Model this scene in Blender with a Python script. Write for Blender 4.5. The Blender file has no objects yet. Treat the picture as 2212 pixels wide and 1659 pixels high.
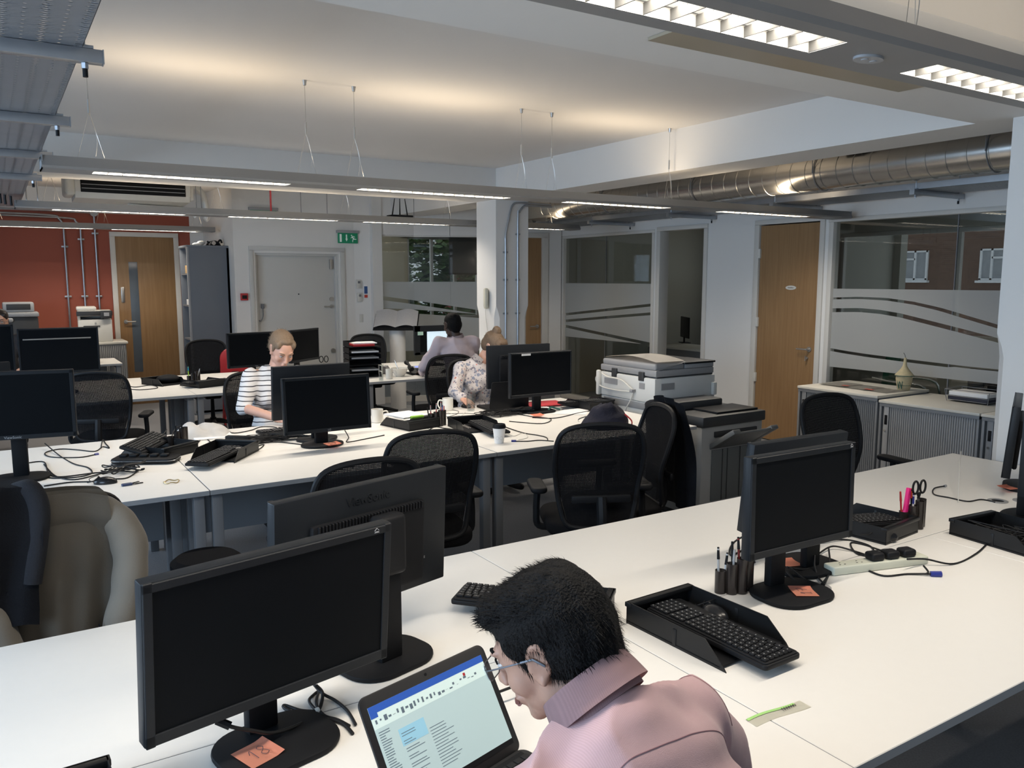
import bpy, bmesh, math, random
from math import sin, cos, pi, radians as R, sqrt
from mathutils import Vector, Matrix, noise
random.seed(7)
SC = bpy.context.scene
COL = SC.collection
# ---------------- camera (eye height 1.73 m) ----------------
cd = bpy.data.cameras.new('camera'); cam = bpy.data.objects.new('camera', cd); COL.objects.link(cam)
cam.location = (0, 0, 1.73); cam.rotation_euler = (R(90 - 7.34), 0, R(57.6 - 90))
cd.sensor_width = 36; cd.lens = 36 * 1762 / 2212; cd.clip_start = 0.05; cd.clip_end = 200
SC.camera = cam
# ---------------- view ----------------
SC.view_settings.view_transform = 'Standard'; SC.view_settings.look = 'None'
SC.view_settings.gamma = 1; SC.view_settings.use_curve_mapping = False
SC.view_settings.exposure = 0.12
# ---------------- daylight and added room fill lamps ----------------
w = bpy.data.worlds.new('world'); SC.world = w; w.use_nodes = True
wb = w.node_tree.nodes['Background']; wb.inputs[0].default_value = (0.75, 0.85, 1.0, 1); wb.inputs[1].default_value = 0.9
def area(name, loc, rot, sx, sy, power, col, spread=180):
    l = bpy.data.lights.new(name, 'AREA'); l.shape = 'RECTANGLE'; l.size = sx; l.size_y = sy
    l.energy = power; l.color = col; l.spread = R(spread)
    o = bpy.data.objects.new(name, l); o.location = loc; o.rotation_euler = rot; COL.objects.link(o); return o
area('window_daylight', (-2.85, 0.9, 1.75), (0, R(-90), 0), 1.3, 2.6, 125, (0.56, 0.76, 1.0))
area('window_daylight', (-2.85, 5.6, 1.75), (0, R(-90), 0), 1.3, 2.6, 105, (0.56, 0.76, 1.0))
area('window_daylight', (0.8, -2.35, 1.8), (R(-90), 0, 0), 3.0, 1.2, 18, (0.85, 0.9, 1.0))
area('middle_office_fill', (10.2, 8.3, 1.8), (0, R(90), 0), 1.2, 1.6, 4.5, (0.95, 0.97, .9))  # lamp added to brighten the middle office; its far wall has no window
area('meeting_room_fill', (5.6, 12.2, 2.86), (0, 0, 0), 1.4, .3, 14, (0.85, 0.92, 1.0))  # unseen lamp added under the meeting room ceiling, hidden by the header

# ---------------- materials ----------------
MATS = {}
def mat(name, col, rough=0.5, metal=0.0, var=0.04, scale=8.0, bump=0.0, bscale=200.0, emit=0.0, ecol=None, alpha=None, spec=0.5, coat=0.0, sheen=0.0, trans=0.0):
    if name in MATS: return MATS[name]
    m = bpy.data.materials.new(name); m.use_nodes = True; nt = m.node_tree; N = nt.nodes; Lk = nt.links
    b = N['Principled BSDF']
    tc = N.new('ShaderNodeTexCoord'); nz = N.new('ShaderNodeTexNoise'); nz.inputs['Scale'].default_value = scale; nz.inputs['Detail'].default_value = 3
    Lk.new(tc.outputs['Object'], nz.inputs['Vector'])
    mr = N.new('ShaderNodeMapRange'); mr.inputs[3].default_value = 1 - var; mr.inputs[4].default_value = 1 + var
    Lk.new(nz.outputs['Fac'], mr.inputs[0])
    mx = N.new('ShaderNodeVectorMath'); mx.operation = 'SCALE'; mx.inputs[0].default_value = col[:3]
    Lk.new(mr.outputs[0], mx.inputs['Scale']); Lk.new(mx.outputs[0], b.inputs['Base Color'])
    b.inputs['Roughness'].default_value = rough; b.inputs['Metallic'].default_value = metal
    b.inputs['Specular IOR Level'].default_value = spec
    b.inputs['Coat Weight'].default_value = coat; b.inputs['Sheen Weight'].default_value = sheen
    b.inputs['Transmission Weight'].default_value = trans
    if bump > 0:
        n2 = N.new('ShaderNodeTexNoise'); n2.inputs['Scale'].default_value = bscale; n2.inputs['Detail'].default_value = 4
        Lk.new(tc.outputs['Object'], n2.inputs['Vector'])
        bp = N.new('ShaderNodeBump'); bp.inputs['Strength'].default_value = bump; bp.inputs['Distance'].default_value = 0.01
        Lk.new(n2.outputs['Fac'], bp.inputs['Height']); Lk.new(bp.outputs[0], b.inputs['Normal'])
    if emit > 0:
        b.inputs['Emission Color'].default_value = (*(ecol or col)[:3], 1); b.inputs['Emission Strength'].default_value = emit
    if alpha is not None: b.inputs['Alpha'].default_value = alpha
    MATS[name] = m; return m
def nodes(m): return m.node_tree.nodes, m.node_tree.links, m.node_tree.nodes['Principled BSDF']

WHITE = mat('white_paint', (0.72, 0.71, 0.69), 0.75, var=0.02, scale=2, bump=0.08, bscale=30)
CEIL = mat('ceiling_paint', (0.66, 0.65, 0.64), 0.85, var=0.03, scale=1.2, bump=0.1, bscale=12)
TRIM = mat('trim_gloss_paint', (0.62, 0.60, 0.56), 0.4, var=0.02)
ORANGE = mat('orange_paint', (0.30, 0.075, 0.045), 0.7, var=0.05, scale=1.5)
DESK = mat('desk_laminate', (0.80, 0.78, 0.74), 0.38, var=0.012, scale=30, bump=0.015, bscale=600)
EDGE = mat('desk_edge', (0.30, 0.31, 0.32), 0.5)
STEELGREY = mat('grey_powder_coat', (0.17, 0.175, 0.185), 0.45, var=0.05)
CABGREY = mat('cabinet_grey', (0.20, 0.21, 0.225), 0.5, var=0.04)
BLACKP = mat('black_plastic', (0.010, 0.0105, 0.012), 0.5, spec=0.18, var=0.15, scale=40, bump=0.03, bscale=900)
BLACKS = mat('black_satin', (0.009, 0.0095, 0.011), 0.6, spec=0.15, var=0.12, scale=30)
BEZEL = mat('bezel_black', (0.014, 0.016, 0.019), 0.42, var=0.08, scale=30, spec=0.2)
SCREEN = mat('dark_screen', (0.005, 0.006, 0.0075), 0.5, var=0.1, scale=6, spec=0.06)
RUBBER = mat('cable_rubber', (0.011, 0.011, 0.012), 0.5, spec=0.3)
KEYM = mat('key_caps', (0.014, 0.0145, 0.016), 0.45, spec=0.25, var=0.2, scale=60)
GALV = mat('galvanised_steel', (0.42, 0.44, 0.47), 0.38, metal=0.85, var=0.12, scale=14)
CHROME = mat('chrome', (0.7, 0.7, 0.7), 0.2, metal=1.0)
SATIN = mat('satin_steel', (0.5, 0.49, 0.47), 0.35, metal=0.9)
LIGHTG = mat('light_grey_paint', (0.33, 0.335, 0.345), 0.45, var=0.03)
OFFW = mat('off_white_plastic', (0.62, 0.61, 0.57), 0.45, var=0.03)
COPW = mat('copier_white', (0.60, 0.60, 0.58), 0.45, var=0.03)
COPG = mat('copier_grey', (0.27, 0.27, 0.275), 0.5, var=0.04)
COPD = mat('copier_dark', (0.03, 0.031, 0.033), 0.5, var=0.1)
PAPER = mat('paper', (0.80, 0.79, 0.78), 0.8, var=0.02, scale=20)
CERAM = mat('white_ceramic', (0.78, 0.76, 0.70), 0.2, coat=0.4)
FABRIC = mat('black_fabric', (0.007, 0.007, 0.008), 0.95, var=0.25, scale=120, bump=0.25, bscale=500, spec=0.1)
NOTE = mat('peach_note_paper', (0.90, 0.36, 0.24), 0.8, var=0.04, scale=20)
INK = mat('ink', (0.05, 0.03, 0.04), 0.7)
RED = mat('red_plastic', (0.45, 0.03, 0.035), 0.4)
BLUE = mat('blue_plastic', (0.02, 0.03, 0.22), 0.4)
# carpet
CARPET = mat('carpet', (0.27, 0.27, 0.28), 0.95, var=0.25, scale=120, bump=0.5, bscale=350)
def wood(name, col, dark, sc=(22, 22, 1.2)):
    m = mat(name, col, 0.42, var=0.0, bump=0.0); N, Lk, b = nodes(m)
    tc = N.new('ShaderNodeTexCoord'); mp = N.new('ShaderNodeMapping'); mp.inputs['Scale'].default_value = sc
    nz = N.new('ShaderNodeTexNoise'); nz.inputs['Scale'].default_value = 1.6; nz.inputs['Detail'].default_value = 6; nz.inputs['Distortion'].default_value = 0.4
    cr = N.new('ShaderNodeValToRGB'); cr.color_ramp.elements[0].color = (*dark, 1); cr.color_ramp.elements[1].color = (*col, 1)
    cr.color_ramp.elements[0].position = 0.3; cr.color_ramp.elements[1].position = 0.7
    Lk.new(tc.outputs['Object'], mp.inputs[0]); Lk.new(mp.outputs[0], nz.inputs['Vector']); Lk.new(nz.outputs['Fac'], cr.inputs[0])
    Lk.new(cr.outputs[0], b.inputs['Base Color']); return m
OAK = wood('oak_veneer', (0.31, 0.185, 0.085), (0.25, 0.14, 0.06))
def glassy(name, tint, gloss, tcol=(0.75, 0.78, 0.76)):
    m = bpy.data.materials.new(name); m.use_nodes = True; nt = m.node_tree; N = nt.nodes; N.clear()
    out = N.new('ShaderNodeOutputMaterial'); tr = N.new('ShaderNodeBsdfTransparent'); tr.inputs[0].default_value = (*tcol, 1)
    gl = N.new('ShaderNodeBsdfGlossy'); gl.inputs['Roughness'].default_value = 0.02; gl.inputs[0].default_value = (*tint, 1)
    fr = N.new('ShaderNodeFresnel'); fr.inputs[0].default_value = 1.5
    ad = N.new('ShaderNodeMath'); ad.operation = 'MULTIPLY_ADD'; ad.inputs[1].default_value = 1.0; ad.inputs[2].default_value = gloss
    mx = N.new('ShaderNodeMixShader'); L = nt.links
    ge = N.new('ShaderNodeNewGeometry'); iv = N.new('ShaderNodeMath'); iv.operation = 'SUBTRACT'; iv.inputs[0].default_value = 1; mu = N.new('ShaderNodeMath'); mu.operation = 'MULTIPLY'
    L.new(ge.outputs['Backfacing'], iv.inputs[1]); L.new(fr.outputs[0], ad.inputs[0]); L.new(ad.outputs[0], mu.inputs[0]); L.new(iv.outputs[0], mu.inputs[1]); L.new(mu.outputs[0], mx.inputs[0]); L.new(tr.outputs[0], mx.inputs[1]); L.new(gl.outputs[0], mx.inputs[2]); L.new(mx.outputs[0], out.inputs[0])
    MATS[name] = m; return m
GLASS = glassy('clear_glass', (1, 1, 1), 0.025, (.80, .81, .79))
TUMBLER = glassy('tumbler_glass', (1, 1, 1), 0.05, (0.86, 0.88, 0.88))
def film():
    m = bpy.data.materials.new('frosted_film'); m.use_nodes = True; nt = m.node_tree; N = nt.nodes; N.clear(); L = nt.links
    out = N.new('ShaderNodeOutputMaterial'); tr = N.new('ShaderNodeBsdfTransparent'); tr.inputs[0].default_value = (0.8, 0.8, 0.8, 1)
    df = N.new('ShaderNodeBsdfDiffuse'); df.inputs[0].default_value = (0.36, 0.365, 0.36, 1)
    tl = N.new('ShaderNodeBsdfTranslucent'); tl.inputs[0].default_value = (0.4, 0.4, 0.4, 1)
    a = N.new('ShaderNodeAddShader'); mx = N.new('ShaderNodeMixShader'); mx.inputs[0].default_value = 0.82
    L.new(df.outputs[0], a.inputs[0]); L.new(tl.outputs[0], a.inputs[1]); L.new(tr.outputs[0], mx.inputs[1]); L.new(a.outputs[0], mx.inputs[2]); L.new(mx.outputs[0], out.inputs[0])
    return m
FILM = film()
def meshmat(name, cell, hole, col=(0.006, 0.006, 0.007)):
    """woven mesh: small square holes, repeated in object space (x,z)"""
    m = mat(name, col, 0.8, var=0.1, scale=60, spec=0.1); N, L, b = nodes(m)
    tc = N.new('ShaderNodeTexCoord'); sp = N.new('ShaderNodeSeparateXYZ'); L.new(tc.outputs['Object'], sp.inputs[0])
    def band(o):
        d = N.new('ShaderNodeMath'); d.operation = 'DIVIDE'; d.inputs[1].default_value = cell; L.new(o, d.inputs[0])
        f = N.new('ShaderNodeMath'); f.operation = 'FRACT'; L.new(d.outputs[0], f.inputs[0])
        g = N.new('ShaderNodeMath'); g.operation = 'LESS_THAN'; g.inputs[1].default_value = hole; L.new(f.outputs[0], g.inputs[0]); return g.outputs[0]
    x = band(sp.outputs[0]); z = band(sp.outputs[2])
    mu = N.new('ShaderNodeMath'); mu.operation = 'MULTIPLY'; L.new(x, mu.inputs[0]); L.new(z, mu.inputs[1])
    iv = N.new('ShaderNodeMath'); iv.operation = 'SUBTRACT'; iv.inputs[0].default_value = 1; L.new(mu.outputs[0], iv.inputs[1])
    L.new(iv.outputs[0], b.inputs['Alpha']); return m
CHMESH = meshmat('chair_mesh', 0.006, 0.25)

# ---------------- mesh builder ----------------
class MB:
    def __init__(s): s.bm = bmesh.new()
    def _add(s, bm2, M=None):
        if M is not None: bmesh.ops.transform(bm2, matrix=M, verts=bm2.verts)
        me = bpy.data.meshes.new('tmp'); bm2.to_mesh(me); bm2.free(); s.bm.from_mesh(me); bpy.data.meshes.remove(me); return s
    def box(s, x0, x1, y0, y1, z0, z1, bev=0.0, seg=2, M=None):
        b = bmesh.new(); bmesh.ops.create_cube(b, size=1)
        for v in b.verts: v.co = Vector((x0 + (v.co.x + .5) * (x1 - x0), y0 + (v.co.y + .5) * (y1 - y0), z0 + (v.co.z + .5) * (z1 - z0)))
        if bev > 0: bmesh.ops.bevel(b, geom=b.edges[:], offset=bev, segments=seg, profile=.5, affect='EDGES', clamp_overlap=True)
        return s._add(b, M)
    def cyl(s, p0, p1, r0, r1=None, n=16, cap=True):
        p0, p1 = Vector(p0), Vector(p1); r1 = r0 if r1 is None else r1; d = p1 - p0
        b = bmesh.new(); bmesh.ops.create_cone(b, cap_ends=cap, segments=n, radius1=r0, radius2=max(r1, 1e-5), depth=d.length)
        q = Vector((0, 0, 1)).rotation_difference(d.normalized()).to_matrix().to_4x4()
        return s._add(b, Matrix.Translation((p0 + p1) / 2) @ q)
    def ell(s, c, r, rot=None, n=16, sub=None):
        b = bmesh.new(); bmesh.ops.create_uvsphere(b, u_segments=n, v_segments=max(8, n // 2 + 2), radius=1)
        M = Matrix.Translation(c) @ (rot.to_4x4() if rot is not None else Matrix.Identity(4)) @ Matrix.Diagonal((*r, 1))
        return s._add(b, M)
    def prism(s, pts, z0, z1, bev=0.0, M=None, seg=2):
        b = bmesh.new(); vs = [b.verts.new((x, y, z0)) for x, y in pts]; f = b.faces.new(vs)
        r = bmesh.ops.extrude_face_region(b, geom=[f]); bmesh.ops.translate(b, vec=(0, 0, z1 - z0), verts=[g for g in r['geom'] if isinstance(g, bmesh.types.BMVert)])
        bmesh.ops.recalc_face_normals(b, faces=b.faces)
        if bev > 0:
            es = [e for e in b.edges if abs(e.verts[0].co.z - e.verts[1].co.z) < 1e-6]
            bmesh.ops.bevel(b, geom=es, offset=bev, segments=seg, profile=.5, affect='EDGES', clamp_overlap=True)
        return s._add(b, M)
    def lathe(s, prof, n=24, M=None):
        b = bmesh.new(); rings = []
        for r, z in prof: rings.append([b.verts.new((max(r, 1e-5) * cos(2 * pi * k / n), max(r, 1e-5) * sin(2 * pi * k / n), z)) for k in range(n)])
        for a, c in zip(rings, rings[1:]):
            for k in range(n): b.faces.new((a[k], a[(k + 1) % n], c[(k + 1) % n], c[k]))
        bmesh.ops.remove_doubles(b, verts=b.verts, dist=2e-5); return s._add(b, M)
    def tube(s, pts, r, n=8, closed=False, cap=True, taper=None):
        P = [Vector(p) for p in pts]; b = bmesh.new(); rings = []; up = Vector((0, 0, 1)); m = len(P); prev = None
        for i, p in enumerate(P):
            t = (P[(i + 1) % m] - P[i - 1]) if closed or 0 < i < m - 1 else (P[1] - P[0] if i == 0 else P[-1] - P[-2])
            if t.length < 1e-9: t = Vector((1, 0, 0))
            t.normalize()
            if prev is None: a = t.cross(up if abs(t.z) < .95 else Vector((1, 0, 0))).normalized()
            else:
                a = prev - t * prev.dot(t)
                a = a.normalized() if a.length > 1e-6 else t.orthogonal().normalized()
            prev = a; c = t.cross(a); rr = r if taper is None else r * taper[min(i, len(taper) - 1)]
            rings.append([b.verts.new(p + a * rr * cos(2 * pi * k / n) + c * rr * sin(2 * pi * k / n)) for k in range(n)])
        for i in range(m if closed else m - 1):
            A, B = rings[i], rings[(i + 1) % m]
            for k in range(n): b.faces.new((A[k], A[(k + 1) % n], B[(k + 1) % n], B[k]))
        if cap and not closed: b.faces.new(rings[0][::-1]); b.faces.new(rings[-1])
        return s._add(b)
    def grid(s, f, nu, nv, thick=0.0, closeu=False):
        b = bmesh.new(); V = [[b.verts.new(f(i / nu, j / nv)) for j in range(nv + 1)] for i in range(nu if closeu else nu + 1)]
        for i in range(nu):
            for j in range(nv): b.faces.new((V[i][j], V[(i + 1) % len(V)][j], V[(i + 1) % len(V)][j + 1], V[i][j + 1]))
        if thick: bmesh.ops.solidify(b, geom=b.faces[:], thickness=thick)
        return s._add(b)
    def build(s, name, m, parent=None, smooth=35, M=None):
        if M is not None: bmesh.ops.transform(s.bm, matrix=M, verts=s.bm.verts)
        bmesh.ops.recalc_face_normals(s.bm, faces=s.bm.faces)
        me = bpy.data.meshes.new(name); s.bm.to_mesh(me); s.bm.free()
        if smooth:
            me.shade_smooth(); me.set_sharp_from_angle(angle=R(smooth))
        me.materials.append(m)
        o = bpy.data.objects.new(name, me); COL.objects.link(o)
        if parent is not None: o.parent = parent
        return o
def spline(pts, k=6, closed=False):
    P = [Vector(p) for p in pts]; out = []; n = len(P)
    for i in range(n if closed else n - 1):
        g = lambda j: P[j % n] if closed else P[min(max(j, 0), n - 1)]
        a, b, c, d = g(i - 1), g(i), g(i + 1), g(i + 2)
        for q in range(k):
            t = q / k; out.append(.5 * ((2 * b) + (-a + c) * t + (2 * a - 5 * b + 4 * c - d) * t * t + (-a + 3 * b - 3 * c + d) * t ** 3))
    if not closed: out.append(P[-1])
    return out
def rrect(w, h, r, n=5, cx=0, cy=0):
    out = []
    for sx, sy, a0 in ((1, 1, 0), (-1, 1, 90), (-1, -1, 180), (1, -1, 270)):
        for k in range(n + 1):
            a = R(a0 + 90 * k / n); out.append((cx + sx * (w / 2 - r) + r * cos(a), cy + sy * (h / 2 - r) + r * sin(a)))
    return out
def tag(o, label=None, cat=None, group=None, kind=None):
    if label: o['label'] = label
    if cat: o['category'] = cat
    if group: o['group'] = group
    if kind: o['kind'] = kind
    return o
def thing(name, label, cat, loc=(0, 0, 0), rz=0.0, group=None):
    o = bpy.data.objects.new(name, None); COL.objects.link(o); o.empty_display_size = .1
    o.location = loc; o.rotation_euler = (0, 0, R(rz)); return tag(o, label, cat, group)
def struct(name, mb, m, parent=None, smooth=35):
    o = mb.build(name, m, parent, smooth)
    if parent is None: o['kind'] = 'structure'
    return o
def sempty(name, loc=(0, 0, 0), rz=0):
    o = bpy.data.objects.new(name, None); COL.objects.link(o); o.location = loc; o.rotation_euler = (0, 0, R(rz)); o['kind'] = 'structure'; return o
def dup(root, loc, rz, label=None, group=None):
    r = root.copy(); COL.objects.link(r); r.location = loc; r.rotation_euler = (0, 0, R(rz))
    if label: r['label'] = label
    if group: r['group'] = group
    for ch in list(root.children):
        c = ch.copy(); COL.objects.link(c); c.parent = r
        for g in list(ch.children):
            d = g.copy(); COL.objects.link(d); d.parent = c
    return r
def textmesh(body, size, depth=0.0006):
    cu = bpy.data.curves.new('txt', 'FONT'); cu.body = body; cu.size = size; cu.extrude = depth; cu.align_x = 'CENTER'; cu.align_y = 'CENTER'
    o = bpy.data.objects.new('txt', cu); COL.objects.link(o); dg = bpy.context.evaluated_depsgraph_get(); dg.update()
    me = bpy.data.meshes.new_from_object(o.evaluated_get(dg)); COL.objects.unlink(o); bpy.data.objects.remove(o); bpy.data.curves.remove(cu); return me
def text(name, body, size, m, parent, M, depth=0.0006):
    me = textmesh(body, size, depth); me.transform(M); me.materials.clear(); me.materials.append(m); me.name = name
    o = bpy.data.objects.new(name, me); COL.objects.link(o); o.parent = parent; return o
T = Matrix.Translation
def RX(a): return Matrix.Rotation(R(a), 4, 'X')
def RY(a): return Matrix.Rotation(R(a), 4, 'Y')
def RZ(a): return Matrix.Rotation(R(a), 4, 'Z')
# ================= ROOM SHELL =================
ZC = 2.91
struct('floor', MB().box(-3.2, 11, -2.8, 15, -0.1, 0), CARPET)
struct('ceiling', MB().box(-3.2, 10.6, -2.8, 13.8, ZC, ZC + .15), CEIL)
# left wall with three window openings
def wall_with_holes(plane, a0, a1, z0, z1, c, th, holes):
    """plane 'x': wall at x=c spanning y a0..a1; plane 'y': wall at y=c spanning x a0..a1; thickness goes to c+th"""
    mb = MB()
    def bx(u0, u1, w0, w1):
        if u1 - u0 < 1e-4 or w1 - w0 < 1e-4: return
        lo, hi = min(c, c + th), max(c, c + th)
        if plane == 'x': mb.box(lo, hi, u0, u1, w0, w1)
        else: mb.box(u0, u1, lo, hi, w0, w1)
    cur = a0
    for (u0, u1, w0, w1) in sorted(holes):
        bx(cur, u0, z0, z1); bx(u0, u1, z0, w0); bx(u0, u1, w1, z1); cur = u1
    bx(cur, a1, z0, z1); return mb
struct('wall_left', wall_with_holes('x', -2.8, 12.3, 0, ZC, -3.0, -.2, [(-.4, 2.2, 1.05, 2.45), (4.3, 6.9, 1.05, 2.45)]), WHITE)
struct('wall_front', wall_with_holes('y', -3.2, 7.2, 0, ZC, -2.5, -.2, [(-.7, 2.3, 1.1, 2.4)]), WHITE)
def window(n, plane, c, u0, u1, z0, z1, mull=2):
    r = sempty('window_%d' % n)
    f = MB(); g = MB()
    def bx(mb, a, b, p, q, t=.03):
        if plane == 'x': mb.box(c - t, c + t, a, b, p, q, .004)
        else: mb.box(a, b, c - t, c + t, p, q, .004)
    bx(f, u0, u1, z0, z0 + .05); bx(f, u0, u1, z1 - .05, z1)
    for k in range(mull + 1):
        u = u0 + .025 + (u1 - u0 - .05) * k / mull; bx(f, u - .025, u + .025, z0 + .0505, z1 - .0505)
    bx(g, u0, u1, z0, z1, .003)
    f.build('window_frame', TRIM, r); g.build('pane', GLASS, r); return r
window(1, 'x', -3.1, -.4, 2.2, 1.05, 2.45); window(2, 'x', -3.1, 4.3, 6.9, 1.05, 2.45)
window(4, 'y', -2.6, -.7, 2.3, 1.1, 2.4)
# far orange wall, with a white band above the picture rail height
YB = 12.3
struct('wall_back', wall_with_holes('y', -3.2, 2.42, 0, 2.6, YB, .2, [(1.42, 2.24, 0, 2.36)]), ORANGE)
mb = MB().box(-3.2, 2.62, YB, YB + .2, 2.6, ZC).box(2.42, 2.62, YB, YB + .2, 0, 2.6)
struct('wall_back_upper', mb, WHITE)
struct('wall_alcove_side', MB().box(2.60, 2.8, 10.60, YB + .2, 0, ZC), WHITE)
struct('wall_entrance', wall_with_holes('y', 2.8, 4.19, 0, ZC, 10.60, .35, [(2.86, 3.97, 0, 2.06)]), WHITE)
mb = MB().prism([(4.19, 10.60), (4.46, 10.53), (4.50, 10.9), (4.19, 10.95)], 0, ZC)
struct('wall_pier', mb, WHITE)
# ---- curved glazed meeting-room front (facets) ----
FAC = [(4.50, 10.55), (5.03, 10.50), (5.47, 10.24), (5.86, 10.06), (6.44, 9.88), (6.80, 9.78), (6.99, 9.72)]
def seg_box(mb, a, b, z0, z1, t=.05, off=0.0, bev=0):
    a, b = Vector((*a, 0)), Vector((*b, 0)); d = b - a; n = Vector((-d.y, d.x, 0)).normalized()
    M = Matrix(((d.x / d.length, n.x, 0, a.x), (d.y / d.length, n.y, 0, a.y), (0, 0, 1, 0), (0, 0, 0, 1)))
    mb.box(0, d.length, -t / 2 + off, t / 2 + off, z0, z1, bev, 2, M); return M, d.length
HZ = 2.33
mb = MB()
for a, b in zip(FAC, FAC[1:]): seg_box(mb, a, b, HZ, ZC, .12)
mb.box(4.40, 4.54, 10.46, 10.66, 0, ZC)
seg_box(mb, FAC[3], (6.01, 10.01), 0, HZ, .12); seg_box(mb, FAC[5], FAC[6], 0, HZ, .12)
struct('wall_meeting_header', mb, WHITE)
def stripes_film(mb, M, u0, u1, z0, z1, curves, n=40, y=-.012):
    """frosted film z0..z1 with clear curved stripes; curves: list of (f_low(u), f_high(u)); z0 may be a function"""
    fz0 = z0 if callable(z0) else (lambda u: z0)
    for k in range(n):
        ua, ub = u0 + (u1 - u0) * k / n, u0 + (u1 - u0) * (k + 1) / n
        lo = (fz0(ua), fz0(ub))
        iv = sorted([((c[0](ua), c[0](ub)), (c[1](ua), c[1](ub))) for c in curves])
        edges = [lo]
        for l, h in iv: edges += [l, h]
        edges.append((z1, z1))
        for q in range(0, len(edges), 2):
            a, b = edges[q], edges[q + 1]
            if b[0] - a[0] < .002 and b[1] - a[1] < .002: continue
            bb = bmesh.new(); vs = [bb.verts.new(p) for p in ((ua, y, a[0]), (ub, y, a[1]), (ub, y, max(b[1], a[1])), (ua, y, max(b[0], a[0])))]
            bb.faces.new(vs); mb._add(bb, M)
for i, (a, b) in enumerate(zip(FAC[:3], FAC[1:4])):
    r = sempty('window_%d' % (5 + i)); g = MB(); M, ln = seg_box(g, a, b, .06, HZ, .012)
    fr = MB(); seg_box(fr, a, b, HZ - .02, HZ + .02, .07); seg_box(fr, a, b, 0, .08, .07)
    if i == 0: fr.box(4.49, 4.52, 10.5, 10.6, 0, HZ)
    g.build('pane', GLASS, r); fr.build('window_frame', TRIM, r)
    fm = MB(); base = [0, .53, 1.04][i]
    c1 = lambda u, base=base: 1.50 - .22 * ((u + base) / 1.5) ** 1.1
    c2 = lambda u, base=base: 1.33 - .10 * ((u + base) / 1.5) ** 1.2
    c3 = lambda u, base=base: 1.16 - .30 * ((u + base) / 1.5)
    stripes_film(fm, M, 0, ln, .72, 1.69, [(lambda u, c1=c1: c1(u) - .055, c1), (lambda u, c2=c2: c2(u) - .055, c2), (lambda u, c3=c3: c3(u) - .05, c3)], 16)
    fm.build('frosted_film', FILM, r, 0)
def door_leaf(root, M, w, h, m, t=.045):
    return MB().box(0, w, -t / 2, t / 2, .01, h, .002, 1, M).build('door_leaf', m, root)
def lever(mb, M, x, z, d=-1, side=-1):
    """round rose + lever, on the -y side; the lever points to d"""
    y = -.0225 * 1
    b = MB(); b.cyl((x, y, z), (x, y - .012, z), .026, n=20); b.cyl((x, y - .01, z), (x, y - .05, z), .010, n=12)
    b.tube(spline([(x, y - .05, z), (x + d * .03, y - .055, z), (x + d * .12, y - .052, z)], 5), .009, 10)
    me = bpy.data.meshes.new('t'); b.bm.to_mesh(me); b.bm.free(); me.transform(M); mb.bm.from_mesh(me); bpy.data.meshes.remove(me)
# door in the curved wall (half hidden by the column)
r = sempty('door_4'); a, b = (6.01, 10.01), FAC[5]
dM, ln = seg_box(MB(), a, b, 0, 1)
door_leaf(r, dM, ln - .09, HZ - .02, OAK)
fr = MB().box(ln - .09, ln, -.08, .05, 0, HZ, .004, 1, dM).box(0, ln, -.08, .05, HZ - .02, HZ + .05, .004, 1, dM); fr.build('door_frame', TRIM, r)
lv = MB(); lever(lv, dM, ln - .15, 1.05, -1); lv.build('door_handle', SATIN, r)
MB().prism([(.04 * cos(k * pi / 12) * 1.6, .02 * sin(k * pi / 12) * 1.3) for k in range(24)], 0, .004, 0, dM @ T((.40, -.026, 1.6)) @ RX(90)).build('name_plate', OFFW, r)
# ---- right wall x=6.99 : glass | open doorway | wall | door | glass ----
XR = 6.99
struct('wall_right', wall_with_holes('x', -2.8, 9.9, 0, ZC, XR, .12, [(2.2, 5.18, 0, 2.30), (5.26, 6.06, 0, 2.30), (6.83, 7.63, 0, 2.32), (7.74, 9.66, 0, 2.32)]), WHITE)
def lin(pts):
    """piecewise linear through (u,z)"""
    P = sorted(pts)
    def f(u):
        if u <= P[0][0]: return P[0][1]
        for (a, b), (c, d) in zip(P, P[1:]):
            if u <= c: return b + (d - b) * (u - a) / (c - a)
        return P[-1][1]
    return f
def pane_x(n, y0, y1, z1, film_z0, film_z1, curves, mulls):
    r = sempty('window_%d' % n); Mx = Matrix(((0, 1, 0, XR + .05), (1, 0, 0, 0), (0, 0, 1, 0), (0, 0, 0, 1)))
    g = MB().box(XR + .045, XR + .055, y0, y1, .05, z1); g.build('pane', GLASS, r)
    f = MB().box(XR - .005, XR + .10, y0 - .03, y1 + .03, z1 - .02, z1 + .02, .003).box(XR - .005, XR + .1, y0, y1, 0, .07, .003)
    for y in (y0, y1): f.box(XR - .005, XR + .10, y - .03, y + .02, .0705, z1 - .0205, .002)
    f.build('window_frame', TRIM, r)
    j = MB()
    for y in mulls: j.box(XR + .043, XR + .057, y - .004, y + .004, .05, z1 - .02)
    if mulls: j.build('glass_joint', STEELGREY, r)
    fm = MB(); stripes_film(fm, Mx, y0 + .01, y1 - .01, film_z0, film_z1, curves, 44); fm.build('frosted_film', FILM, r, 0)
A1 = lin([(3.4, 1.33), (3.554, 1.353), (3.807, 1.417), (4.05, 1.479), (4.307, 1.527), (4.577, 1.555), (4.863, 1.56), (5.19, 1.547)])
A0 = lambda u: A1(u) - (.020 + .012 * max(0, min(1, (4.9 - u))))
B1 = lin([(3.4, 1.215), (3.557, 1.245), (3.918, 1.318), (4.167, 1.367), (4.432, 1.418), (4.64, 1.443), (4.856, 1.453), (5.19, 1.439)])
B0 = lambda u: B1(u) - .038
C1 = lin([(3.4, .984), (3.54, .984), (3.776, .985), (4.142, .996), (4.405, 1.005), (4.756, 1.018), (4.981, 1.032), (5.2, 1.05)])
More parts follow.
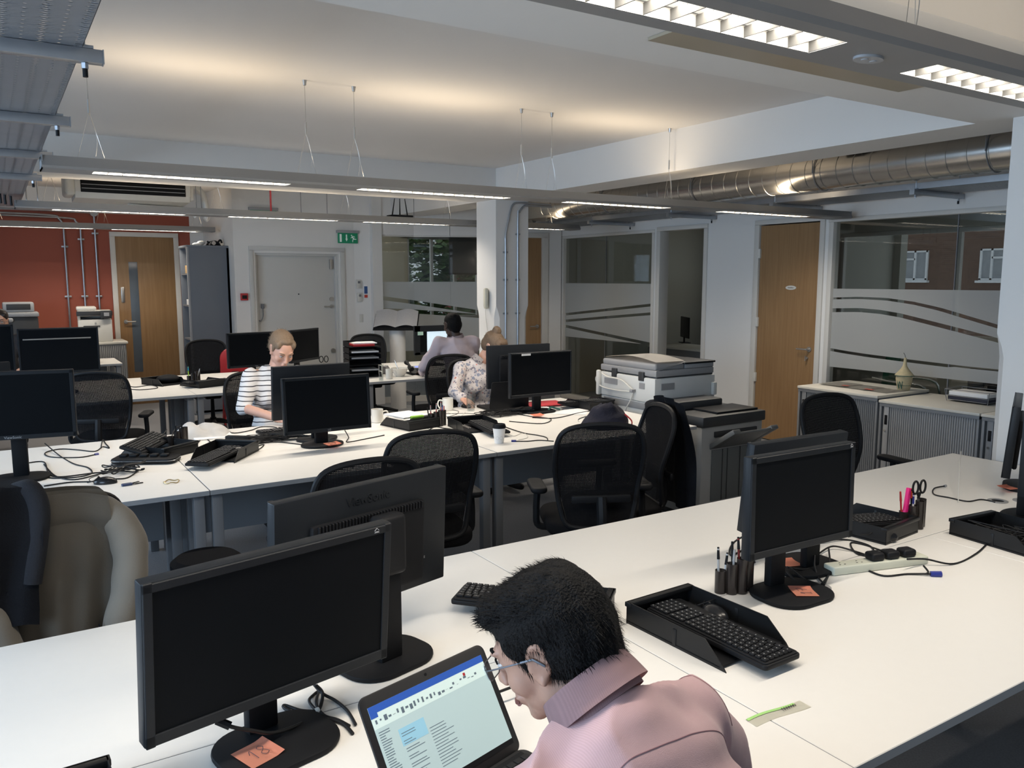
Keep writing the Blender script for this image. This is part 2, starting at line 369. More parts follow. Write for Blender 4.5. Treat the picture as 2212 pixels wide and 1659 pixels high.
C0 = lambda u: C1(u) - (.017 if u < 3.9 else .028)
pane_x(8, 2.2, 5.18, 2.30, .861, 1.635, [(A0, A1), (B0, B1), (C0, C1)], [3.95])
m1 = lambda u: 1.30 + .13 * (9.0 - u) / 1.3; m2 = lambda u: 1.20 + .12 * (9.0 - u) / 1.3; m3 = lambda u: 1.02 - .10 * (9.0 - u) / 1.3
pane_x(9, 7.74, 9.66, 2.32, .90, 1.67, [(lambda u: m1(u) - .035, m1), (lambda u: m2(u) - .035, m2), (lambda u: m3(u) - .04, m3)], [8.72])
# brown door with hinges, beside the glass
def xdoor(n, y0, y1, h, plate=True, leaf=True):
    r = sempty('door_%d' % n)
    f = MB()
    f.box(XR - .02, XR + .13, y0 - .05, y0 + .005, 0, h - .0005, .002).box(XR - .02, XR + .13, y1 - .005, y1 + .06, 0, h - .0005, .002).box(XR - .02, XR + .13, y0 - .05, y1 + .06, h, h + .05, .004)
    f.build('door_frame', TRIM, r)
    return r
r = xdoor(1, 5.29, 6.06, 2.30)
Md = Matrix(((0, 1, 0, XR + .02), (-1, 0, 0, 6.045), (0, 0, 1, 0), (0, 0, 0, 1)))   # local x runs towards -y, local -y faces the room
door_leaf(r, Md, .74, 2.29, OAK)
lv = MB(); lever(lv, Md, .68, 1.02, -1)
b = MB().cyl((.66, -.022, .93), (.66, -.04, .93), .012).box(.655, .665, -.06, -.04, .90, .95)
me = bpy.data.meshes.new('t'); b.bm.to_mesh(me); me.transform(Md); lv.bm.from_mesh(me)
lv.build('door_handle', SATIN, r)
for z in (.62, 1.22, 1.95):
    MB().box(XR - .024, XR + .005, 6.03, 6.065, z, z + .1, .003).build('hinge', OFFW, r)
pl = MB().prism([(.066 * cos(k * pi / 16), .022 * sin(k * pi / 16)) for k in range(32)], 0, .004, 0, Md @ T((.42, -.0235, 1.64)) @ RX(90)).build('name_plate', OFFW, r)
text('plate_text', 'Dandelion', .018, INK, pl, Md @ T((.42, -.0285, 1.64)) @ RX(90))
# open doorway frame and its panelled post
r = xdoor(2, 6.86, 7.60, 2.31)
# entrance door (white security door)
r = sempty('door_3')
MB().box(2.87, 3.96, 10.70, 10.745, 0, 2.05, .003).build('door_leaf', mat('white_door', (0.58, 0.575, 0.55), .5, var=.02, scale=3), r)
f = MB()
for k, (o, y) in enumerate(((0, 10.60), (.035, 10.635), (.06, 10.66))):
    f.box(2.78 + o, 2.83 + o, y - .02, y + .1, 0, 2.0895 - o, .003).box(3.99 - o, 4.05 - o, y - .02, y + .1, 0, 2.0895 - o, .003).box(2.78 + o, 4.05 - o, y - .02, y + .1, 2.09 - o, 2.14 - o, .004)
f.build('door_frame', mat('white_gloss', (.56, .56, .54), .4), r)
lv = MB(); Me = T((2.87, 10.70 + .0225, 0)); lever(lv, Me, 1.02, 1.36, -1); lv.build('door_handle', SATIN, r)
MB().cyl((3.89, 10.70, 1.46), (3.89, 10.68, 1.46), .03, n=20).build('deadlock', SATIN, r)
MB().cyl((3.89, 10.70, .76), (3.89, 10.675, .76), .03, n=20).build('lower_lock', SATIN, r)
MB().cyl((3.44, 10.70, 1.53), (3.44, 10.694, 1.53), .008, n=12).build('peephole', BLACKP, r)
MB().box(3.87, 3.91, 10.66, 10.70, 1.86, 1.99, .005).build('closer', SATIN, r)
cb = MB().tube(spline([(2.865, 10.68, 1.38), (2.87, 10.66, 1.24), (2.91, 10.65, 1.19), (2.95, 10.66, 1.25), (2.955, 10.68, 1.36)], 8), .008, 8).box(2.935, 2.975, 10.66, 10.7, 1.35, 1.41, .004)
cb.build('door_loop', STEELGREY, r)
# oak door in the orange wall
r = sempty('door_5')
MB().box(1.45, 2.20, YB - .02, YB + .03, 0, 2.30, .003).build('door_leaf', OAK, r)
f = MB().box(1.39, 1.455, YB - .03, YB + .05, 0, 2.2995, .002).box(2.195, 2.26, YB - .03, YB + .05, 0, 2.2995, .002).box(1.39, 2.26, YB - .03, YB + .05, 2.30, 2.36, .003)
f.build('door_frame', TRIM, r)
MB().box(1.605, 1.715, YB - .023, YB - .018, .45, 1.96, .001).build('vision_panel', mat('dim_blue_glass', (.10, .125, .155), .15, var=.2, scale=4), r)
MB().box(1.49, 1.535, YB - .035, YB - .02, 1.41, 1.62, .012).build('keypad', SATIN, r)
lv = MB(); lever(lv, T((1.45, YB, 0)), .08, 1.15, 1); lv.build('door_handle', SATIN, r)

# ---- beams and columns ----
XC = 4.68; XD = 5.10; ZB = 2.585
struct('trim_1', MB().box(XC, XD, -2.5, 10.6, ZB, ZC), WHITE)       # downstand beam along the room
struct('trim_2', MB().box(-3, XC, 7.70, 8.12, ZB, ZC), WHITE)       # cross beam over the far desks
struct('trim_3', MB().box(-3, XC, 1.62, 2.57, ZB, ZC), WHITE)       # near cross beam
def column(n, y0, y1):
    mb = MB(); mb.box(XC, XD, y0, y1, 0, 1.28).box(XC, XD, y0, y1, 1.42, ZB)
    b = bmesh.new(); c = .045
    def ring(z, ch):
        P = [(XC + ch, y0), (XD - ch, y0), (XD, y0 + ch), (XD, y1 - ch), (XD - ch, y1), (XC + ch, y1), (XC, y1 - ch), (XC, y0 + ch)]
        return [b.verts.new((x, y, z)) for x, y in P]
    rs = [ring(1.43, .002), ring(1.36, .03), ring(1.30, c), ring(0, c)]
    mb = MB().box(XC, XD, y0, y1, 1.43, ZB)
    for A, B in zip(rs, rs[1:]):
        for k in range(8): b.faces.new((A[k], A[(k + 1) % 8], B[(k + 1) % 8], B[k]))
    mb._add(b); struct('trim_%d' % n, mb, WHITE, smooth=20)
column(4, 7.70, 8.12); column(5, 1.93, 2.37)
struct('trim_6', MB().box(2.04, 3.55, 1.75, 2.31, ZB - .012, ZB - .001), mat('soffit_panel', (.36, .31, .23), .35, var=.12, scale=3))
struct('baseboard_entrance', MB().box(2.6, 2.8, 10.585, 10.6, 0, .12, .003).box(4.03, 4.19, 10.585, 10.6, 0, .12, .003), TRIM)
struct('baseboard_right', MB().box(XR - .015, XR, 6.12, 6.80, 0, .12, .003), TRIM)
# ---- rooms behind the glass ----
OFFI = mat('office_wall_paint', (.42, .41, .36), .8, var=.03, scale=2)
struct('wall_office_far', wall_with_holes('x', -2.8, 6.70, 0, ZC, 9.1, .15, [(3.6, 6.62, 1.05, 2.30)]), OFFI)
window(10, 'x', 9.17, 3.6, 6.62, 1.05, 2.30, 2)
struct('wall_middle_office_far', MB().box(10.4, 10.55, 6.6, 10.0, 0, ZC), OFFI)
struct('wall_office_divider', MB().box(7.11, 10.4, 6.70, 6.80, 0, ZC), OFFI)
struct('wall_office_end', MB().box(7.11, 10.4, 9.9, 10.0, 0, ZC), OFFI)
struct('wall_meeting_left', MB().box(4.46, 4.56, 10.95, 13.6, 0, ZC), mat('meeting_cream', (.52, .46, .34), .8, var=.03))
struct('wall_meeting_right', MB().box(8.2, 8.3, 10.0, 13.6, 0, ZC), OFFI)
struct('wall_meeting_far', wall_with_holes('y', 4.4, 8.3, 0, ZC, 13.5, .15, [(6.35, 7.85, 1.0, 2.5)]), mat('meeting_cream', (.5, .45, .35), .8))
window(11, 'y', 13.57, 6.35, 7.85, 1.0, 2.5, 3)
# ================= CEILING SERVICES =================
# suspended linear luminaires: body, louvres, gear tray, wires
LAMP_DOWN, LAMP_UP = [], []
EMW = mat('lit_louvre', (.9, .9, .88), .5, emit=.35, ecol=(1, .97, .9))
ALU = mat('satin_aluminium', (.26, .26, .26), .45, metal=.3, var=.05)
ALUD = mat('light_body_grey', (.26, .26, .265), .5, metal=.1)
LOUV = mat('louvre_blade', (.06, .06, .058), .5, spec=.1)
REFL = mat('louvre_rail', (.22, .22, .21), .5)
def wire(mb, x, y, z0, z1, loop=True):
    mb.tube([(x, y, z0 + .30), (x, y, z1)], .0016, 5); mb.cyl((x, y, z1 - .03), (x, y, z1), .009, .014, 10)
    mb.cyl((x, y, z0 + .24), (x, y, z0 + .31), .006, n=8)
    mb.tube([(x, y, z0 + .25), (x - .07, y - .03, z0)], .0012, 4); mb.tube([(x, y, z0 + .25), (x + .07, y + .03, z0)], .0012, 4)
    if loop: mb.tube(spline([(x, y, z0 + .24), (x + .03, y, z0 + .12), (x + .02, y, z0 + .02)], 5), .0014, 4)
def luminaire(label, x0, x1, y, z, lit, ztop, wires, down=9, up=7, w=.23, group=None):
    t = thing('suspended_light', label, 'light', (x0, y, z), 0, group)
    L = x1 - x0; prof = [(-w / 2, .012), (-w / 2 + .012, 0), (w / 2 - .012, 0), (w / 2, .012), (w / 2 - .03, .065), (w / 2 - .045, .065), (w / 2 - .05, .05), (-w / 2 + .05, .05), (-w / 2 + .045, .065), (-w / 2 + .03, .065)]
    mb = MB(); b = bmesh.new(); rings = []
    # underside with openings: side rails + blanks, plus sloped sides
    def strip(pts):
        vs0 = [b.verts.new((0, p, q)) for p, q in pts]; vs1 = [b.verts.new((L, p, q)) for p, q in pts]
        n = len(pts)
        for k in range(n): b.faces.new((vs0[k], vs0[(k + 1) % n], vs1[(k + 1) % n], vs1[k]))
        b.faces.new(vs0); b.faces.new(vs1[::-1])
    s = w / 2
    strip([(-s, .012), (-s + .012, 0), (-s + .06, 0), (-s + .06, .008), (-s + .014, .012), (-s + .04, .065), (-s + .028, .065)])
    strip([(s, .012), (s - .012, 0), (s - .06, 0), (s - .06, .008), (s - .014, .012), (s - .04, .065), (s - .028, .065)])
    mb._add(b)
    mb.box(0, .006, -s + .01, s - .01, 0, .065).box(L - .006, L, -s + .01, s - .01, 0, .065)
    cur = 0.0
    for (a, c) in list(lit) + [(x1, x1)]:
        a, c = a - x0, c - x0
        if a > cur: mb.box(cur, a, -s + .06, s - .06, 0, .006)
        cur = c
    # top gear tray
    mb.box(0, L, -.055, .055, .052, .066)
    mb.build('housing', ALU, t)
    tray = MB().box(0, L, -s + .028, s - .028, .046, .05); tray.build('gear_tray', ALUD, t)
    for (a, c) in lit:
        ax, cx = a - x0, c - x0; mm = MB().box(ax, cx, -s + .061, s - .061, .030, .034); mm.build('diffuser', EMW, t, 0)
        lb = MB(); n = max(2, int((cx - ax) / .075))
        for k in range(n + 1):
            xx = ax + (cx - ax) * k / n; lb.box(xx - .0015, xx + .0015, -s + .061, s - .061, .002, .026)
        lb.box(ax, cx, -.0008, .0008, .022, .026); lb.build('louvre', LOUV, t, 0); MB().box(ax, cx, -s + .060, -s + .0625, .001, .03).box(ax, cx, s - .0625, s - .060, .001, .03).build('reflector', REFL, t, 0)
        area('lamp_down', ((a + c) / 2, y, z + .0285), (0, 0, 0), c - a, .055, down * (c - a), (1, .90, .77), 180)
        if up: area('lamp_up', ((a + c) / 2, y, z + .085), (R(180), 0, 0), c - a, .10, up * .38 * (c - a), (1, .80, .56), 165)
    if wires:
        for (wx, zt) in wires: wm = MB(); wire(wm, wx - x0, 0, .066, zt - z); wm.build('suspension_wire', SATIN, t)
    return t
G = 'suspended linear lights'
luminaire('long suspended light in the middle of the ceiling, over the middle desk row', .26, 6.83, 4.95, 2.29, [(.5, 1.55), (2.0, 3.1), (3.6, 4.6), (5.2, 6.3)], ZC, [(.50, ZC), (1.67, ZC), (1.98, ZC), (3.22, ZC), (3.48, ZC), (4.62, ZC)], down=24, up=10)
luminaire('second long suspended light, over the far desks and ending behind the column', .22, 6.2, 8.30, 2.33, [(.5, 1.6), (2.0, 3.1), (3.4, 4.4), (5.2, 6.0)], ZC, [(.5, ZC), (1.9, ZC), (3.2, ZC), (4.4, ZC), (5.8, ZC)], down=20, up=7)
luminaire('farthest suspended light, in front of the orange wall', -.3, 2.50, 11.2, 2.33, [(0, 1.1), (1.3, 2.3)], ZC, [(.1, ZC), (1.2, ZC), (2.3, ZC)], down=16, up=6)
lt = luminaire('nearest suspended light with bright louvres, at the top right', -.9, 4.1, 1.31, 2.275, [(-.4, 1.72), (2.09, 3.6)], ZC, [(.6, ZB + .32), (2.05, ZB + .32), (3.5, ZB + .32)], down=15, up=4.5)
s = MB().prism([(.045 * cos(k * pi / 12), .03 * sin(k * pi / 12)) for k in range(24)], -.006, 0, 0, T((2.78, 0, 0))).cyl((2.765, 0, -.008), (2.765, 0, -.005), .009).cyl((2.80, 0, -.008), (2.80, 0, -.005), .009)
s.build('sensor', LIGHTG, lt)
# luminaire added inside the right-hand office, in place of a reflection in its glass
luminaire('suspended light added behind the right-hand glass in place of a reflection', 7.3, 8.9, 4.3, 2.36, [(7.5, 8.5)], ZC, [(7.6, ZC), (8.6, ZC)], down=5, up=0, group=None)

# perforated cable tray on the left with cross channels
def tray(label, x0, x1, y0, y1, z, brackets, chan, rodtop, name='cable_tray', openleft=True):
    t = thing(name, label, 'cable tray', (x0, y0, z))
    pm = mat('perforated_tray', (.30, .32, .35), .42, metal=.6, var=.1, scale=10)
    if 'holes' not in MATS:
        m = mat('holes', (.30, .32, .35), .42, metal=.6, var=.1, scale=10); N, L, b = nodes(m)
        tc = N.new('ShaderNodeTexCoord'); sp = N.new('ShaderNodeSeparateXYZ'); L.new(tc.outputs['Object'], sp.inputs[0])
        def M_(op, a, bv=None, b2=None):
            n = N.new('ShaderNodeMath'); n.operation = op; L.new(a, n.inputs[0])
            if b2 is not None: L.new(b2, n.inputs[1])
            elif bv is not None: n.inputs[1].default_value = bv
            return n.outputs[0]
        def hole(sx, sy, ox, oy, rx, ry):
            fx = M_('SUBTRACT', M_('FRACT', M_('ADD', M_('DIVIDE', sp.outputs[0], sx), ox)), .5); fy = M_('SUBTRACT', M_('FRACT', M_('ADD', M_('DIVIDE', sp.outputs[1], sy), oy)), .5)
            ex = M_('POWER', M_('ABSOLUTE', M_('DIVIDE', M_('MULTIPLY', fx, sx), rx)), 2.0); ey = M_('POWER', M_('ABSOLUTE', M_('DIVIDE', M_('MULTIPLY', fy, sy), ry)), 2.0)
            return M_('LESS_THAN', M_('ADD', ex, b2=ey), 1.0)
        h = M_('MAXIMUM', hole(.05, .04, 0, 0, .0055, .0055), b2=hole(.10, .04, .25, .5, .013, .005))
        iv = N.new('ShaderNodeMath'); iv.operation = 'SUBTRACT'; iv.inputs[0].default_value = 1; L.new(h, iv.inputs[1]); L.new(iv.outputs[0], b.inputs['Alpha'])
    W_, L_ = x1 - x0, y1 - y0
    MB().box(0, W_, 0, L_, 0, .0012).build('tray_base', MATS['holes'], t, 0)
    MB().box(0, .0015, 0, L_, 0, .05).box(W_ - .0015, W_, 0, L_, 0, .05).build('tray_side', GALV, t)
    for by in brackets:
        cb = MB(); a, c = chan; y = by - y0
        cb.box(a - x0, c - x0, y - .02, y + .02, -.042, -.001, .003)
        cb.box(a - x0 - .002, a - x0, y - .021, y + .021, -.043, 0).box(c - x0, c - x0 + .004, y - .021, y + .021, -.043, 0)
        ch = cb.build('cross_channel', GALV, t)
        rb = MB()
        for rx in (a + .05, c - .05):
            rb.cyl((rx - x0, y, -.07), (rx - x0, y, rodtop - z), .005, n=8).cyl((rx - x0, y, -.06), (rx - x0, y, -.043), .011, n=6).box(rx - x0 - .025, rx - x0 + .025, y - .022, y + .022, -.001, .008)
        rb.build('threaded_rod', GALV, ch)
        MB().cyl((c - .05 - x0, y, -.085), (c - .05 - x0, y, -.06), .008, n=10).build('rod_cap', BLACKP, ch)
    return t
tray('perforated steel cable tray running away along the left of the ceiling', -.75, .29, .3, 9.6, 2.44, [1.75, 2.95, 4.2, 5.4, 6.6], (-.95, .345), ZC)
tb = MB()
for k, (px, pz) in enumerate(((-.5, .02), (-.42, .02), (-.3, .03), (-.15, .02), (-.08, .02))):
    tb.tube(spline([(px + .03 * sin(q + k), q, 2.445 + pz * .5) for q in [.4 + .8 * i for i in range(12)]], 4), .011, 6)
tag(tb.build('cable_bundle', RUBBER), 'black cables lying in the perforated cable tray at the left', 'cables', kind='stuff')
tray('perforated cable tray on brackets above the right-hand glass offices', 6.3, 6.84, 2.2, 9.4, 2.44, [3.9, 5.3, 6.7, 8.1], (6.25, 6.97), ZC)
# round spiral duct
def duct():
    t = thing('spiral_duct', 'shiny round spiral air duct above the glass offices', 'duct', (5.95, 2.2, 2.615))
    m = mat('duct_steel', (.46, .45, .43), .27, metal=.95, var=.1, scale=5)
    b = MB(); n = 24; r = .145
    prof = []
    y = 0
    while y < 6.2:
        prof += [(r, y), (r, y + .135), (r + .004, y + .138), (r + .004, y + .147), (r, y + .15)]; y += .15
    b.lathe(prof, 32, RX(-90)); b.build('duct_pipe', m, t, 30)
    for yy in (.9, 2.3, 3.7, 5.1):
        h = MB().cyl((-.16, yy, -.02), (-.16, yy, .29), .004, n=6).cyl((.16, yy, -.02), (.16, yy, .29), .004, n=6)
        h.tube([(.152 * cos(a * pi / 16), yy, .152 * sin(a * pi / 16)) for a in range(32)], .004, 5, closed=True); h.build('hanger', STEELGREY, t)
    bx = MB().box(-.16, .16, 1.9, 2.05, .13, .29, .004); bx.build('strap', BLACKP, t)
    # rectangular transition and flexible duct
    MB().box(-.10, .30, 6.1, 6.9, -.13, .1, .01).build('duct_box', mat('foil_duct', (.38, .37, .34), .45, metal=.7, bump=.4, bscale=18), t)
    return t
duct()
t = thing('flexible_duct', 'crinkled flexible foil duct bending behind the column', 'duct', (5.9, 9.1, 2.57))
path = spline([(.15, -.1, .0), (-.02, .15, -.01), (-.08, .4, -.02), (.0, .62, -.06)], 12)
tp = [1 + .07 * (i % 2) for i in range(len(path))]
MB().tube(path, .115, 18, taper=tp).build('foil_sleeve', MATS['foil_duct'], t, 60)
st = MB()
for k in (8, 16, 24): p = path[k]; st.tube([(p[0] + .127 * cos(a * pi / 10), p[1], p[2] + .127 * sin(a * pi / 10)) for a in range(20)], .003, 5, closed=True)
st.build('wire_band', SATIN, t)
# conduits on the column and up to the ceiling
for k, (dx, l) in enumerate(((.115, 'left steel conduit running up the column face, with a kink near the top'), (.275, 'right steel conduit running straight up the column face'))):
    x = XC + dx; y = 7.685
    t = thing('conduit', l, 'conduit', (x, y, 0), 0)
    P = [(0, 0, 1.22), (0, 0, 2.05), (.0, 0, 2.2), (.035, 0, 2.36), (.06, -.0, 2.46), (.10, 0, 2.54), (.2, 0, 2.56), (.6, 0, 2.56)] if k == 0 else [(0, 0, 1.22), (0, 0, 2.36), (.02, 0, 2.46), (.07, 0, 2.52), (.14, 0, 2.535), (.45, 0, 2.535)]
    P = [P[0], (0, 0, 0.8)] + P if False else P
    MB().tube(spline([(0, 0, .75)] + P, 5), .011, 10).build('pipe', GALV, t)
    for z in (1.35, 1.72, 2.22 if k else 2.02): MB().box(-.03, .03, -.004, .013, z - .01, z + .01, .003).build('saddle_clip', GALV, t)
for k, (px, top, lb, clips) in enumerate(((.855, 2.55, 'left of three steel conduits on the orange wall', (2.15, 1.5)), (1.05, 2.52, 'middle of three steel conduits on the orange wall', (2.25, 1.5)), (1.22, 2.6, 'right steel conduit on the orange wall, next to the oak door', (2.33, 1.5)))):
    t = thing('conduit', lb, 'conduit', (px, YB - .03, 0))
    if k < 2: P = [(0, 0, .8), (0, 0, top - .25), (0, 0, top - .13), (-.05, 0, top - .04), (-.15, 0, top), (-.9, 0, top + .01)]
    else: P = [(0, 0, .8), (0, 0, top), (0, 0, top + .03)]
    MB().tube(spline(P, 5), .012, 8).build('pipe', GALV, t)
    for z in clips: MB().box(-.04, .04, -.006, .010, z - .012, z + .012, .003).build('saddle_clip', GALV, t)
    if k == 2: MB().cyl((0, -.02, top), (0, .01, top), .05, n=16).build('junction_box', GALV, t); MB().tube([(-.05, 0, top), (-1.2, 0, top + .02)], .012, 8).build('pipe', GALV, t)
# thin rods hanging from the ceiling at left back
for x, y in ((.33, 8.75), (.42, 8.75)):
    tag(MB().tube([(x, y, 2.38), (x, y, ZC)], .006, 6).build('hanging_rod', GALV), 'thin vertical steel rod hanging from the ceiling left of the air conditioner', 'rod', 'hanging rods left of the air conditioner')
for i, x in enumerate((.12, .155, .20)):
    tag(MB().tube([(x, 8.2 + .1 * i, 2.36), (x - .015, 8.2 + .1 * i, ZC)], .010, 8).build('hanging_cable', RUBBER), 'thick black cable dropping from the ceiling at the far end of the left tray', 'cable', 'black cables beside the left cable tray')
for x, y in ((1.83, 8.9), (1.90, 9.0), (3.05, 9.3), (3.36, 9.3), (4.42, 9.2)):
    tag(MB().tube([(x, y, 2.40), (x, y, ZC)], .004, 6).build('hanging_rod', STEELGREY), 'thin grey rod hanging from the ceiling above the second long light', 'rod', 'rods above the second light')
# air conditioner under the ceiling
t = thing('air_conditioner', 'long white ceiling air conditioner with a dark slotted grille', 'air conditioner', (.78, 9.4, 2.545))
b = MB().prism([(0, .02), (.03, 0), (.14, 0), (.21, .09), (.21, .30), (.5, .35), (.5, .0), (.3, -.03), (.05, -.03)][0:0] or [(0, .06), (.05, 0), (.45, -.02), (.5, .04), (.5, .33), (.1, .33), (0, .22)], 0, 1.10, .008, Matrix(((0, 0, 1, 0), (1, 0, 0, 0), (0, 1, 0, 0), (0, 0, 0, 1))))
b.build('casing', OFFW, t)
MB().box(-.09, .01, .0, .42, .02, .31, .035, 4).build('end_cap', OFFW, t); MB().box(1.09, 1.14, .03, .42, .02, .29, .02, 3).build('end_cap', OFFW, t)
MB().box(.05, 1.05, -.006, .02, .055, .175, .004).build('grille_recess', BLACKS, t)
g = MB()
for k in range(2): g.box(.06, 1.04, -.012, -.004, .09 + .04 * k, .096 + .04 * k)
g.build('vane', LIGHTG, t)
pp = MB().tube(spline([(1.12, .15, .18), (1.22, .2, .17), (1.30, .3, .08), (1.32, .3, -.12), (1.30, .3, -.16)], 6), .032, 12); pp.build('white_hose', OFFW, t)
tag(MB().tube(spline([(1.3, 9.7, 2.515), (1.45, 9.72, 2.50), (1.9, 9.75, 2.49), (2.0, 9.75, 2.42)], 5), .028, 12).build('drain_pipe', OFFW), 'white plastic pipe below the right end of the air conditioner', 'pipe')
# small things near the ceiling
t = thing('router', 'flat router with three black antennas on top of the second light', 'router', (3.82, 8.30, 2.396))
MB().box(-.13, .13, -.07, .07, 0, .022, .008).build('casing', BLACKP, t)
for x, dx in ((-.09, -.03), (0, 0), (.09, .03)): MB().cyl((x, 0, .02), (x - dx, 0, .20), .008, .004, 10).build('antenna', BLACKP, t)
tag(MB().tube([(2.62, 9.0, 2.91), (2.62, 9.0, 2.45)], .010, 8).tube(spline([(2.62, 9.0, 2.46), (2.60, 9.0, 2.42), (2.57, 9.0, 2.40)], 4), .006, 6).tube(spline([(2.62, 9.0, 2.46), (2.64, 9.0, 2.42), (2.67, 9.0, 2.40)], 4), .006, 6).build('red_strap', RED), 'red strap hanging with a forked end above the entrance door', 'strap')
# exit signs
GREEN = mat('exit_green', (.005, .23, .11), .5, var=.02, emit=.06); SIGNW = mat('sign_white', (.75, .8, .76), .5, emit=.1)
def exit_sign(loc, w, h, label, rz=0, full=True):
    t = thing('exit_sign', label, 'sign', loc, rz)
    MB().box(-w / 2, w / 2, -.012, .012, 0, h, .003).build('panel', GREEN, t)
    MB().box(-w / 2 - .02, w / 2 + .02, -.02, .02, h, h + .035, .004).build('bracket', LIGHTG, t)
    if full:
        s = MB(); k = h; y0, y1 = -.0145, -.012
        s.box(-w / 2 + .02, -w / 2 + .02 + .2 * k + .0, y0, y1, .12 * k, .88 * k)
        def poly(pts):
            s.prism(pts, 0, .0025, 0, T((0, -.012, 0)) @ RX(90))
        a = -w * .08; poly([(a - .012 * k / .2, .85 * k), (a + .012 * k / .2, .85 * k), (a + .012 * k / .2, .42 * k), (a - .012 * k / .2, .42 * k)])
        poly([(a - .12 * k, .44 * k), (a + .12 * k, .44 * k), (a, .18 * k)])
        cx = w * .26
        poly([(cx - .16 * k + .06 * k * cos(q * pi / 6), .78 * k + .06 * k * sin(q * pi / 6)) for q in range(12)])
        for A, B, r in (((-.12, .68), (.05, .45), .055), ((.05, .45), (.22, .40), .04), ((.22, .40), (.34, .42), .03), ((.03, .42), (-.06, .28), .04), ((-.06, .28), (-.04, .12), .03), ((-.1, .66), (.1, .68), .03), ((.1, .68), (.17, .58), .025), ((-.14, .62), (-.24, .5), .025)):
            A, B = Vector(A) * k, Vector(B) * k; d = (B - A).normalized(); n = Vector((-d.y, d.x)) * r * k; A = A + Vector((cx, 0)); B = B + Vector((cx, 0))
            poly([tuple(A + n), tuple(A - n), tuple(B - n), tuple(B + n)])
        s.build('pictogram', SIGNW, t, 0)
    return t
exit_sign((4.095, 10.572, 2.205), .275, .135, 'green fire exit sign with running figure and down arrow beside the entrance door')
exit_sign((2.98, 10.575, 2.54), .33, .05, 'upper green exit sign seen almost edge-on above the entrance door', full=False)
# wall devices
t = thing('fire_call_point', 'red fire alarm call point left of the entrance door', 'call point', (2.70, 10.6, 1.46)); MB().box(-.045, .045, -.04, 0, 0, .09, .006).build('casing', RED, t); MB().box(-.03, .03, -.043, -.039, .02, .065, .002).build('window', BLACKP, t)
for n, z, x, l in (('thermostat', 1.60, 4.235, 'upper small white thermostat on the pier right of the entrance door'), ('thermostat', 1.42, 4.245, 'lower white thermostat with a grey display on the pier')):
    t = thing(n, l, 'thermostat', (x, 10.585, z)); MB().box(-.035, .035, -.03, 0, 0, .12, .006).build('casing', OFFW, t); MB().box(-.018, .018, -.033, -.029, .07, .1, .001).build('display', STEELGREY, t)
t = thing('fire_notice', 'blue and red fire action notice on the pier', 'notice', (4.34, 10.565, 1.46)); MB().box(-.04, .04, -.006, 0, 0, .20, .001).build('backing', PAPER, t); MB().box(-.032, .032, -.008, -.005, .07, .17).build('blue_panel', mat('sign_blue', (.03, .09, .25), .5), t); MB().box(-.032, .032, -.008, -.005, .015, .055).build('red_panel', mat('sign_red', (.5, .05, .03), .5), t)
t = thing('light_switch', 'small white light switch low on the pier', 'switch', (4.27, 10.583, 1.14)); MB().box(-.03, .03, -.01, 0, 0, .11, .003).build('plate', OFFW, t); MB().box(-.008, .008, -.015, -.009, .04, .07, .001).build('rocker', OFFW, t)
# entry phone on the column
t = thing('entry_phone', 'cream wall entry phone handset on the column', 'phone', (XC - .0, 7.90, 1.42), -90)
MB().box(-.04, .04, -.03, 0, 0, .20, .012, 3).build('base', OFFW, t)
MB().box(.03, .075, -.065, -.02, -.02, .21, .016, 3).build('handset', mat('cream_plastic', (.62, .59, .48), .4), t)
MB().tube(spline([(.0, -.01, 0), (.0, -.02, -.05), (.01, -.02, -.12), (.03, -.01, -.3), (.02, -.01, -.5)], 6), .004, 6).build('cord', OFFW, t)
# grey tall cupboard, open towards the left
t = thing('tall_cupboard', 'tall grey steel cupboard with an open dark shelf side, beside the oak door', 'cupboard', (2.10, 10.86, 0))
c = MB().box(0, .50, 0, .025, .02, 2.13, .002).box(0, .50, .5, .525, .02, 2.13, .002).box(.47, .5, 0, .52, .02, 2.13, .002).box(-.01, .5, -.005, .53, 2.12, 2.15, .004).box(0, .5, 0, .52, 0, .05)
c.build('carcass', mat('cupboard_blue_grey', (.155, .17, .195), .5, var=.03), t)
MB().box(-.012, .012, -.006, .03, .02, 2.13, .003).build('door_edge', LIGHTG, t)
for z in (.5, .95, 1.38, 1.78): MB().box(.01, .47, .025, .5, z, z + .02).build('shelf', STEELGREY, t)
MB().box(.46, .469, .03, .49, .05, 2.1).build('lining', BLACKS, t)
def folder(x, y, z, w, d, h, m, label, n='box_file', cat='box', g=None, rz=0):
    o = MB().box(-w / 2, w / 2, -d / 2, d / 2, 0, h, .003).build(n, m); o.location = (x, y, z); o.rotation_euler = (0, 0, R(rz)); tag(o, label, cat, g); return o
CARD = mat('manila_card', (.60, .40, .18), .7, var=.06)
folder(2.2, 11.05, 1.80, .16, .22, .10, CARD, 'manila box on the upper shelf of the tall cupboard')
folder(2.22, 11.02, 1.90, .12, .14, .06, CARD, 'small manila packet on top of the manila box in the tall cupboard', rz=12)
folder(2.2, 11.05, 1.40, .16, .24, .07, PAPER, 'loose white papers stacked on the middle shelf of the tall cupboard', 'paper_stack', 'papers')
o = MB().ell((0, 0, .03), (.07, .05, .022)).ell((.04, 0, .05), (.05, .035, .025)).build('plastic_bag', OFFW); o.location = (2.28, 11.1, 2.14); tag(o, 'white rounded plastic bag lying on top of the tall cupboard', 'bag')
t = thing('cycle_helmet', 'black strapped helmet lying on top of the tall cupboard', 'helmet', (2.47, 11.08, 2.15))
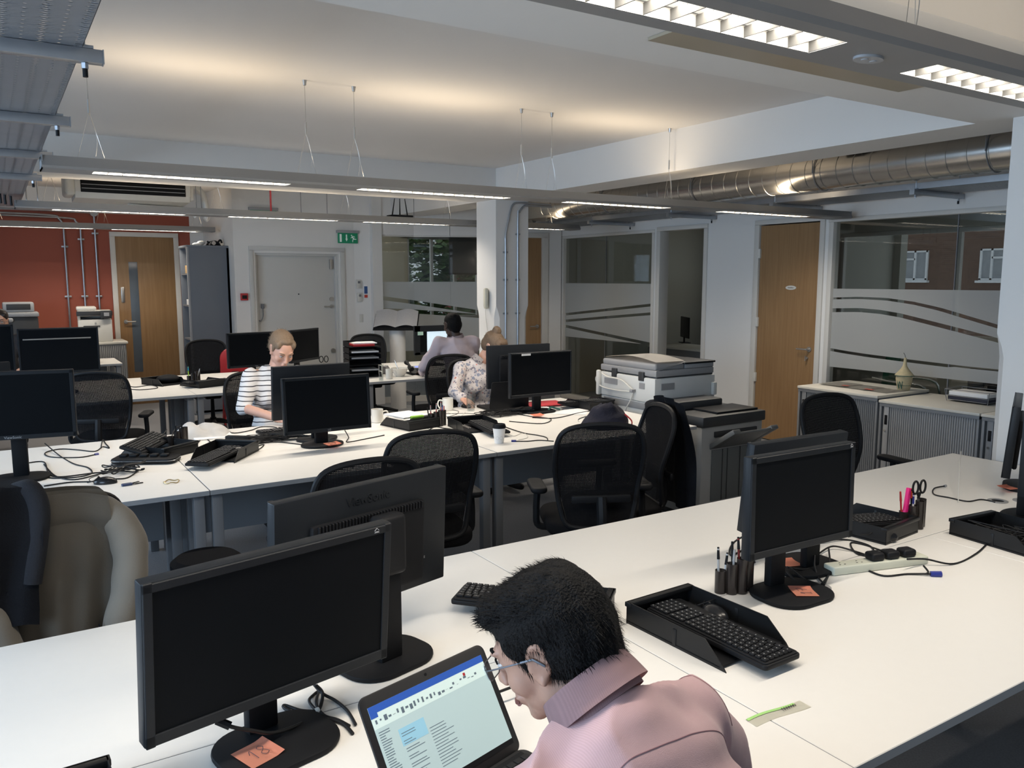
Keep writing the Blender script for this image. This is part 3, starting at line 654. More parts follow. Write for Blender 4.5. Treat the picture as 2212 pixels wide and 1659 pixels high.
MB().grid(lambda u, v: Vector((.09 * cos(pi * u) * cos(v * 1.2), .07 * sin(2 * pi * v), -.0 + .07 * sin(pi * u))), 12, 10).build('shell', BLACKP, t); MB().tube(spline([(-.08, 0, .06), (0, -.02, .0), (.08, 0, .08), (.1, 0, .04)], 5), .012, 8).build('strap', BLACKP, t)
# ================= DESKS =================
DZ = .73
def desk_proto():
    t = thing('desk', 'x', 'desk', (0, 0, 0))
    W_, D_ = 1.5972, .7972
    MB().box(-W_ / 2, W_ / 2, -D_ / 2, D_ / 2, DZ - .024, DZ, .0015, 1).build('desktop', DESK, t)
    e = MB().box(-W_ / 2 - .0006, W_ / 2 + .0006, -D_ / 2 - .0006, D_ / 2 + .0006, DZ - .0235, DZ - .0015); e.build('edge_band', EDGE, t)
    for sx in (-1, 1):
        for y0 in (-.33, .30):
            x = sx * (W_ / 2 - .04); MB().box(x - .025, x + .025, y0 - .025, y0 + .025, 0, DZ - .026, .004).build('leg', STEELGREY, t)
        x = sx * (W_ / 2 - .04); MB().box(x - .02, x + .02, -.35, .33, DZ - .066, DZ - .026, .003).build('top_rail', STEELGREY, t)
    MB().box(-.70, .70, .345, .363, .30, DZ - .03, .002).build('modesty_panel', CABGREY, t)
    return t
D0 = desk_proto(); used = [0]
def desk(cx, cy, rz, label, group, panel=True):
    if not used[0]:
        used[0] = 1; D0.location = (cx, cy, 0); D0.rotation_euler = (0, 0, R(rz)); D0['label'] = label; D0['group'] = group; return D0
    o = dup(D0, (cx, cy, 0), rz, label, group)
    if not panel:
        for c in list(o.children):
            if c.name.startswith('modesty'): bpy.data.objects.remove(c)
    return o
XN = [-.963, .637, 2.237, 3.837]
g1 = 'white desks of the nearest row'; g2 = 'white desks of the middle row'; g3 = 'white desks of the far row'
for k, x in enumerate(XN):
    side = ['beside the beige coat', 'under the big black monitors', 'under the middle black trays', 'at the right end'][k]
    desk(x, 1.344, 0, 'white desk, near side of the nearest row, ' + ['at the bottom left corner', 'under the open laptop', 'with the green-marked paper strip', 'at the lower right end'][k], g1)
    desk(x, 2.145, 180, 'white desk, far side of the nearest row, ' + side, g1)
XM = [-1.585, .015, 1.617, 3.222]
for k, x in enumerate(XM):
    if k == 0: continue
    desk(x, 4.372, 0, 'white desk, near side of the middle row, ' + ['beyond the left edge', 'with the keys and cable pile', 'with the round-based black monitor', 'with the paper coffee cup'][k], g2)
    desk(x, 5.173, 180, 'white desk, far side of the middle row, ' + ['beyond the left edge', 'with the crumpled papers', 'at the striped-top woman', 'at the floral-shirted woman'][k], g2)
XF = [-.95, .65, 2.25, 3.85]
for k, x in enumerate(XF):
    desk(x, 7.816, 0, 'white desk, near side of the far row, ' + ['at the far left', 'behind the mesh chair at the left', 'with the grey trays and pen pot', 'with the tray tower and phone'][k], g3, False)
    desk(x, 8.617, 180, 'white desk, far side of the far row, ' + ['at the far left', 'with the silver-striped monitor', 'with the pair of black monitors', "with the seated man's monitor"][k], g3, False)
for x, y, rz, l in ((.47, 11.08, 0, 'white desk near the orange wall, corner beside the wire trays'),):
    desk(x, y, rz, l, 'white desks near the orange wall')
# ================= CHAIRS =================
def chair_proto():
    t = thing('office_chair', 'x', 'chair', (0, 0, 0))
    b = MB()
    for k in range(5):
        a = R(90 + 72 * k); c, s = cos(a), sin(a)
        b.tube([(c * .03, s * .03, .12), (c * .18, s * .18, .10), (c * .30, s * .30, .075)], .022, 8, taper=[1.2, 1, .7])
    b.cyl((0, 0, .07), (0, 0, .16), .035); b.build('star_base', BLACKP, t)
    for k in range(5):
        a = R(90 + 72 * k); MB().cyl((cos(a) * .30 - .012, sin(a) * .30, .028), (cos(a) * .30 + .012, sin(a) * .30, .028), .028, n=14).build('caster', BLACKP, t)
    MB().cyl((0, 0, .15), (0, 0, .40), .025, .018).build('gas_column', BLACKP, t)
    MB().box(-.09, .09, -.12, .10, .38, .43, .02).build('mechanism', BLACKP, t)
    pts = rrect(.49, .48, .12, 6); MB().prism(pts, .43, .50, .025, T((0, .02, 0)), 3).build('seat', FABRIC, t)
    # backrest: outline in (x,z), bowed
    def yb(x, z): return -.235 - .05 * ((z - .5) / .55) ** 2 - .045 * max(0, 1 - 4 * abs(z - .68)) * -1 + .16 * x * x * 2
    out = []
    for x, z in ((-.15, .50), (-.19, .58), (-.21, .70), (-.225, .82), (-.22, .92), (-.19, .985), (-.12, 1.015), (0, 1.025), (.12, 1.015), (.19, .985), (.22, .92), (.225, .82), (.21, .70), (.19, .58), (.15, .50), (0, .485)):
        out.append((x, yb(x, z), z))
    MB().tube(spline(out, 4, True), .0135, 8, closed=True).build('back_frame', BLACKP, t)
    def f(u, v):
        z = .49 + v * .53; hw = .15 + .075 * min(1, max(0, (z - .49) / .30)) if z < .9 else .225 * sqrt(max(.02, 1 - ((z - .88) / .15) ** 2.6)) if z > .88 else .225
        hw = min(hw, .222); x = (u * 2 - 1) * hw; return Vector((x, yb(x, z), z))
    MB().grid(f, 14, 16).build('back_mesh', CHMESH, t)
    MB().tube(spline([(0, -.08, .41), (0, -.24, .42), (0, -.30, .52), (0, -.275, .66)], 6), .02, 8, taper=[1.3] * 30).box(-.15, .15, -.285, -.265, .63, .67, .008).build('back_bracket', BLACKP, t)
    for s in (-1, 1):
        MB().tube(spline([(s * .16, 0, .43), (s * .27, 0, .44), (s * .285, 0, .52), (s * .28, 0, .635)], 5), .018, 8).build('arm_post', BLACKP, t)
        MB().prism(rrect(.085, .25, .04, 6), .635, .665, .012, T((s * .28, .02, 0)), 3).build('arm_pad', BLACKS, t)
    return t
C0_ = chair_proto(); cu = [0]
def chair(x, y, face, label, group, zs=1.0):
    if not cu[0]: cu[0] = 1; o = C0_; o.location = (x, y, 0); o.rotation_euler = (0, 0, R(face - 90)); o['label'] = label; o['group'] = group
    else: o = dup(C0_, (x, y, 0), face - 90, label, group)
    return o
gc = 'black mesh office chairs'
chair(1.74, 3.62, 80, 'black mesh chair with a see-through back, pushed in behind the round-based monitor desk', gc)
chair(1.22, 3.22, 88, 'low black mesh chair just behind the big black monitor that is seen from its back', gc)
chair(2.60, 3.33, 64, 'large black mesh chair standing right of the paper cup, in the middle', gc)
chair(2.88, 3.46, 160, 'black mesh chair turned sideways, with a dark jacket, right of the middle row', gc)
chair(4.25, 2.88, 262, 'black high-backed chair behind the right end of the nearest row, by the grey cabinets', gc)
chair(.72, 7.15, 70, 'black mesh chair standing behind the left monitor, with light showing through', gc)
chair(2.05, 9.62, 268, 'black mesh chair in front of the tall grey cupboard', gc)
chair(1.62, 6.02, 262, 'black mesh chair of the woman in the striped top', gc)
chair(3.98, 9.52, 262, 'black leather-look chair behind the letter tray tower', gc)
chair(3.62, 6.98, 82, 'black mesh chair of the seated man in the lilac shirt', gc)
chair(3.50, 6.00, 262, 'black mesh chair of the woman in the floral shirt', gc)
chair(.085, 3.27, 96, 'black office chair under the beige coat, at the left', gc)
o = chair(.84, .60, 97, 'black chair of the man in the pink shirt', gc)
t = thing('stool', 'low round black stool tucked under the middle desk, just above the big foreground monitor', 'stool', (.74, 3.74, 0))
MB().lathe([(0, .43), (.13, .43), (.155, .45), (.155, .47), (.13, .49), (0, .495)], 32).build('seat', FABRIC, t); MB().cyl((0, 0, .05), (0, 0, .44), .025).build('column', BLACKP, t); MB().lathe([(0, 0), (.20, 0), (.20, .02), (.03, .05), (0, .05)], 28).build('foot_plate', BLACKP, t)
t = thing('red_chair', 'red chair mostly hidden behind the black mesh chair by the grey cupboard', 'chair', (2.42, 9.95, 0), 170)
MB().prism(rrect(.42, .42, .1), .42, .48, .02).build('seat', RED, t); MB().prism(rrect(.40, .42, .12), 0, .04, .015, T((0, .21, .72)) @ RX(84)).build('backrest', RED, t)
for sx in (-1, 1):
    for sy in (-1, 1): MB().cyl((sx * .17, sy * .17, 0), (sx * .15, sy * .15, .43), .012).build('leg', RED, t)

# ================= MONITORS =================
def monitor(label, x, y, zc, rot, w=.555, h=.335, tilt=0, base='slab', off=.075, bf=.0, logo=None, lsize=.012, back=False, bezel=.018, topmark=None, group=None, strip=None, bandb=.024, name='monitor', note=None):
    """panel centre at (x,y,zc); screen towards local -y; the stand is behind the panel"""
    a = R(rot); bx, by = x - sin(a) * off, y + cos(a) * off
    t = thing(name, label, 'monitor', (bx, by, DZ), rot, group)
    M = T((0, -off, zc - DZ)) @ RX(-tilt)
    MB().box(-w / 2, w / 2, -.012, .020, -h / 2, h / 2, .004, 2, M).build('housing', BEZEL, t)
    MB().box(-w / 2 + bezel, w / 2 - bezel, -.0128, -.011, -h / 2 + bandb, h / 2 - bezel, 0, 1, M).build('screen', SCREEN, t)
    fr = MB()
    for (p, q, r, s) in ((-w / 2 + .002, w / 2 - .002, -h / 2 + .002, -h / 2 + bandb), (-w / 2 + .002, w / 2 - .002, h / 2 - bezel, h / 2 - .002), (-w / 2 + .002, -w / 2 + bezel, -h / 2, h / 2), (w / 2 - bezel, w / 2 - .002, -h / 2, h / 2)):
        fr.box(p, q, -.0165, -.010, r, s, .0015, 1, M)
    fr.build('bezel', BEZEL, t)
    b = MB().box(-w * .33, w * .33, .018, .040, -h * .42, h * .28, .010, 2, M); bk = b.build('back_cover', BLACKS, t)
    if back:
        v = MB()
        for k in range(34): xx = -w * .30 + w * .60 * k / 33; v.box(xx - .0025, xx + .0025, .030, .046, h * .22, h * .275, .001, 1, M)
        v.box(-w * .31, w * .31, .018, .038, h * .19, h * .215, .002, 1, M).build('vent_slots', BLACKP, t)
    # stand
    if base == 'slab':
        MB().box(-.035, .035, .0, .03, .012, zc - DZ + .02, .006).box(-.055, .055, -.028, .012, zc - DZ - .06, zc - DZ + .06, .008).build('stand', BLACKS, t)
        if back: MB().box(-.045, .045, -.005, .045, zc - DZ - .06, zc - DZ + .10, .014, 3).build('stand_shroud', BLACKP, t)
        MB().prism(rrect(.26, .21, .085, 8), 0, .014, .005, T((0, -.01 - bf, 0))).build('base', BLACKS, t)
    elif base == 'round':
        MB().box(-.04, .04, -.01, .025, .015, zc - DZ, .008).cyl((0, -.03, zc - DZ - .05), (0, 0, zc - DZ - .05), .03).build('stand', BLACKS, t)
        MB().prism([(.13 * cos(k * pi / 20), .10 * sin(k * pi / 20)) for k in range(40)], 0, .018, .007, T((0, -.01, 0)), 3).build('base', BLACKP, t)
    if logo: text('logo', logo, lsize, LIGHTG, t, M @ T((0, -.0168, -h / 2 + bandb / 2)) @ RX(90), .0003)
    if topmark:
        mk = MB()
        mk.tube([(-.006, 0, 0), (0, .006, 0), (.006, 0, 0)], .0009, 5).tube([(-.006, -.004, 0), (.006, -.004, 0)], .0012, 5).tube([(-.004, -.002, 0), (.004, -.002, 0)], .0009, 5)
        mk.build('energy_mark', LIGHTG, t, M=M @ T((topmark, -.0168, h / 2 - bezel * .5)) @ RX(90))
    if strip: MB().box(-w * .44, w * .40, -.0175, -.0125, strip, strip + .012, .002, 1, M).build('silver_strip', SATIN, t)
    return t, M
def postit(parent_xy, z, rot, label, s=.076, txt=None, curl=True, group='peach sticky notes on the monitor bases', tsz=1.0):
    t = thing('sticky_note', label, 'note', (parent_xy[0], parent_xy[1], z), rot, group)
    MB().grid(lambda u, v: Vector(((u - .5) * s, (v - .5) * s, .0012 + (.010 * max(0, u - .7) ** 1.5 * 3 if curl else 0) + .002 * v)), 8, 6, .0003).build('paper', NOTE, t)
    if txt:
        tm = MB()
        for stroke in txt: tm.tube(spline([(p[0] * s * tsz, p[1] * s * tsz, .004 + .002 * (p[1] + .5)) for p in stroke], 6), .0007, 4)
        tm.build('handwriting', INK, t)
    return t
gm = 'black monitors on the nearest row'
monitor('big black foreground monitor showing its screen, with a note marked 18 on its base', .458, 1.642, 1.014, 11.7, tilt=-5, off=.075, bf=.045, bezel=.020, bandb=.026, topmark=.235, group=gm)
t2, M2 = monitor('big black monitor in the foreground seen from its back, with raised lettering', .791, 1.985, 1.033, 195.0, tilt=2.7, off=.085, back=True, group=gm)
text('raised_lettering', 'ViewSonic', .034, BEZEL, t2, M2 @ T((0, .0205, .125)) @ RX(-90) @ RZ(180) @ RX(180) @ RY(0) if False else M2 @ T((0, .0202, .128)) @ Matrix(((-1, 0, 0, 0), (0, 0, 1, 0), (0, 1, 0, 0), (0, 0, 0, 1))), .0016)
MB().box(-.16, -.11, .0195, .0215, -.135, -.112, 0, 1, M2).build('white_label', PAPER, t2); MB().box(-.105, -.085, .0195, .0215, -.128, -.112, 0, 1, M2).build('blue_label', BLUE, t2)
text('approval_marks', 'CE  C E', .010, LIGHTG, t2, M2 @ T((-.185, .0205, -.085)) @ Matrix(((-1, 0, 0, 0), (0, 0, 1, 0), (0, 1, 0, 0), (0, 0, 0, 1))), .0003)
t3, _ = monitor('black monitor right of centre facing the camera, with a note marked 17 on its base', 2.090, 1.61, 1.050, -1.5, w=.475, h=.315, tilt=1, off=.075, bf=.045, bezel=.020, bandb=.024, topmark=.215, group=gm)
monitor('black monitor standing back to back behind the one with the note marked 17', 2.337, 1.835, 1.030, 178, w=.475, h=.315, tilt=6, off=.07, group=gm)
monitor('black monitor at the right edge seen from its back, with a small white label', 4.12, 1.98, .990, 205, tilt=4, off=.09, back=True, group=gm)
monitor('black monitor just outside the right edge, only its round base showing', 3.62, 1.60, 1.05, 10, off=.06, base='round', group=gm)
gm = 'black monitors on the middle row'
t6, M6 = monitor('round-based black monitor with a peach note, in front of the striped-top woman', 1.629, 4.60, 1.000, -.3, w=.53, h=.33, tilt=4, off=.12, base='round', logo='LG', lsize=.016, group=gm)
monitor('black monitor seen from its back, between the striped-top woman and the round-based monitor', 1.66, 4.98, 1.03, 181, w=.50, h=.335, tilt=4, off=.09, base='round', back=True, group=gm)
monitor('thin black monitor with a white sticker on top, right of the floral-shirted woman', 3.44, 5.02, 1.023, -.3, off=.04, group=gm, bezel=.012)
monitor('black monitor hiding the face of the floral-shirted woman, seen from its back', 3.46, 5.36, 1.053, 176, off=.08, back=True, group=gm)
monitor('large black monitor with a slab stand at the left edge of the middle row', .044, 4.61, 1.120, -10, off=.12, logo='ViewSonic', lsize=.018, group=gm)
monitor('black monitor at the left edge behind the large slab-stand one, only its top edge showing', -.22, 5.02, 1.13, 185, off=.08, group=gm)
gm = 'black monitors on the far row'
monitor('black monitor showing its dark screen, left behind the woman in the striped top', 2.114, 7.95, 1.055, 8, off=.08, group=gm, logo='hanns', lsize=.012)
monitor('black monitor turned away, just right behind the head of the woman in the striped top', 2.66, 8.15, 1.06, 38, w=.50, h=.33, off=.08, group=gm, back=True)
monitor('black monitor with a silver strip across its top, at the far left', .47, 8.10, 1.11, 2, w=.62, h=.40, off=.08, group=gm, strip=.10, bezel=.014)
monitor('large black monitor at the left edge in front of the dark printer', -.16, 8.30, 1.13, 4, w=.60, h=.42, off=.08, group=gm)
t12, M12 = monitor("seated man's black monitor with a lit white screen", 4.307, 8.43, 1.033, 0, w=.555, h=.335, off=.08, group=gm, bezel=.07, bandb=.03)
MB().box(-.12, .24, -.0145, -.0125, -.13, .13, 0, 1, M12).build('lit_window', mat('lit_screen', (.6, .75, .85), .4, emit=.55, ecol=(.65, .8, .9)), t12)
MB().box(-.12, .24, -.0155, -.0140, .10, .118, 0, 1, M12).build('title_bar', BLUE, t12)
MB().box(-.24, -.17, -.0185, -.0165, .06, .10, 0, 1, M12).build('green_sticker', mat('mint_paper', (.45, .65, .55), .7), t12)
MB().box(-.04, .04, -.017, -.016, .145, .160).build('sticker', PAPER, bpy.data.objects['monitor.008'], M=T((-.14, -.04, 1.023 - DZ)))
S17 = [[(-.30, .05), (-.22, .22), (-.22, -.25)], [(-.30, -.25), (-.14, -.25)], [(.02, .2), (.26, .22), (.14, -.2)], [(.06, 0), (.26, .02)]]
S18 = [[(-.24, .02), (-.14, .18), (-.14, -.25)], [(.24, .12), (.14, .22), (.06, .12), (.18, -.02), (.24, -.16), (.12, -.24), (.04, -.12), (.16, 0), (.24, .12)]]
postit((.405, 1.630), DZ + .0145, 20, 'peach sticky note marked 18 on the base of the big foreground monitor', .078, S18)
postit((2.110, 1.600), DZ + .0145, 60, 'peach sticky note marked 17 on the monitor base right of centre', .074, S17)
postit((2.29, 1.80), DZ + .0145, 75, 'peach sticky note half hidden under the monitor marked 17', .070)
postit((4.02, 1.93), DZ + .0145, 80, 'peach sticky note on the monitor base at the right edge', .070)
postit((1.665, 4.63), DZ + .0185, 5, 'peach sticky note on the round monitor base in the middle row', .085, S17)
postit((3.30, 4.86), DZ + .0145, -10, 'peach sticky note curling on the slab base by the coffee cup desk', .085)
# ================= THINGS ON THE DESKS =================
_F = 1762.; _P = R(7.34); _Y = R(57.6)
def atp(px, py, z=DZ):
    """point at height z on the sight line through a photo pixel"""
    f = Vector((cos(_Y) * cos(_P), sin(_Y) * cos(_P), -sin(_P))); r = Vector((sin(_Y), -cos(_Y), 0)); u = r.cross(f)
    d = r * ((px - 1106) / _F) - u * ((py - 829.5) / _F) + f; return Vector((0, 0, 1.73)) + d * ((z - 1.73) / d.z)
def keyboard(label, loc, rz, rx=0, group='black computer keyboards', ry=0):
    t = thing('keyboard', label, 'keyboard', loc, rz, group); t.rotation_euler = (R(rx), R(ry), R(rz))
    b = MB().prism(rrect(.44, .14, .012), 0, .014, .003).prism(rrect(.43, .13, .01), .013, .018, .002); b.build('body', BLACKP, t)
    k = MB(); y = .050
    rows = [(15, .050), (15, .030), (14, .012), (14, -.006), (13, -.024), (11, -.042)]
    for n, yy in rows:
        W_ = .285; cw = W_ / n
        for i in range(n):
            if n == 11 and 3 <= i <= 6: continue
            x = -.21 + cw * (i + .5); k.box(x - cw * .42, x + cw * .42, yy - .0075, yy + .0075, .018, .0245, .0015, 1)
        if n == 11: x = -.21 + cw * 5; k.box(x - cw * 1.9, x + cw * 1.9, yy - .0075, yy + .0075, .018, .0245, .0015, 1)
    for n, yy in rows[:5]:
        for i in range(3): x = .09 + .018 * i; k.box(x - .0075, x + .0075, yy - .0075, yy + .0075, .018, .0245, .0015, 1)
        for i in range(4): x = .152 + .018 * i; k.box(x - .0075, x + .0075, yy - .0075, yy + .0075, .018, .0245, .0015, 1)
    k.build('keys', KEYM, t)
    lg = MB()
    rr = random.Random(5)
    for n, yy in rows:
        for i in range(n): x = -.21 + .285 / n * (i + .45); lg.box(x - .002, x + .001, yy + .0005, yy + .0035, .0245, .0248)
    for n, yy in rows[:5]:
        for i in range(7): x = (.09 + .018 * i) if i < 3 else (.152 + .018 * (i - 3)); lg.box(x - .002, x + .002, yy, yy + .003, .0245, .0248)
    lg.build('key_legends', mat('legend_grey', (.32, .32, .32), .6), t, 0)
    return t
def mouse(label, loc, rz, group='black computer mice'):
    t = thing('mouse', label, 'mouse', loc, rz, group)
    MB().ell((0, 0, .006), (.031, .055, .028), n=20).build('body', mat('mouse_gloss', (.010, .0105, .012), .25, spec=.4), t, 60)
    MB().cyl((-.003, .03, .029), (.003, .03, .029), .007, n=12).build('wheel', RUBBER, t)
    MB().tube(spline([(0, .05, .008), (.01, .07, .012), (.03, .08, .02), (.04, .05, .03), (.0, .03, .036), (-.03, .05, .02), (-.01, .08, .01)], 6), .0018, 5).build('wrapped_cord', RUBBER, t); return t
def doc_tray(label, loc, rz, group='black letter trays on the desks', w=.255, l=.335, h=.065, holes=True):
    """tray: closed end +y, open cut-away end -y"""
    t = thing('letter_tray', label, 'tray', loc, rz, group); th = .003
    b = MB().box(-w / 2, w / 2, -l / 2 + .02, l / 2, .006, .010)
    b.build('tray_base', BLACKS, t)
    s = MB()
    for sx in (-1, 1):
        x0, x1 = sorted((sx * w / 2, sx * (w / 2 - th))); Mx = Matrix(((0, 0, 1, 0), (1, 0, 0, 0), (0, 1, 0, 0), (0, 0, 0, 1)))
        s.prism([(-l / 2, 0), (l / 2, 0), (l / 2, h), (-l / 2 + .075, h), (-l / 2 + .01, .012)], x0, x1, 0, Mx)
        s.box(x0 - .002, x1 + .002, -.012, .0, .006, h * .8, .001)
    s.box(-w / 2, w / 2, l / 2 - th, l / 2, 0, h); s.box(-w / 2 - .004, w / 2 + .004, l / 2 - .02, l / 2 + .004, h - .014, h, .002)
    s.build('side_walls', mat('tray_black', (.010, .0105, .0115), .38, spec=.3), t)
    if holes:
        hb = MB()
        for i in range(2):
            for k in range(12): hb.cyl((-.045 + i * .014 + (.007 if k % 2 else 0), -.01 + k * .011, .0101), (-.045 + i * .014 + (.007 if k % 2 else 0), -.01 + k * .011, .0106), .0032, n=8)
        hb.build('slots', DESK, t, 0)
    return t
def pen(mb, p, tip, r=.0038): mb.cyl(p, tip, r, n=8)
SMOKE = glassy('smoked_plastic', (.6, .6, .6), .05, (.10, .085, .08))
def pen_pot(label, x, y, rz, pens, tubes=((0, 0, .075), (.035, -.006, .10), (.068, .0, .115), (.095, .03, .115)), z=DZ, highlighter=None, scissors=False):
    t = thing('pen_pot', label, 'pen pot', (x, y, z), rz)
    b = MB()
    for (tx, ty, h) in tubes:
        b.lathe([(.018, .001), (.018, h), (.0165, h), (.0165, .004), (.0, .004)], 18, T((tx, ty, 0)))
    b.build('tubes', mat('smoked_tube', (.030, .024, .022), .22, alpha=.86, spec=.5), t)
    root = (x, y, z)
    for (tx, ty, h, lean, ldir, ln, m, lab) in pens:
        o = thing('pen', lab, 'pen', t.matrix_world @ Vector((0, 0, 0)), 0); M = T((x, y, z)) @ RZ(rz)
        p0 = M @ Vector((tx, ty, .01)); d = Vector((cos(R(ldir)) * lean, sin(R(ldir)) * lean, 1)).normalized()
        o.location = p0; MB().cyl((0, 0, 0), d * ln, .0038, n=8).build('barrel', m[0], o)
        MB().cyl(d * (ln - .035), d * (ln + .004), .0048, .0035, n=8).build('cap', m[1], o)
    if highlighter:
        o = thing('highlighter', 'bright pink highlighter leaning in the pen pot with the scissors', 'pen', T((x, y, z)) @ RZ(rz) @ Vector(highlighter))
        M = RY(20) @ RX(-6)
        MB().box(-.011, .011, -.007, .007, -.02, .085, .003, 2, M).build('barrel', mat('hot_pink', (.75, .02, .22), .4), o)
    if scissors:
        o = thing('scissors', 'black-handled scissors standing in the pen pot at the right', 'scissors', T((x, y, z)) @ RZ(rz) @ Vector(scissors))
        M = RZ(-32 - rz)
        hd = MB()
        for s in (-1, 1): hd.tube([M @ Vector((s * .021 + .0155 * cos(a * pi / 10), 0, .062 + .026 * sin(a * pi / 10))) for a in range(20)], .0042, 7, closed=True)
        hd.cyl(M @ Vector((-.008, 0, .040)), M @ Vector((.003, 0, .015)), .005).cyl(M @ Vector((.008, 0, .040)), M @ Vector((-.003, 0, .015)), .005); hd.build('handles', BLACKP, o)
        MB().box(-.006, .006, -.001, .001, -.10, .02, 0, 1, M).build('blades', SATIN, o)
    return t
def cable(pts, label, r=.0028, name='cable', m=None, z=DZ, group=None, k=7, cat='cable', plug=None):
    """pts: (px,py[,dz]) on the desk plane or 3-vectors flagged by length 3 tuples with dz"""
    P = []
    for p in pts:
        dz = p[2] if len(p) > 2 else 0; q = atp(p[0], p[1], z + dz + r); P.append(q)
    c = sum(P, Vector()) / len(P); c.z = z; P = [p - c for p in P]
    mb = MB().tube(spline(P, k), r, 7)
    o = mb.build(name, m or RUBBER, None, 60); o.location = c; tag(o, label, cat, group)
    if plug is not None:
        e = P[-1] if plug[0] == 'end' else P[0]; d = (P[-1] - P[-2]).normalized() if plug[0] == 'end' else (P[0] - P[1]).normalized()
        MB().cyl(e, e + d * plug[1], plug[2], n=8).build('plug', plug[3], o)
    return o
# --- nearest row ---
lp_a = R(14.9)
def laptop():
    t = thing('laptop', 'open black laptop showing an email window, in front of the man in the pink shirt', 'laptop', (.718 + .004, 1.37 - .06, DZ), 14.9)
    MB().prism(rrect(.335, .23, .02), 0, .018, .005, T((0, -.115, 0)), 2).build('base', mat('laptop_dark', (.018, .018, .019), .4), t)
    MB().box(-.15, .15, -.115, -.012, .0185, .0195).build('key_bed', BLACKS, t)
    k = MB()
    for r_ in range(5):
        for i in range(14): x = -.142 + i * .0212; y = -.025 - r_ * .019; k.box(x, x + .0175, y - .015, y, .019, .0215, .001, 1)
    k.build('keys', KEYM, t)
    MB().prism(rrect(.10, .055, .004), .0185, .0192, 0, T((0, -.165, 0))).build('touchpad', BLACKS, t)
    M = T((0, .0, .012)) @ RX(90 - 31)          # lid plane: local x right, local y up the lid, local z to the viewer
    MB().prism(rrect(.335, .232, .018, 6, 0, .116), -.006, .0, .002, M).build('lid', mat('laptop_bezel', (.016, .016, .017), .38, spec=.35), t)
    sc = mat('laptop_screen', (.35, .46, .47), .35, var=.02, emit=.30, ecol=(.62, .80, .80))
    s = MB().box(-.152, .152, .030, .210, .0002, .0008, 0, 1, M).build('screen', sc, t, 0)
    bl = mat('app_blue', (.02, .07, .32), .4, emit=.35, ecol=(.03, .12, .5)); MB().box(-.152, .152, .196, .210, .001, .0013, 0, 1, M).box(-.152, -.135, .188, .196, .001, .0013, 0, 1, M).build('title_bar', bl, s, 0)
    rb = mat('ribbon', (.5, .62, .6), .4, emit=.38, ecol=(.66, .82, .78)); MB().box(-.152, .152, .168, .196, .0009, .0010, 0, 1, M).build('ribbon', rb, s, 0)
    ln = MB(); rr = random.Random(2)
    for i in range(26):
        y = .160 - i * .0046; w_ = rr.uniform(.012, .026); ln.box(-.146, -.146 + w_, y, y + .0013, .0010, .0013, 0, 1, M)
    for i in range(22):
        y = .140 - i * .0048; w_ = rr.uniform(.02, .045)
        if i % 3 != 2: ln.box(-.100, -.100 + w_, y, y + .0011, .0010, .0013, 0, 1, M)
    for i in range(14):
        y = .125 - i * .0058; w_ = rr.uniform(.02, .06); ln.box(-.035, -.035 + w_, y, y + .001, .0010, .0013, 0, 1, M)
    for i in range(26): x = -.145 + i * .0105; ln.box(x, x + rr.uniform(.003, .008), .178 + rr.uniform(-.005, .006), .181 + rr.uniform(-.004, .006), .0011, .0014, 0, 1, M)
    ln.build('text_lines', mat('screen_text', (.12, .17, .22), .6), s, 0)
    MB().box(-.104, -.04, .118, .150, .0009, .0011, 0, 1, M).build('selected_mail', mat('mail_blue', (.25, .5, .62), .4, emit=.25, ecol=(.4, .7, .9)), s, 0)
    MB().box(-.152, .152, .020, .030, .0008, .0012, 0, 1, M).build('taskbar', BLACKS, s, 0)
    MB().box(.088, .094, .186, .192, .0012, .0015, 0, 1, M).build('red_icon', RED, s, 0)
    MB().cyl(M @ Vector((0, .222, .0)), M @ Vector((0, .222, .0008)), .003, n=12).build('webcam', BLACKP, t)
    lg = MB(); lg.tube([M @ Vector((.007 * cos(a * pi / 12), .010 + .007 * sin(a * pi / 12), .0006)) for a in range(24)], .0007, 5, closed=True); lg.build('badge', CHROME, t)
    text('badge_letters', 'hp', .009, CHROME, t, M @ T((0, .0105, .0006)), .0003)
laptop()
GT = 'black letter trays on the nearest row'
doc_tray('black letter tray with a long keyboard sticking out, in the middle of the nearest row', (1.64, 1.565, DZ), 2, GT, l=.375)
doc_tray('black letter tray partly hidden behind the head of the man in the pink shirt', (1.335, 1.885, DZ), 222, GT)
doc_tray('black letter tray holding a keyboard, behind the monitor marked 17', (2.90, 1.94, DZ), 186, GT)
doc_tray('black letter tray full of tangled leads, at the right edge of the nearest row', (3.24, 1.53, DZ), -6, GT)
doc_tray('black letter tray at the very bottom left corner', (.01, 1.53, DZ), 2, GT, holes=False)
GK = 'black computer keyboards'
keyboard('black keyboard lying lengthwise in the middle letter tray and poking out of its end', (1.640, 1.515, DZ + .022), 91, 0, GK)
keyboard('black keyboard whose number pad pokes out left of the dark-haired man', (1.30, 1.965, DZ + .030), 312, 0, GK)
keyboard('black keyboard in the tray behind the monitor marked 17', (2.87, 1.955, DZ + .022), 160, 0, GK, 0)
mouse('black mouse with its cord wound round it, in the middle letter tray', (1.725, 1.61, DZ + .018), -10)
mouse('black mouse wedged by the keyboard behind the monitor marked 17', (2.83, 1.80, DZ + .012), 40)
o = MB()
rr = random.Random(9)
for k in range(6): o.tube(spline([(rr.uniform(-.09, .09), rr.uniform(-.13, .13), rr.uniform(.012, .06)) for q in range(7)], 6), .0022, 6)
o = o.build('tangled_leads', RUBBER, None, 60); o.location = (3.24, 1.55, DZ); tag(o, 'tangle of thin black leads inside the letter tray at the right edge', 'cables', kind='stuff')
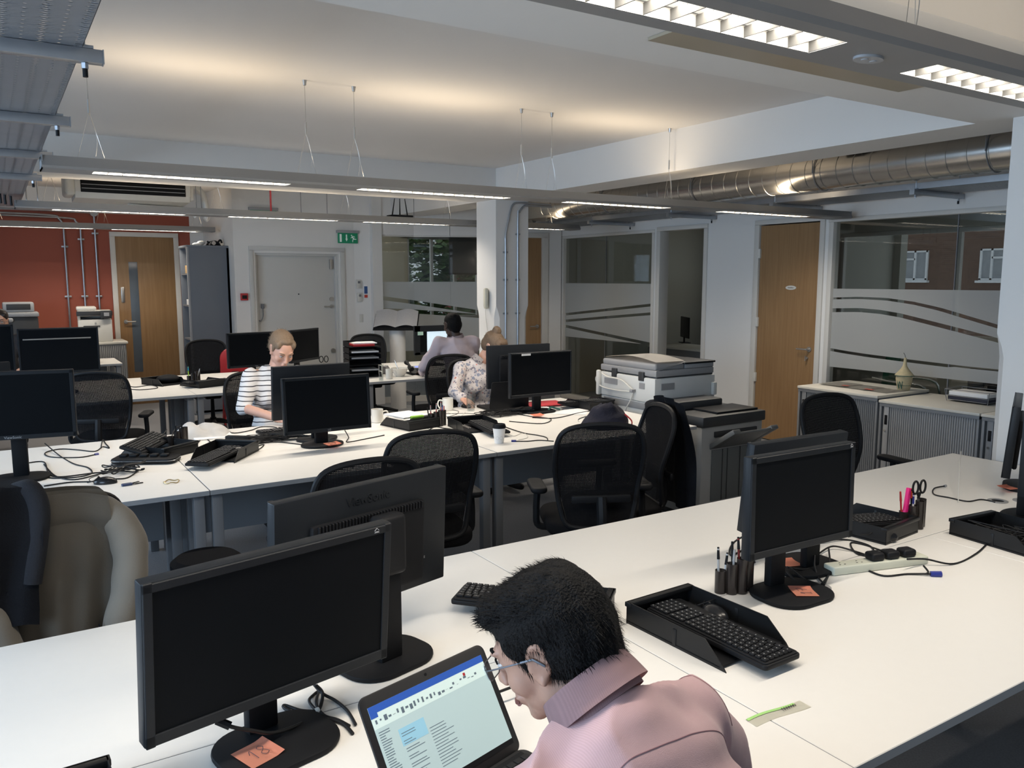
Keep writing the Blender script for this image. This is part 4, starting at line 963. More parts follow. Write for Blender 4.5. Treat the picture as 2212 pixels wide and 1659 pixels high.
PK = (BLACKS, BLACKS); PC = (mat('clear_barrel', (.35, .36, .37), .3), BLACKS); PW = (mat('clear_barrel', (.4, .4, .4), .3), LIGHTG); PR = (mat('dark_red', (.18, .02, .02), .4), BLACKS); PRR = (RED, RED); PRED = (RED, SATIN)
pen_pot('smoky plastic pen pot of joined tubes left of the monitor marked 17', 1.912, 1.765, -34,
    [(-.004, .002, 0, .05, 100, .135, PC, 'clear ballpoint with a black cap, leftmost in the pen pot beside the monitor marked 17'), (.008, 0, 0, .25, 20, .115, PC, 'clear ballpoint leaning right, second in the pen pot beside the monitor marked 17'),
     (.036, -.004, 0, .05, 0, .13, PW, 'grey-capped pen in the second tube left of the monitor marked 17'), (.040, .004, 0, .12, 60, .15, PK, 'black pen rising behind the grey-capped pen, left of the monitor marked 17'),
     (.064, .006, 0, .10, 80, .165, PR, 'dark red pencil standing tallest in the pot left of the monitor marked 17'), (.070, -.002, 0, .04, 180, .145, PK, 'thick black marker in the third tube left of the monitor marked 17'),
     (.082, .01, 0, .1, 30, .14, PRR, 'red felt pen behind the black marker, left of the monitor marked 17'), (.096, .03, 0, .04, 0, .14, (mat('orange_red', (.6, .06, .02), .4), RED), 'orange-red pen in the last tube left of the monitor marked 17')])
pen_pot('smoky plastic pen pot holding scissors and a pink highlighter, at the right', 3.035, 1.845, -25,
    [(-.004, .0, 0, .14, 170, .145, (mat('pencil_red', (.45, .03, .03), .5), RED), 'thin red pencil leaning left out of the pot with the pink highlighter'), (.036, -.004, 0, .04, 40, .13, (PAPER, BLUE), 'white pen with a blue end in the pot with the pink highlighter'), (.04, .006, 0, .06, 90, .15, (BLACKS, mat('orange_red', (.6, .06, .02), .4)), 'dark pen with an orange end beside the scissors')],
    highlighter=(.006, -.002, .085), scissors=(.060, .0, .11))
# power strip with black plugs
t = thing('power_strip', 'cream extension socket strip with three black plugs, right of the monitor marked 17', 'power strip', (2.545, 1.635, DZ), -15)
MB().box(-.20, .20, -.028, .028, 0, .030, .006, 3).build('casing', mat('cream_white', (.62, .63, .52), .4), t)
sk = MB()
for x in (-.15, -.08):
    for a, b in ((0, .008), (-.010, -.008), (.010, -.008)): sk.box(x + a - .003, x + a + .003, b - .0015, b + .0015, .030, .0306)
sk.build('socket_slots', BLACKP, t)
for i, x in enumerate((-.01, .055, .125)):
    MB().box(x - .027, x + .027, -.024, .024, .030, .058, .010, 3).build('plug', BLACKP, t)
GG = 'grey cable grommets in the desk tops'
for x, y, l in ((2.215, 1.625, 'round grey grommet beside the monitor base marked 17'), (3.79, 1.86, 'round grey grommet at the right, with a black lead and thin white wire'), (3.89, 1.80, 'second round grey grommet at the right edge'), (.715, 1.60, 'grey grommet with cables between the big monitor and the laptop'), (2.02, 1.80, 'open grey grommet ring behind the pen pot, left of the monitor marked 17')):
    t = thing('grommet', l, 'grommet', (x, y, DZ), 0, GG); MB().lathe([(.042, 0), (.042, .003), (.036, .005), (.026, .004), (.026, 0)], 28).build('ring', mat('grommet_grey', (.28, .28, .28), .45), t)
    MB().cyl((0, 0, .0004), (0, 0, .001), .026, n=24).build('opening', BLACKS, t)
o = cable([(2076, 975, .12), (2073, 1010, .10), (2070, 1085, 0)], 'thin white wire rising from the grommet to the monitor at the right', .0022, m=OFFW); 
GC = 'black cables on the nearest row'
cable([(664, 1460, .03), (693, 1495, .012), (724, 1513), (750, 1535), (768, 1565, .002)], 'black cable falling from the big foreground monitor to the grommet beside the laptop', .0038)
cable([(468, 1556, .10), (501, 1570, .085), (545, 1578, .06), (590, 1583, .03), (640, 1568, .01), (684, 1541), (697, 1500, .01), (682, 1480, .03)], 'black cable plugged in under the big foreground monitor and looping behind its stand', .0042, plug=('start', -.03, .009, BLACKP))
cable([(684, 1537, .005), (650, 1535, .004), (615, 1524, .004), (618, 1532, .004), (655, 1546, .003), (700, 1552), (740, 1563), (762, 1585)], 'folded black cable bundle tied with a white twist, behind the laptop', .0042)
cable([(685, 1537, .006), (668, 1515, .004), (676, 1502), (688, 1495), (683, 1520, .008), (700, 1545, .004), (730, 1555), (755, 1568)], 'second loop of the tied black cable behind the laptop', .0036)
tag(MB().lathe([(.0085, -.005), (.0095, 0), (.0085, .005)], 12, T(atp(686, 1537, DZ + .008)) @ RY(80)).build('twist_tie', OFFW), 'white twist tie round the folded black cable behind the laptop', 'tie')
cable([(1070, 1497, .03), (1090, 1490, .03), (1120, 1478, .03), (1150, 1460, .01)], 'black laptop lead running behind the man to the right', .0034)
cable([(1618, 1153, .05), (1590, 1168, .01), (1577, 1185), (1580, 1200), (1610, 1187), (1625, 1200), (1630, 1215, .01)], 'black cable looping out left behind the pen pot by the monitor marked 17', .0036)
for i, pts in enumerate((
    [(1780, 1168, .01), (1830, 1166), (1880, 1180), (1885, 1200), (1850, 1195), (1840, 1172), (1900, 1188), (1935, 1205, .03)],
    [(1770, 1195, .01), (1800, 1180, .01), (1850, 1192), (1890, 1205), (1925, 1207, .03)],
    [(1700, 1225, .03), (1740, 1230, .01), (1790, 1212), (1850, 1220), (1885, 1208), (1900, 1200, .03)],
    [(1760, 1200, .05), (1760, 1225, .02), (1770, 1245), (1790, 1215), (1760, 1208), (1750, 1225), (1780, 1262, .004)],
    [(1790, 1185, .02), (1793, 1215, .01), (1790, 1240), (1775, 1262, .003)],
    [(1700, 1235, .02), (1720, 1255, .008), (1760, 1275), (1785, 1285), (1786, 1272), (1745, 1256), (1705, 1225, .03)],
    [(1780, 1265), (1800, 1225), (1830, 1213), (1870, 1230), (1910, 1244), (1960, 1240), (2010, 1240, .004)],
    [(1960, 1208, .035), (2000, 1208, .02), (2060, 1218), (2110, 1195), (2150, 1160), (2190, 1155), (2225, 1160)],
    [(1995, 1222, .02), (2005, 1235, .01), (2000, 1240, .004)])):
    lab = ['black cable coiling from the monitors to the first black plug', 'black cable running flat to the middle black plug', 'black cable crossing under the monitor marked 17 to the plugs', 'thick black lead curling down beside the grommet', 'short black lead dropping into the grommet by the monitor marked 17',
           'black leads looped on the monitor base marked 17', 'black video lead ending in a blue connector', 'long black cable from the power strip past the right-hand tray', 'short tail of black lead at the end of the power strip'][i]
    cable(pts, lab, .0034, plug=('end', .035, .010, BLUE) if i == 6 else None)
cable([(2040, 1050, .004), (2018, 1055), (2018, 1068), (2050, 1075), (2090, 1083), (2120, 1079), (2150, 1085)], 'black network lead curving from the grommet at the right, plug end free', .0032, plug=('start', .012, .006, LIGHTG))
# green-marked paper strip
t = thing('paper_strip', 'torn white paper strip with a green stripe and a scribbled name', 'paper', (1.475, 1.172, DZ), -2)
MB().grid(lambda u, v: Vector(((u - .5) * .175, (v - .5) * .034 + .004 * sin(u * 5), .0008 + .004 * abs(u - .5) ** 2)), 10, 2, .0002).build('paper', mat('ivory_paper', (.82, .80, .70), .8), t)
MB().grid(lambda u, v: Vector(((u - .5) * .15 - .012, .008 + v * .008 + .004 * sin(u * 5), .0022 + .003 * abs(u - .5) ** 2)), 8, 1).build('green_stripe', mat('marker_green', (.35, .62, .20), .8), t)
sg = MB(); sg.tube(spline([(.015 + .004 * k * .9, (.006 if k % 2 else -.006) * (1 - .03 * k) + .002, .004) for k in range(14)], 4), .0006, 4); sg.build('handwriting', INK, t)
tag(MB().box(1.415, 1.425, 1.05, 1.51, DZ, DZ + .0003).build('seam', EDGE), 'x', 'x') if False else None
# --- middle row ---
GT = 'black letter trays on the middle row'
doc_tray('black letter tray with a cable-wound keyboard, beside the seam of the left middle desks', (1.06, 4.71, DZ), -38, GT)
doc_tray('black letter tray behind the black hub at the left of the middle row', (.76, 5.0, DZ), 215, GT)
doc_tray('black letter tray with papers and a green item, right of the round-based monitor', (2.36, 5.03, DZ), 192, GT, holes=False)
doc_tray('black letter tray with a small keyboard, left of the paper coffee cup', (2.68, 4.70, DZ), -8, GT)
doc_tray('black letter tray at the right end of the middle row, by the copier', (3.92, 5.06, DZ), 185, GT)
keyboard('black keyboard wound with its lead, sticking out of the left middle-row tray', (.99, 4.60, DZ + .022), 50, 0)
keyboard('black keyboard propped up in the tray behind the hub', (.70, 5.05, DZ + .05), 60, 18)
keyboard('black keyboard under the hands of the woman in the striped top', (1.62, 5.28, DZ + .001), 181, 0)
keyboard('black keyboard lying in the tray by the copier', (3.90, 5.06, DZ + .03), 172, 0)
keyboard('black keyboard sticking out of the tray by the coffee cup', (2.71, 4.56, DZ + .022), 80, 0)
mouse('black mouse on the tray with the wound keyboard, at the left', (1.13, 4.72, DZ + .016), 60)
mouse('black mouse near the keys with the blue tag', (.412, 4.39, DZ), 70)
mouse('black mouse under the hand of the floral-shirted woman', (3.08, 5.52, DZ), 190)
t = thing('docking_hub', 'flat black docking hub with a chrome edge and tangled leads, left in the middle row', 'hub', (.66, 4.80, DZ), -28)
MB().prism(rrect(.34, .16, .04, 6), .004, .030, .006).build('casing', BLACKP, t); MB().tube([(p[0], p[1], .020) for p in rrect(.342, .162, .04, 6)], .002, 5, closed=True).build('chrome_trim', CHROME, t)
for k in range(5): MB().box(-.14 + .055 * k, -.10 + .055 * k, -.02, .02, .030, .045, .004).build('plug', BLACKP, t)
pen_pot('dark pen pot behind the hub at the left of the middle row', .84, 5.10, 10, [(.03, 0, 0, .05, 60, .12, PK, 'black pen in the pot behind the hub'), (.06, .01, 0, .1, 10, .13, PK, 'second black pen in the pot behind the hub, leaning right')])
pen_pot('black pen pot with red pens between the two middle trays', 2.475, 4.93, -15,
    [(-.01, 0, 0, .12, 160, .12, PK, 'black pen leaning left in the pot of red pens'), (.0, 0, 0, .05, 90, .13, PRED, 'red pencil, leftmost red one in the pot between the middle trays'), (.033, -.004, 0, .03, 0, .145, PRED, 'red pencil in the second tube between the middle trays'), (.066, .0, 0, .06, 40, .155, PRED, 'tallest red pencil between the middle trays'), (.07, .004, 0, .1, 0, .13, (BLUE, BLUE), 'blue pen among the red pencils'), (.094, .03, 0, .03, 0, .12, PRR, 'red pen, rightmost in the pot between the middle trays')],
    tubes=((0, 0, .09), (.033, -.004, .10), (.066, 0, .11), (.094, .028, .105)))
# crumpled papers
def crumple(name, label, x, y, rz, w, d, h, seed, m=PAPER, cat='papers'):
    rr = random.Random(seed)
    def f(u, v):
        n = noise.noise(Vector((u * 2.2 + seed, v * 2.2, seed))) + .5 * noise.noise(Vector((u * 6, v * 6, seed * 2)))
        e = sin(pi * u) * sin(pi * v); return Vector(((u - .5) * w, (v - .5) * d, .003 + max(0, h * e ** .6 * (.75 + .6 * n))))
    o = MB().grid(f, 20, 16, .0006).build(name, m, None, 25); o.location = (x, y, DZ); o.rotation_euler = (0, 0, R(rz)); return tag(o, label, cat)
crumple('crumpled_papers', 'heap of crumpled white papers at the left of the middle row', 1.08, 5.43, -20, .34, .25, .085, 4)
tag(MB().box(-.12, .12, -.08, .08, 0, .010, .002).build('paper_pad', PAPER, M=T((0, 0, 0))), 'white papers lying flat under the crumpled heap', 'papers').location = (1.13, 5.33, DZ)
def sheet(label, x, y, rz, w=.21, d=.297, z=DZ, n=1, m=PAPER, group=None, name='paper_sheet'):
    o = MB().box(-w / 2, w / 2, -d / 2, d / 2, 0, .0006 + .003 * (n - 1)).build(name, m, None, 0); o.location = (x, y, z); o.rotation_euler = (0, 0, R(rz)); return tag(o, label, 'paper', group)
sheet('white papers stacked on the tray right of the round-based monitor', 2.36, 5.08, 10, z=DZ + .066, n=4, d=.24)
sheet('white sheet beside the pen pot with red pencils', 2.62, 5.27, 60, z=DZ + .001, n=1)
o = MB().box(-.05, .05, -.015, .015, 0, .02, .008).build('green_stapler', mat('lime_plastic', (.25, .5, .05), .4)); o.location = (2.37, 4.93, DZ + .066); o.rotation_euler = (0, 0, R(5)); tag(o, 'lime green item poking out under the papers on the tray', 'stationery')
sheet('white sheet with a red folder on it, right of the slab-stand monitor', 3.58, 5.02, -20, z=DZ + .001)
sheet('white papers fanned under the red folder', 3.50, 5.22, 15, z=DZ + .003, n=2)
sheet('printed sheet next to the tray by the copier', 3.68, 4.92, -42, z=DZ + .002)
o = MB().box(-.16, .16, -.11, .11, 0, .008, .002).build('red_folder', mat('red_card', (.45, .035, .045), .6)); o.location = (3.66, 5.30, DZ + .010); o.rotation_euler = (0, 0, R(-10)); tag(o, 'red card folder behind the slab-stand monitor, near the copier', 'folder')
o = MB().tube(spline([(-.05, 0, .01), (-.02, .01, .03), (.02, 0, .02), (.05, -.01, .01)], 5), .008, 6).build('green_clip', mat('dark_teal', (.03, .10, .08), .5)); o.location = (3.55, 5.0, DZ + .004); tag(o, 'dark green clip lying on the printed sheets', 'clip')
# keys, bracelet, usb bits
t = thing('keys', 'small bunch of keys with a blue tag on the left middle desk', 'keys', (.52, 4.29, DZ), 10)
MB().box(-.05, 0, -.012, .012, 0, .012, .005).build('blue_tag', mat('tag_blue', (.03, .05, .12), .4), t); MB().box(.0, .05, -.006, .004, .002, .005, .001).box(.005, .045, .004, .016, .004, .007, .001, 1, RZ(20)).build('key', BLACKP, t); MB().tube([(.0 + .012 * cos(a * pi / 8), .012 * sin(a * pi / 8), .004) for a in range(16)], .0012, 5, closed=True).build('ring', CHROME, t)
tag(MB().tube([(.69 + .036 * cos(a * pi / 14), 4.235 + .034 * sin(a * pi / 14), DZ + .005 + .003 * sin(a)) for a in range(28)], .0028, 6, closed=True).build('bracelet', mat('gold_beads', (.55, .42, .22), .35, metal=.6)), 'thin gold bracelet lying near the desk edge', 'bracelet')
MC = 'black cables on the middle row'
LL = ['black cable crossing from the left monitor towards the hub', 'black cable looping by the blue connector left of the hub', 'black cable running along the near edge from the left monitor base', 'second black cable from the monitor base to the cable pile', 'black cable running under the beige coat collar', 'grey-black lead across the desk to the crumpled papers',
      'black cable curling in front of the papers', 'black cables bundled left of the round-based monitor', 'thin black lead trailing from the keyboard of the striped-top woman', 'black cable running right from the round-based monitor', 'thick black cable behind the pen pot with red pencils', 'second thick black cable behind the pen pot with red pencils',
      'black cable running from the tray past the coffee cup', 'black video cable with a blue plug right of the coffee cup', 'black cable lying under the slab-stand monitor', 'long black cable along the sheets to the tray by the copier', 'black lead tangled in front of the water glass', 'white earphone lead beside the mug', 'thin clear tag lead right of the coffee cup', 'black cable curve left of the papers']
CP = [[(97, 958, .03), (130, 985), (160, 1002), (190, 1010), (198, 1022), (170, 1030), (120, 1033), (100, 1030)],
      [(205, 982), (170, 988), (110, 987), (98, 978), (130, 970), (170, 972), (205, 975), (222, 965), (236, 968), (228, 958), (222, 950), (218, 968)],
      [(95, 1003), (120, 1028), (160, 1036), (210, 1025), (240, 1015), (262, 1000)],
      [(60, 1000), (95, 998), (105, 1022), (130, 1030), (200, 1022), (225, 1020)],
      [(95, 1050), (150, 1042), (200, 1040), (240, 1035), (275, 1032), (300, 1015)],
      [(340, 955), (352, 940), (360, 928)],
      [(425, 960), (440, 945), (455, 955), (470, 965)],
      [(505, 965), (540, 968), (570, 960), (555, 972), (530, 966), (560, 958), (600, 955), (650, 960), (670, 962)],
      [(465, 920), (500, 935), (540, 930), (565, 922), (600, 925), (590, 945), (560, 950)],
      [(745, 930, .03), (753, 945, .01), (750, 955), (790, 948), (830, 940)],
      [(925, 930), (940, 922), (960, 925), (985, 928)], [(922, 936), (945, 930), (975, 936)],
      [(1090, 922), (1130, 935), (1160, 940), (1180, 945), (1183, 952)], [(1196, 953), (1165, 951), (1140, 953), (1115, 953)],
      [(1110, 893), (1150, 900), (1190, 905), (1170, 915), (1100, 910)], [(1150, 902), (1200, 903), (1250, 892), (1290, 885)],
      [(948, 893), (965, 900), (985, 895), (990, 888), (970, 886), (955, 893), (1010, 893), (1040, 895)], [(950, 897), (958, 882, .02), (970, 892), (995, 898), (1005, 890)], [(1095, 935), (1110, 942), (1130, 935), (1140, 945), (1120, 950)], [(370, 945), (380, 925), (400, 918)]]
for i, (l, p) in enumerate(zip(LL, CP)): cable(p, l, .0034 if i not in (16, 17, 18) else .002, m=OFFW if i in (17, 18) else None, plug=('end', .03, .009, BLUE) if i == 13 else (('start', .02, .008, BLUE) if i == 1 else None), k=6)
pile = MB(); rr = random.Random(21)
for k in range(9):
    cx, cy = rr.uniform(-.03, .03), rr.uniform(-.03, .03); ra, rb_ = rr.uniform(.05, .10), rr.uniform(.03, .07); ph = rr.uniform(0, 6)
    pile.tube([(cx + ra * cos(a * pi / 12 + ph), cy + rb_ * sin(a * pi / 12), .006 + .004 * k + .008 * sin(a * .5 + ph) ** 2) for a in range(22)], .0034, 6)
o = pile.build('cable_coil', RUBBER, None, 60); o.location = (.52, 4.58, DZ); tag(o, 'coiled pile of black cables left of the middle desk, in front of the hub', 'cables', kind='stuff')
pile = MB()
for k in range(15):
    a0 = rr.uniform(0, 6); pile.tube(spline([(rr.uniform(-.22, .20), rr.uniform(-.12, .13), rr.uniform(.004, .03)) for q in range(6)], 6), .0024, 5)
o = pile.build('cable_tangle', RUBBER, None, 60); o.location = (1.45, 5.05, DZ); tag(o, 'tangle of thin leads between the crumpled papers and the round-based monitor', 'cables', kind='stuff')
o = MB().box(-.08, .08, -.02, .02, 0, .03, .006).build('power_adapter', BLACKP); o.location = (1.24, 5.14, DZ); o.rotation_euler = (0, 0, R(-40)); tag(o, 'black power adapter among the leads, behind the left trays', 'adapter')
pile = MB()
for k in range(13): pile.tube(spline([(rr.uniform(-.24, .22), rr.uniform(-.13, .10), rr.uniform(.004, .03)) for q in range(6)], 6), .003, 5)
o = pile.build('cable_tangle', RUBBER, None, 60); o.location = (3.18, 5.10, DZ); tag(o, 'tangle of black leads at the foot of the slab-stand monitor', 'cables', kind='stuff')
# mugs, glasses, cup
def mug(label, x, y, rz, r=.042, h=.095, m=CERAM):
    t = thing('mug', label, 'mug', (x, y, DZ), rz); MB().lathe([(0, .002), (r * .85, 0), (r, .006), (r, h), (r - .004, h), (r - .005, .01), (0, .008)], 28).build('body', m, t)
    MB().tube(spline([(r - .002, 0, h * .8), (r + .025, 0, h * .82), (r + .034, 0, h * .5), (r + .02, 0, h * .2), (r - .002, 0, h * .2)], 6), .0055, 8).build('handle', m, t); return t
mug('white mug in front of the floral-shirted woman', 2.90, 5.49, 160)
mug('white mug half hidden right behind the round-based monitor', 2.23, 5.28, -20)
mug('small white mug on the far desk between the glass and the bowl', 3.335, 7.57, -20, .036, .10)
def tumbler(label, x, y, r, h):
    t = thing('glass', label, 'glass', (x, y, DZ)); MB().lathe([(0, .001), (r * .8, 0), (r, h), (r - .002, h), (r * .8 - .002, .008), (0, .008)], 24).build('bowl', TUMBLER, t); return t
tumbler('clear water glass in front of the floral-shirted woman', 3.03, 5.36, .036, .12)
tumbler('tall clear glass on the far desk, left of the white mug', 3.20, 7.46, .028, .16)
t = thing('bowl', 'white bowl on the far desk beside the desk phone', 'bowl', (3.52, 7.72, DZ)); MB().lathe([(0, .002), (.04, 0), (.06, .02), (.09, .085), (.086, .085), (.055, .022), (0, .012)], 28).build('body', CERAM, t); MB().cyl((0, 0, .02), (-.03, .05, .16), .005).build('spoon', CHROME, t)
t = thing('paper_cup', 'white paper coffee cup with a black lid and a faint grey drawing', 'cup', (2.575, 4.205, DZ)); MB().lathe([(0, .001), (.028, 0), (.040, .098), (.038, .098), (0, .09)], 28).build('cup', PAPER, t)
MB().lathe([(.042, .094), (.043, .102), (.041, .106), (.037, .118), (.033, .118), (.031, .112), (0, .112)], 28).build('lid', BLACKP, t)
dr = MB()
for c in (-.35, .35): dr.tube([((.0355) * cos(-2.1 + c + .28 * cos(a * pi / 8)), .0355 * sin(-2.1 + c + .28 * cos(a * pi / 8)), .035 + .010 * sin(a * pi / 8)) for a in range(16)], .0005, 4, closed=True)
dr.build('drawing', LIGHTG, t)
# bag on the middle row near the copier
t = thing('bag', 'dark navy cloth bag slumped on the middle desk by the chairs', 'bag', (3.47, 4.27, DZ), -20)
def f(u, v):
    a = 2 * pi * u; rr2 = 1 - v ** 2.2 * .8; n = .14 * noise.noise(Vector((cos(a) * 1.5, sin(a) * 1.5, v * 3))); return Vector((cos(a) * .17 * (rr2 + n), sin(a) * .12 * (rr2 + n), .002 + .16 * v * (1 + n)))
MB().grid(f, 28, 12, 0, True).ell((0, 0, .13), (.05, .04, .035)).build('body', mat('navy_cloth', (.010, .010, .022), .9, bump=.5, bscale=60), t, 60)
MB().tube(spline([(.10, -.08, .1), (.14, -.1, .06), (.16, -.06, .02)], 5), .005, 6).build('red_trim', RED, t); MB().tube(spline([(-.12, .02, .08), (-.2, .0, .06), (-.19, -.05, .03)], 5), .004, 6).build('buckle_strap', SATIN, t)
# small laptop of the floral-shirted woman, seen from behind
t = thing('laptop', 'small black laptop seen from behind, under the tall monitor by the floral-shirted woman', 'laptop', (3.30, 5.27, DZ), 176)
MB().prism(rrect(.32, .22, .015), 0, .018, .004, T((0, -.11, 0))).build('base', BLACKP, t); MB().prism(rrect(.32, .22, .015, 5, 0, .11), -.008, 0, .002, T((0, .005, .012)) @ RX(78)).build('lid', BLACKS, t); MB().box(.10, .13, 0.016, .020, .09, .10).build('lid_sticker', PAPER, t)
# --- far row ---
GT = 'black letter trays on the far row'
doc_tray('smoky grey letter tray on the far row, left of the pen pot', (1.34, 8.33, DZ), 25, GT, holes=False)
doc_tray('black letter tray with a keyboard on the far row, right of the pen pot', (1.62, 8.02, DZ), 200, GT, holes=False)
keyboard('black keyboard in the tray right of the far pen pot', (1.66, 7.98, DZ + .03), 195, 0)
o = MB().ell((0, 0, .03), (.11, .08, .045)).build('headset', BLACKS); o.location = (1.38, 8.35, DZ + .015); tag(o, 'dark rounded headset heap in the smoky tray on the far row', 'headset')
pen_pot('black pen pot with a green highlighter on the far row', 1.55, 8.25, 0, [(0, 0, 0, .04, 90, .15, (mat('lime', (.45, .75, .05), .4), mat('cyan_blue', (.02, .35, .55), .4)), 'lime green and blue highlighter in the far pen pot'), (.033, 0, 0, .12, 30, .14, PK, 'black pen in the far pen pot, leaning right'), (.066, 0, 0, .3, 0, .13, (LIGHTG, SATIN), 'silver pen in the far pen pot')])
t = thing('letter_tray_tower', 'tall tower of black letter trays with papers on the far row', 'tray tower', (3.20, 7.93, DZ), -8)
for k in range(6):
    z = k * .062; b = MB().box(-.17, .17, -.13, .13, z, z + .004).box(-.17, .17, .127, .13, z, z + .055).box(-.17, -.167, -.13, .13, z, z + .055).box(.167, .17, -.10, .13, z, z + .045).tube([(-.168, -.12, z + .055), (0, .0, z + .058), (.168, -.12, z + .05)][:2], .003, 5)
    b.build('tray', BLACKS, t)
for k, mm in ((4, PAPER), (1, LIGHTG), (3, LIGHTG)): MB().box(-.14, .14, -.12, .10, k * .062 + .005, k * .062 + .02).build('papers', mm, t)
MB().box(-.12, .10, -.12, .08, .316, .34, .004).build('red_booklet', RED, t); MB().box(-.11, .13, -.1, .1, .341, .352).build('papers', PAPER, t)
t = thing('desk_phone', 'black desk phone with a lit blue display on the far row', 'phone', (3.76, 7.80, DZ), -5)
MB().box(-.10, .10, -.09, .09, 0, .02, .008).box(-.095, .095, -.10, .085, .03, .05, .008, 2, RX(28)).build('body', BLACKP, t); MB().box(-.035, .06, .03, .075, .051, .056, .002, 1, RX(28)).build('display_frame', LIGHTG, t)
MB().box(-.02, .05, .037, .068, .0562, .057, 0, 1, RX(28)).build('display', mat('phone_lcd', (.15, .2, .6), .3, emit=.5, ecol=(.25, .35, .9)), t)
kp = MB()
for r_ in range(4):
    for c in range(3): kp.box(-.02 + .022 * c, -.005 + .022 * c, .01 - .02 * r_, .02 - .02 * r_, .050, .054, .001, 1, RX(28))
kp.build('keypad', KEYM, t)
MB().tube(spline([(-.09, -.08, .06), (-.09, 0, .095), (-.09, .09, .12)], 5), .018, 10, taper=[1.4, 1.2, .9, .8, .8, .8, .8, .9, 1.2, 1.4, 1.4]).build('handset', BLACKP, t)
t = thing('tape_dispenser', 'grey tape dispenser between the tray tower and the phone', 'tape dispenser', (3.52, 8.0, DZ), 20); MB().prism([(-.07, 0), (.07, 0), (.07, .03), (.02, .03), (-.03, .09), (-.07, .08)], -.025, .025, .004, RX(90)).build('body', LIGHTG, t)
t = thing('scissors', 'black-handled scissors standing behind the right-hand turned monitor on the far row', 'scissors', (3.02, 8.60, DZ)); 
hd = MB()
for s in (-1, 1): hd.tube([(s * .028 + .022 * cos(a * pi / 10), 0, .13 + .034 * sin(a * pi / 10)) for a in range(20)], .005, 7, closed=True)
hd.build('handles', BLACKP, t); MB().box(-.008, .008, -.001, .001, 0, .11).build('blades', SATIN, t)
cable([(480, 832), (490, 822), (520, 820)], 'grey lead on the far row, left of the striped-top woman', .004)
cable([(262, 838), (300, 842), (340, 838), (325, 832), (290, 836), (265, 828)], 'black leads on the left part of the far row', .004)
o = MB().box(-.04, .04, -.02, .02, 0, .03, .006).build('white_charger', OFFW); o.location = atp(266, 838); tag(o, 'white charger block at the left of the far row', 'charger')
pile = MB()
for k in range(6): pile.tube(spline([(rr.uniform(-.3, .3), rr.uniform(-.06, .06), rr.uniform(.004, .03)) for q in range(7)], 5), .004, 5)
o = pile.build('cable_tangle', RUBBER, None, 60); o.location = (3.35, 8.7, DZ); tag(o, 'tangle of dark leads at the back of the far row, left of the tray tower', 'cables', kind='stuff')
# far left desk: wire trays with a folder
t = thing('wire_tray', 'wire desk tray with a manila folder on top, near the orange wall', 'tray', (.86, 10.98, DZ), 0)
w_ = MB()
for z in (.06, .15):
    w_.tube([(p[0], p[1], z) for p in rrect(.34, .26, .03)], .004, 5, closed=True)
for sx in (-.165, .165): w_.tube([(sx, -.1, 0), (sx, -.1, .2)], .004, 5).tube([(sx, .1, 0), (sx, .1, .2)], .004, 5)
w_.build('wire_frame', SATIN, t); MB().box(-.15, .15, -.11, .11, .055, .10).build('tray_contents', BLACKP, t); MB().box(-.15, .15, -.12, .12, .155, .185, .003).build('folder_pile', CARD, t); MB().box(-.14, .05, -.1, .1, .186, .19).build('paper', PAPER, t); MB().box(-.17, .17, -.13, .13, 0, .05, .004).build('lower_tray', BLACKP, t)
# ================= CABINETS, COPIER, PRINTERS =================
TOPM = mat('cabinet_top', (.62, .60, .54), .45, var=.02)
def tambour(label, x, y0, y1, h, depth, group, doorcol=LIGHTG, open_slot=False, lock=True):
    """front face on -x at plane x; runs y0..y1"""
    t = thing('tambour_cabinet', label, 'cabinet', (x, y0, 0), 0, group); L_ = y1 - y0
    MB().box(0, depth, 0, .02, .04, h - .022, .001).box(0, depth, L_ - .02, L_, .04, h - .022, .001).box(.02, depth, 0, L_, .03, .06).box(depth - .02, depth, 0, L_, .03, h - .022).box(-.004, .03, 0, L_, h - .05, h - .024, .002).box(0, .02, 0, L_, .03, .07).build('carcass', CABGREY, t)
    d = MB(); n = int((L_ - .07) / .018)
    for k in range(n):
        y = .03 + (L_ - .06) * (k + .5) / n; d.cyl((.016, y, .07), (.016, y, h - .05), .0085, n=8)
    if open_slot: pass
    d.build('tambour_door', doorcol, t, 60)
    hb = MB().box(.0, .01, L_ - .085, L_ - .045, .07, h - .05, .002); hb.build('door_pull_strip', doorcol, t)
    MB().box(-.003, .003, L_ - .075, L_ - .05, h - .20, h - .12, .004).build('finger_pull', BLACKS, t)
    MB().cyl((-.008, L_ - .06, h - .25), (.002, L_ - .06, h - .25), .009, n=14).build('lock', CHROME, t)
    MB().box(-.012, depth + .004, -.004, L_ + .004, h - .022, h, .003).build('top_board', TOPM, t)
    return t
gcab = 'grey tambour cabinets by the glass office'
tambour('grey tambour cabinet nearest the oak door, with newspapers and a basket jar on top', 6.20, 4.06, 4.86, .76, .74, gcab, CABGREY)
tambour('grey ribbed tambour cabinet in the middle, with the wire paper tray on top', 6.20, 3.22, 4.04, .73, .74, gcab)
tambour('grey tambour cabinet at the right, half hidden by the white column', 6.20, 2.38, 3.20, .73, .74, gcab, CABGREY)
t = thing('newspapers', 'open newspapers spread on the cabinet by the oak door', 'newspaper', (6.55, 4.45, .76), 88)
for k in range(3):
    o = MB().grid(lambda u, v, k=k: Vector(((u - .5) * .26 - .22 + .22 * k, (v - .5) * .30, .002 + .004 * k + .004 * noise.noise(Vector((u * 3, v * 3, k))))), 10, 6, .0006).build('newspaper_sheet', mat('newsprint', (.36, .35, .32), .8, var=.25, scale=40), t)
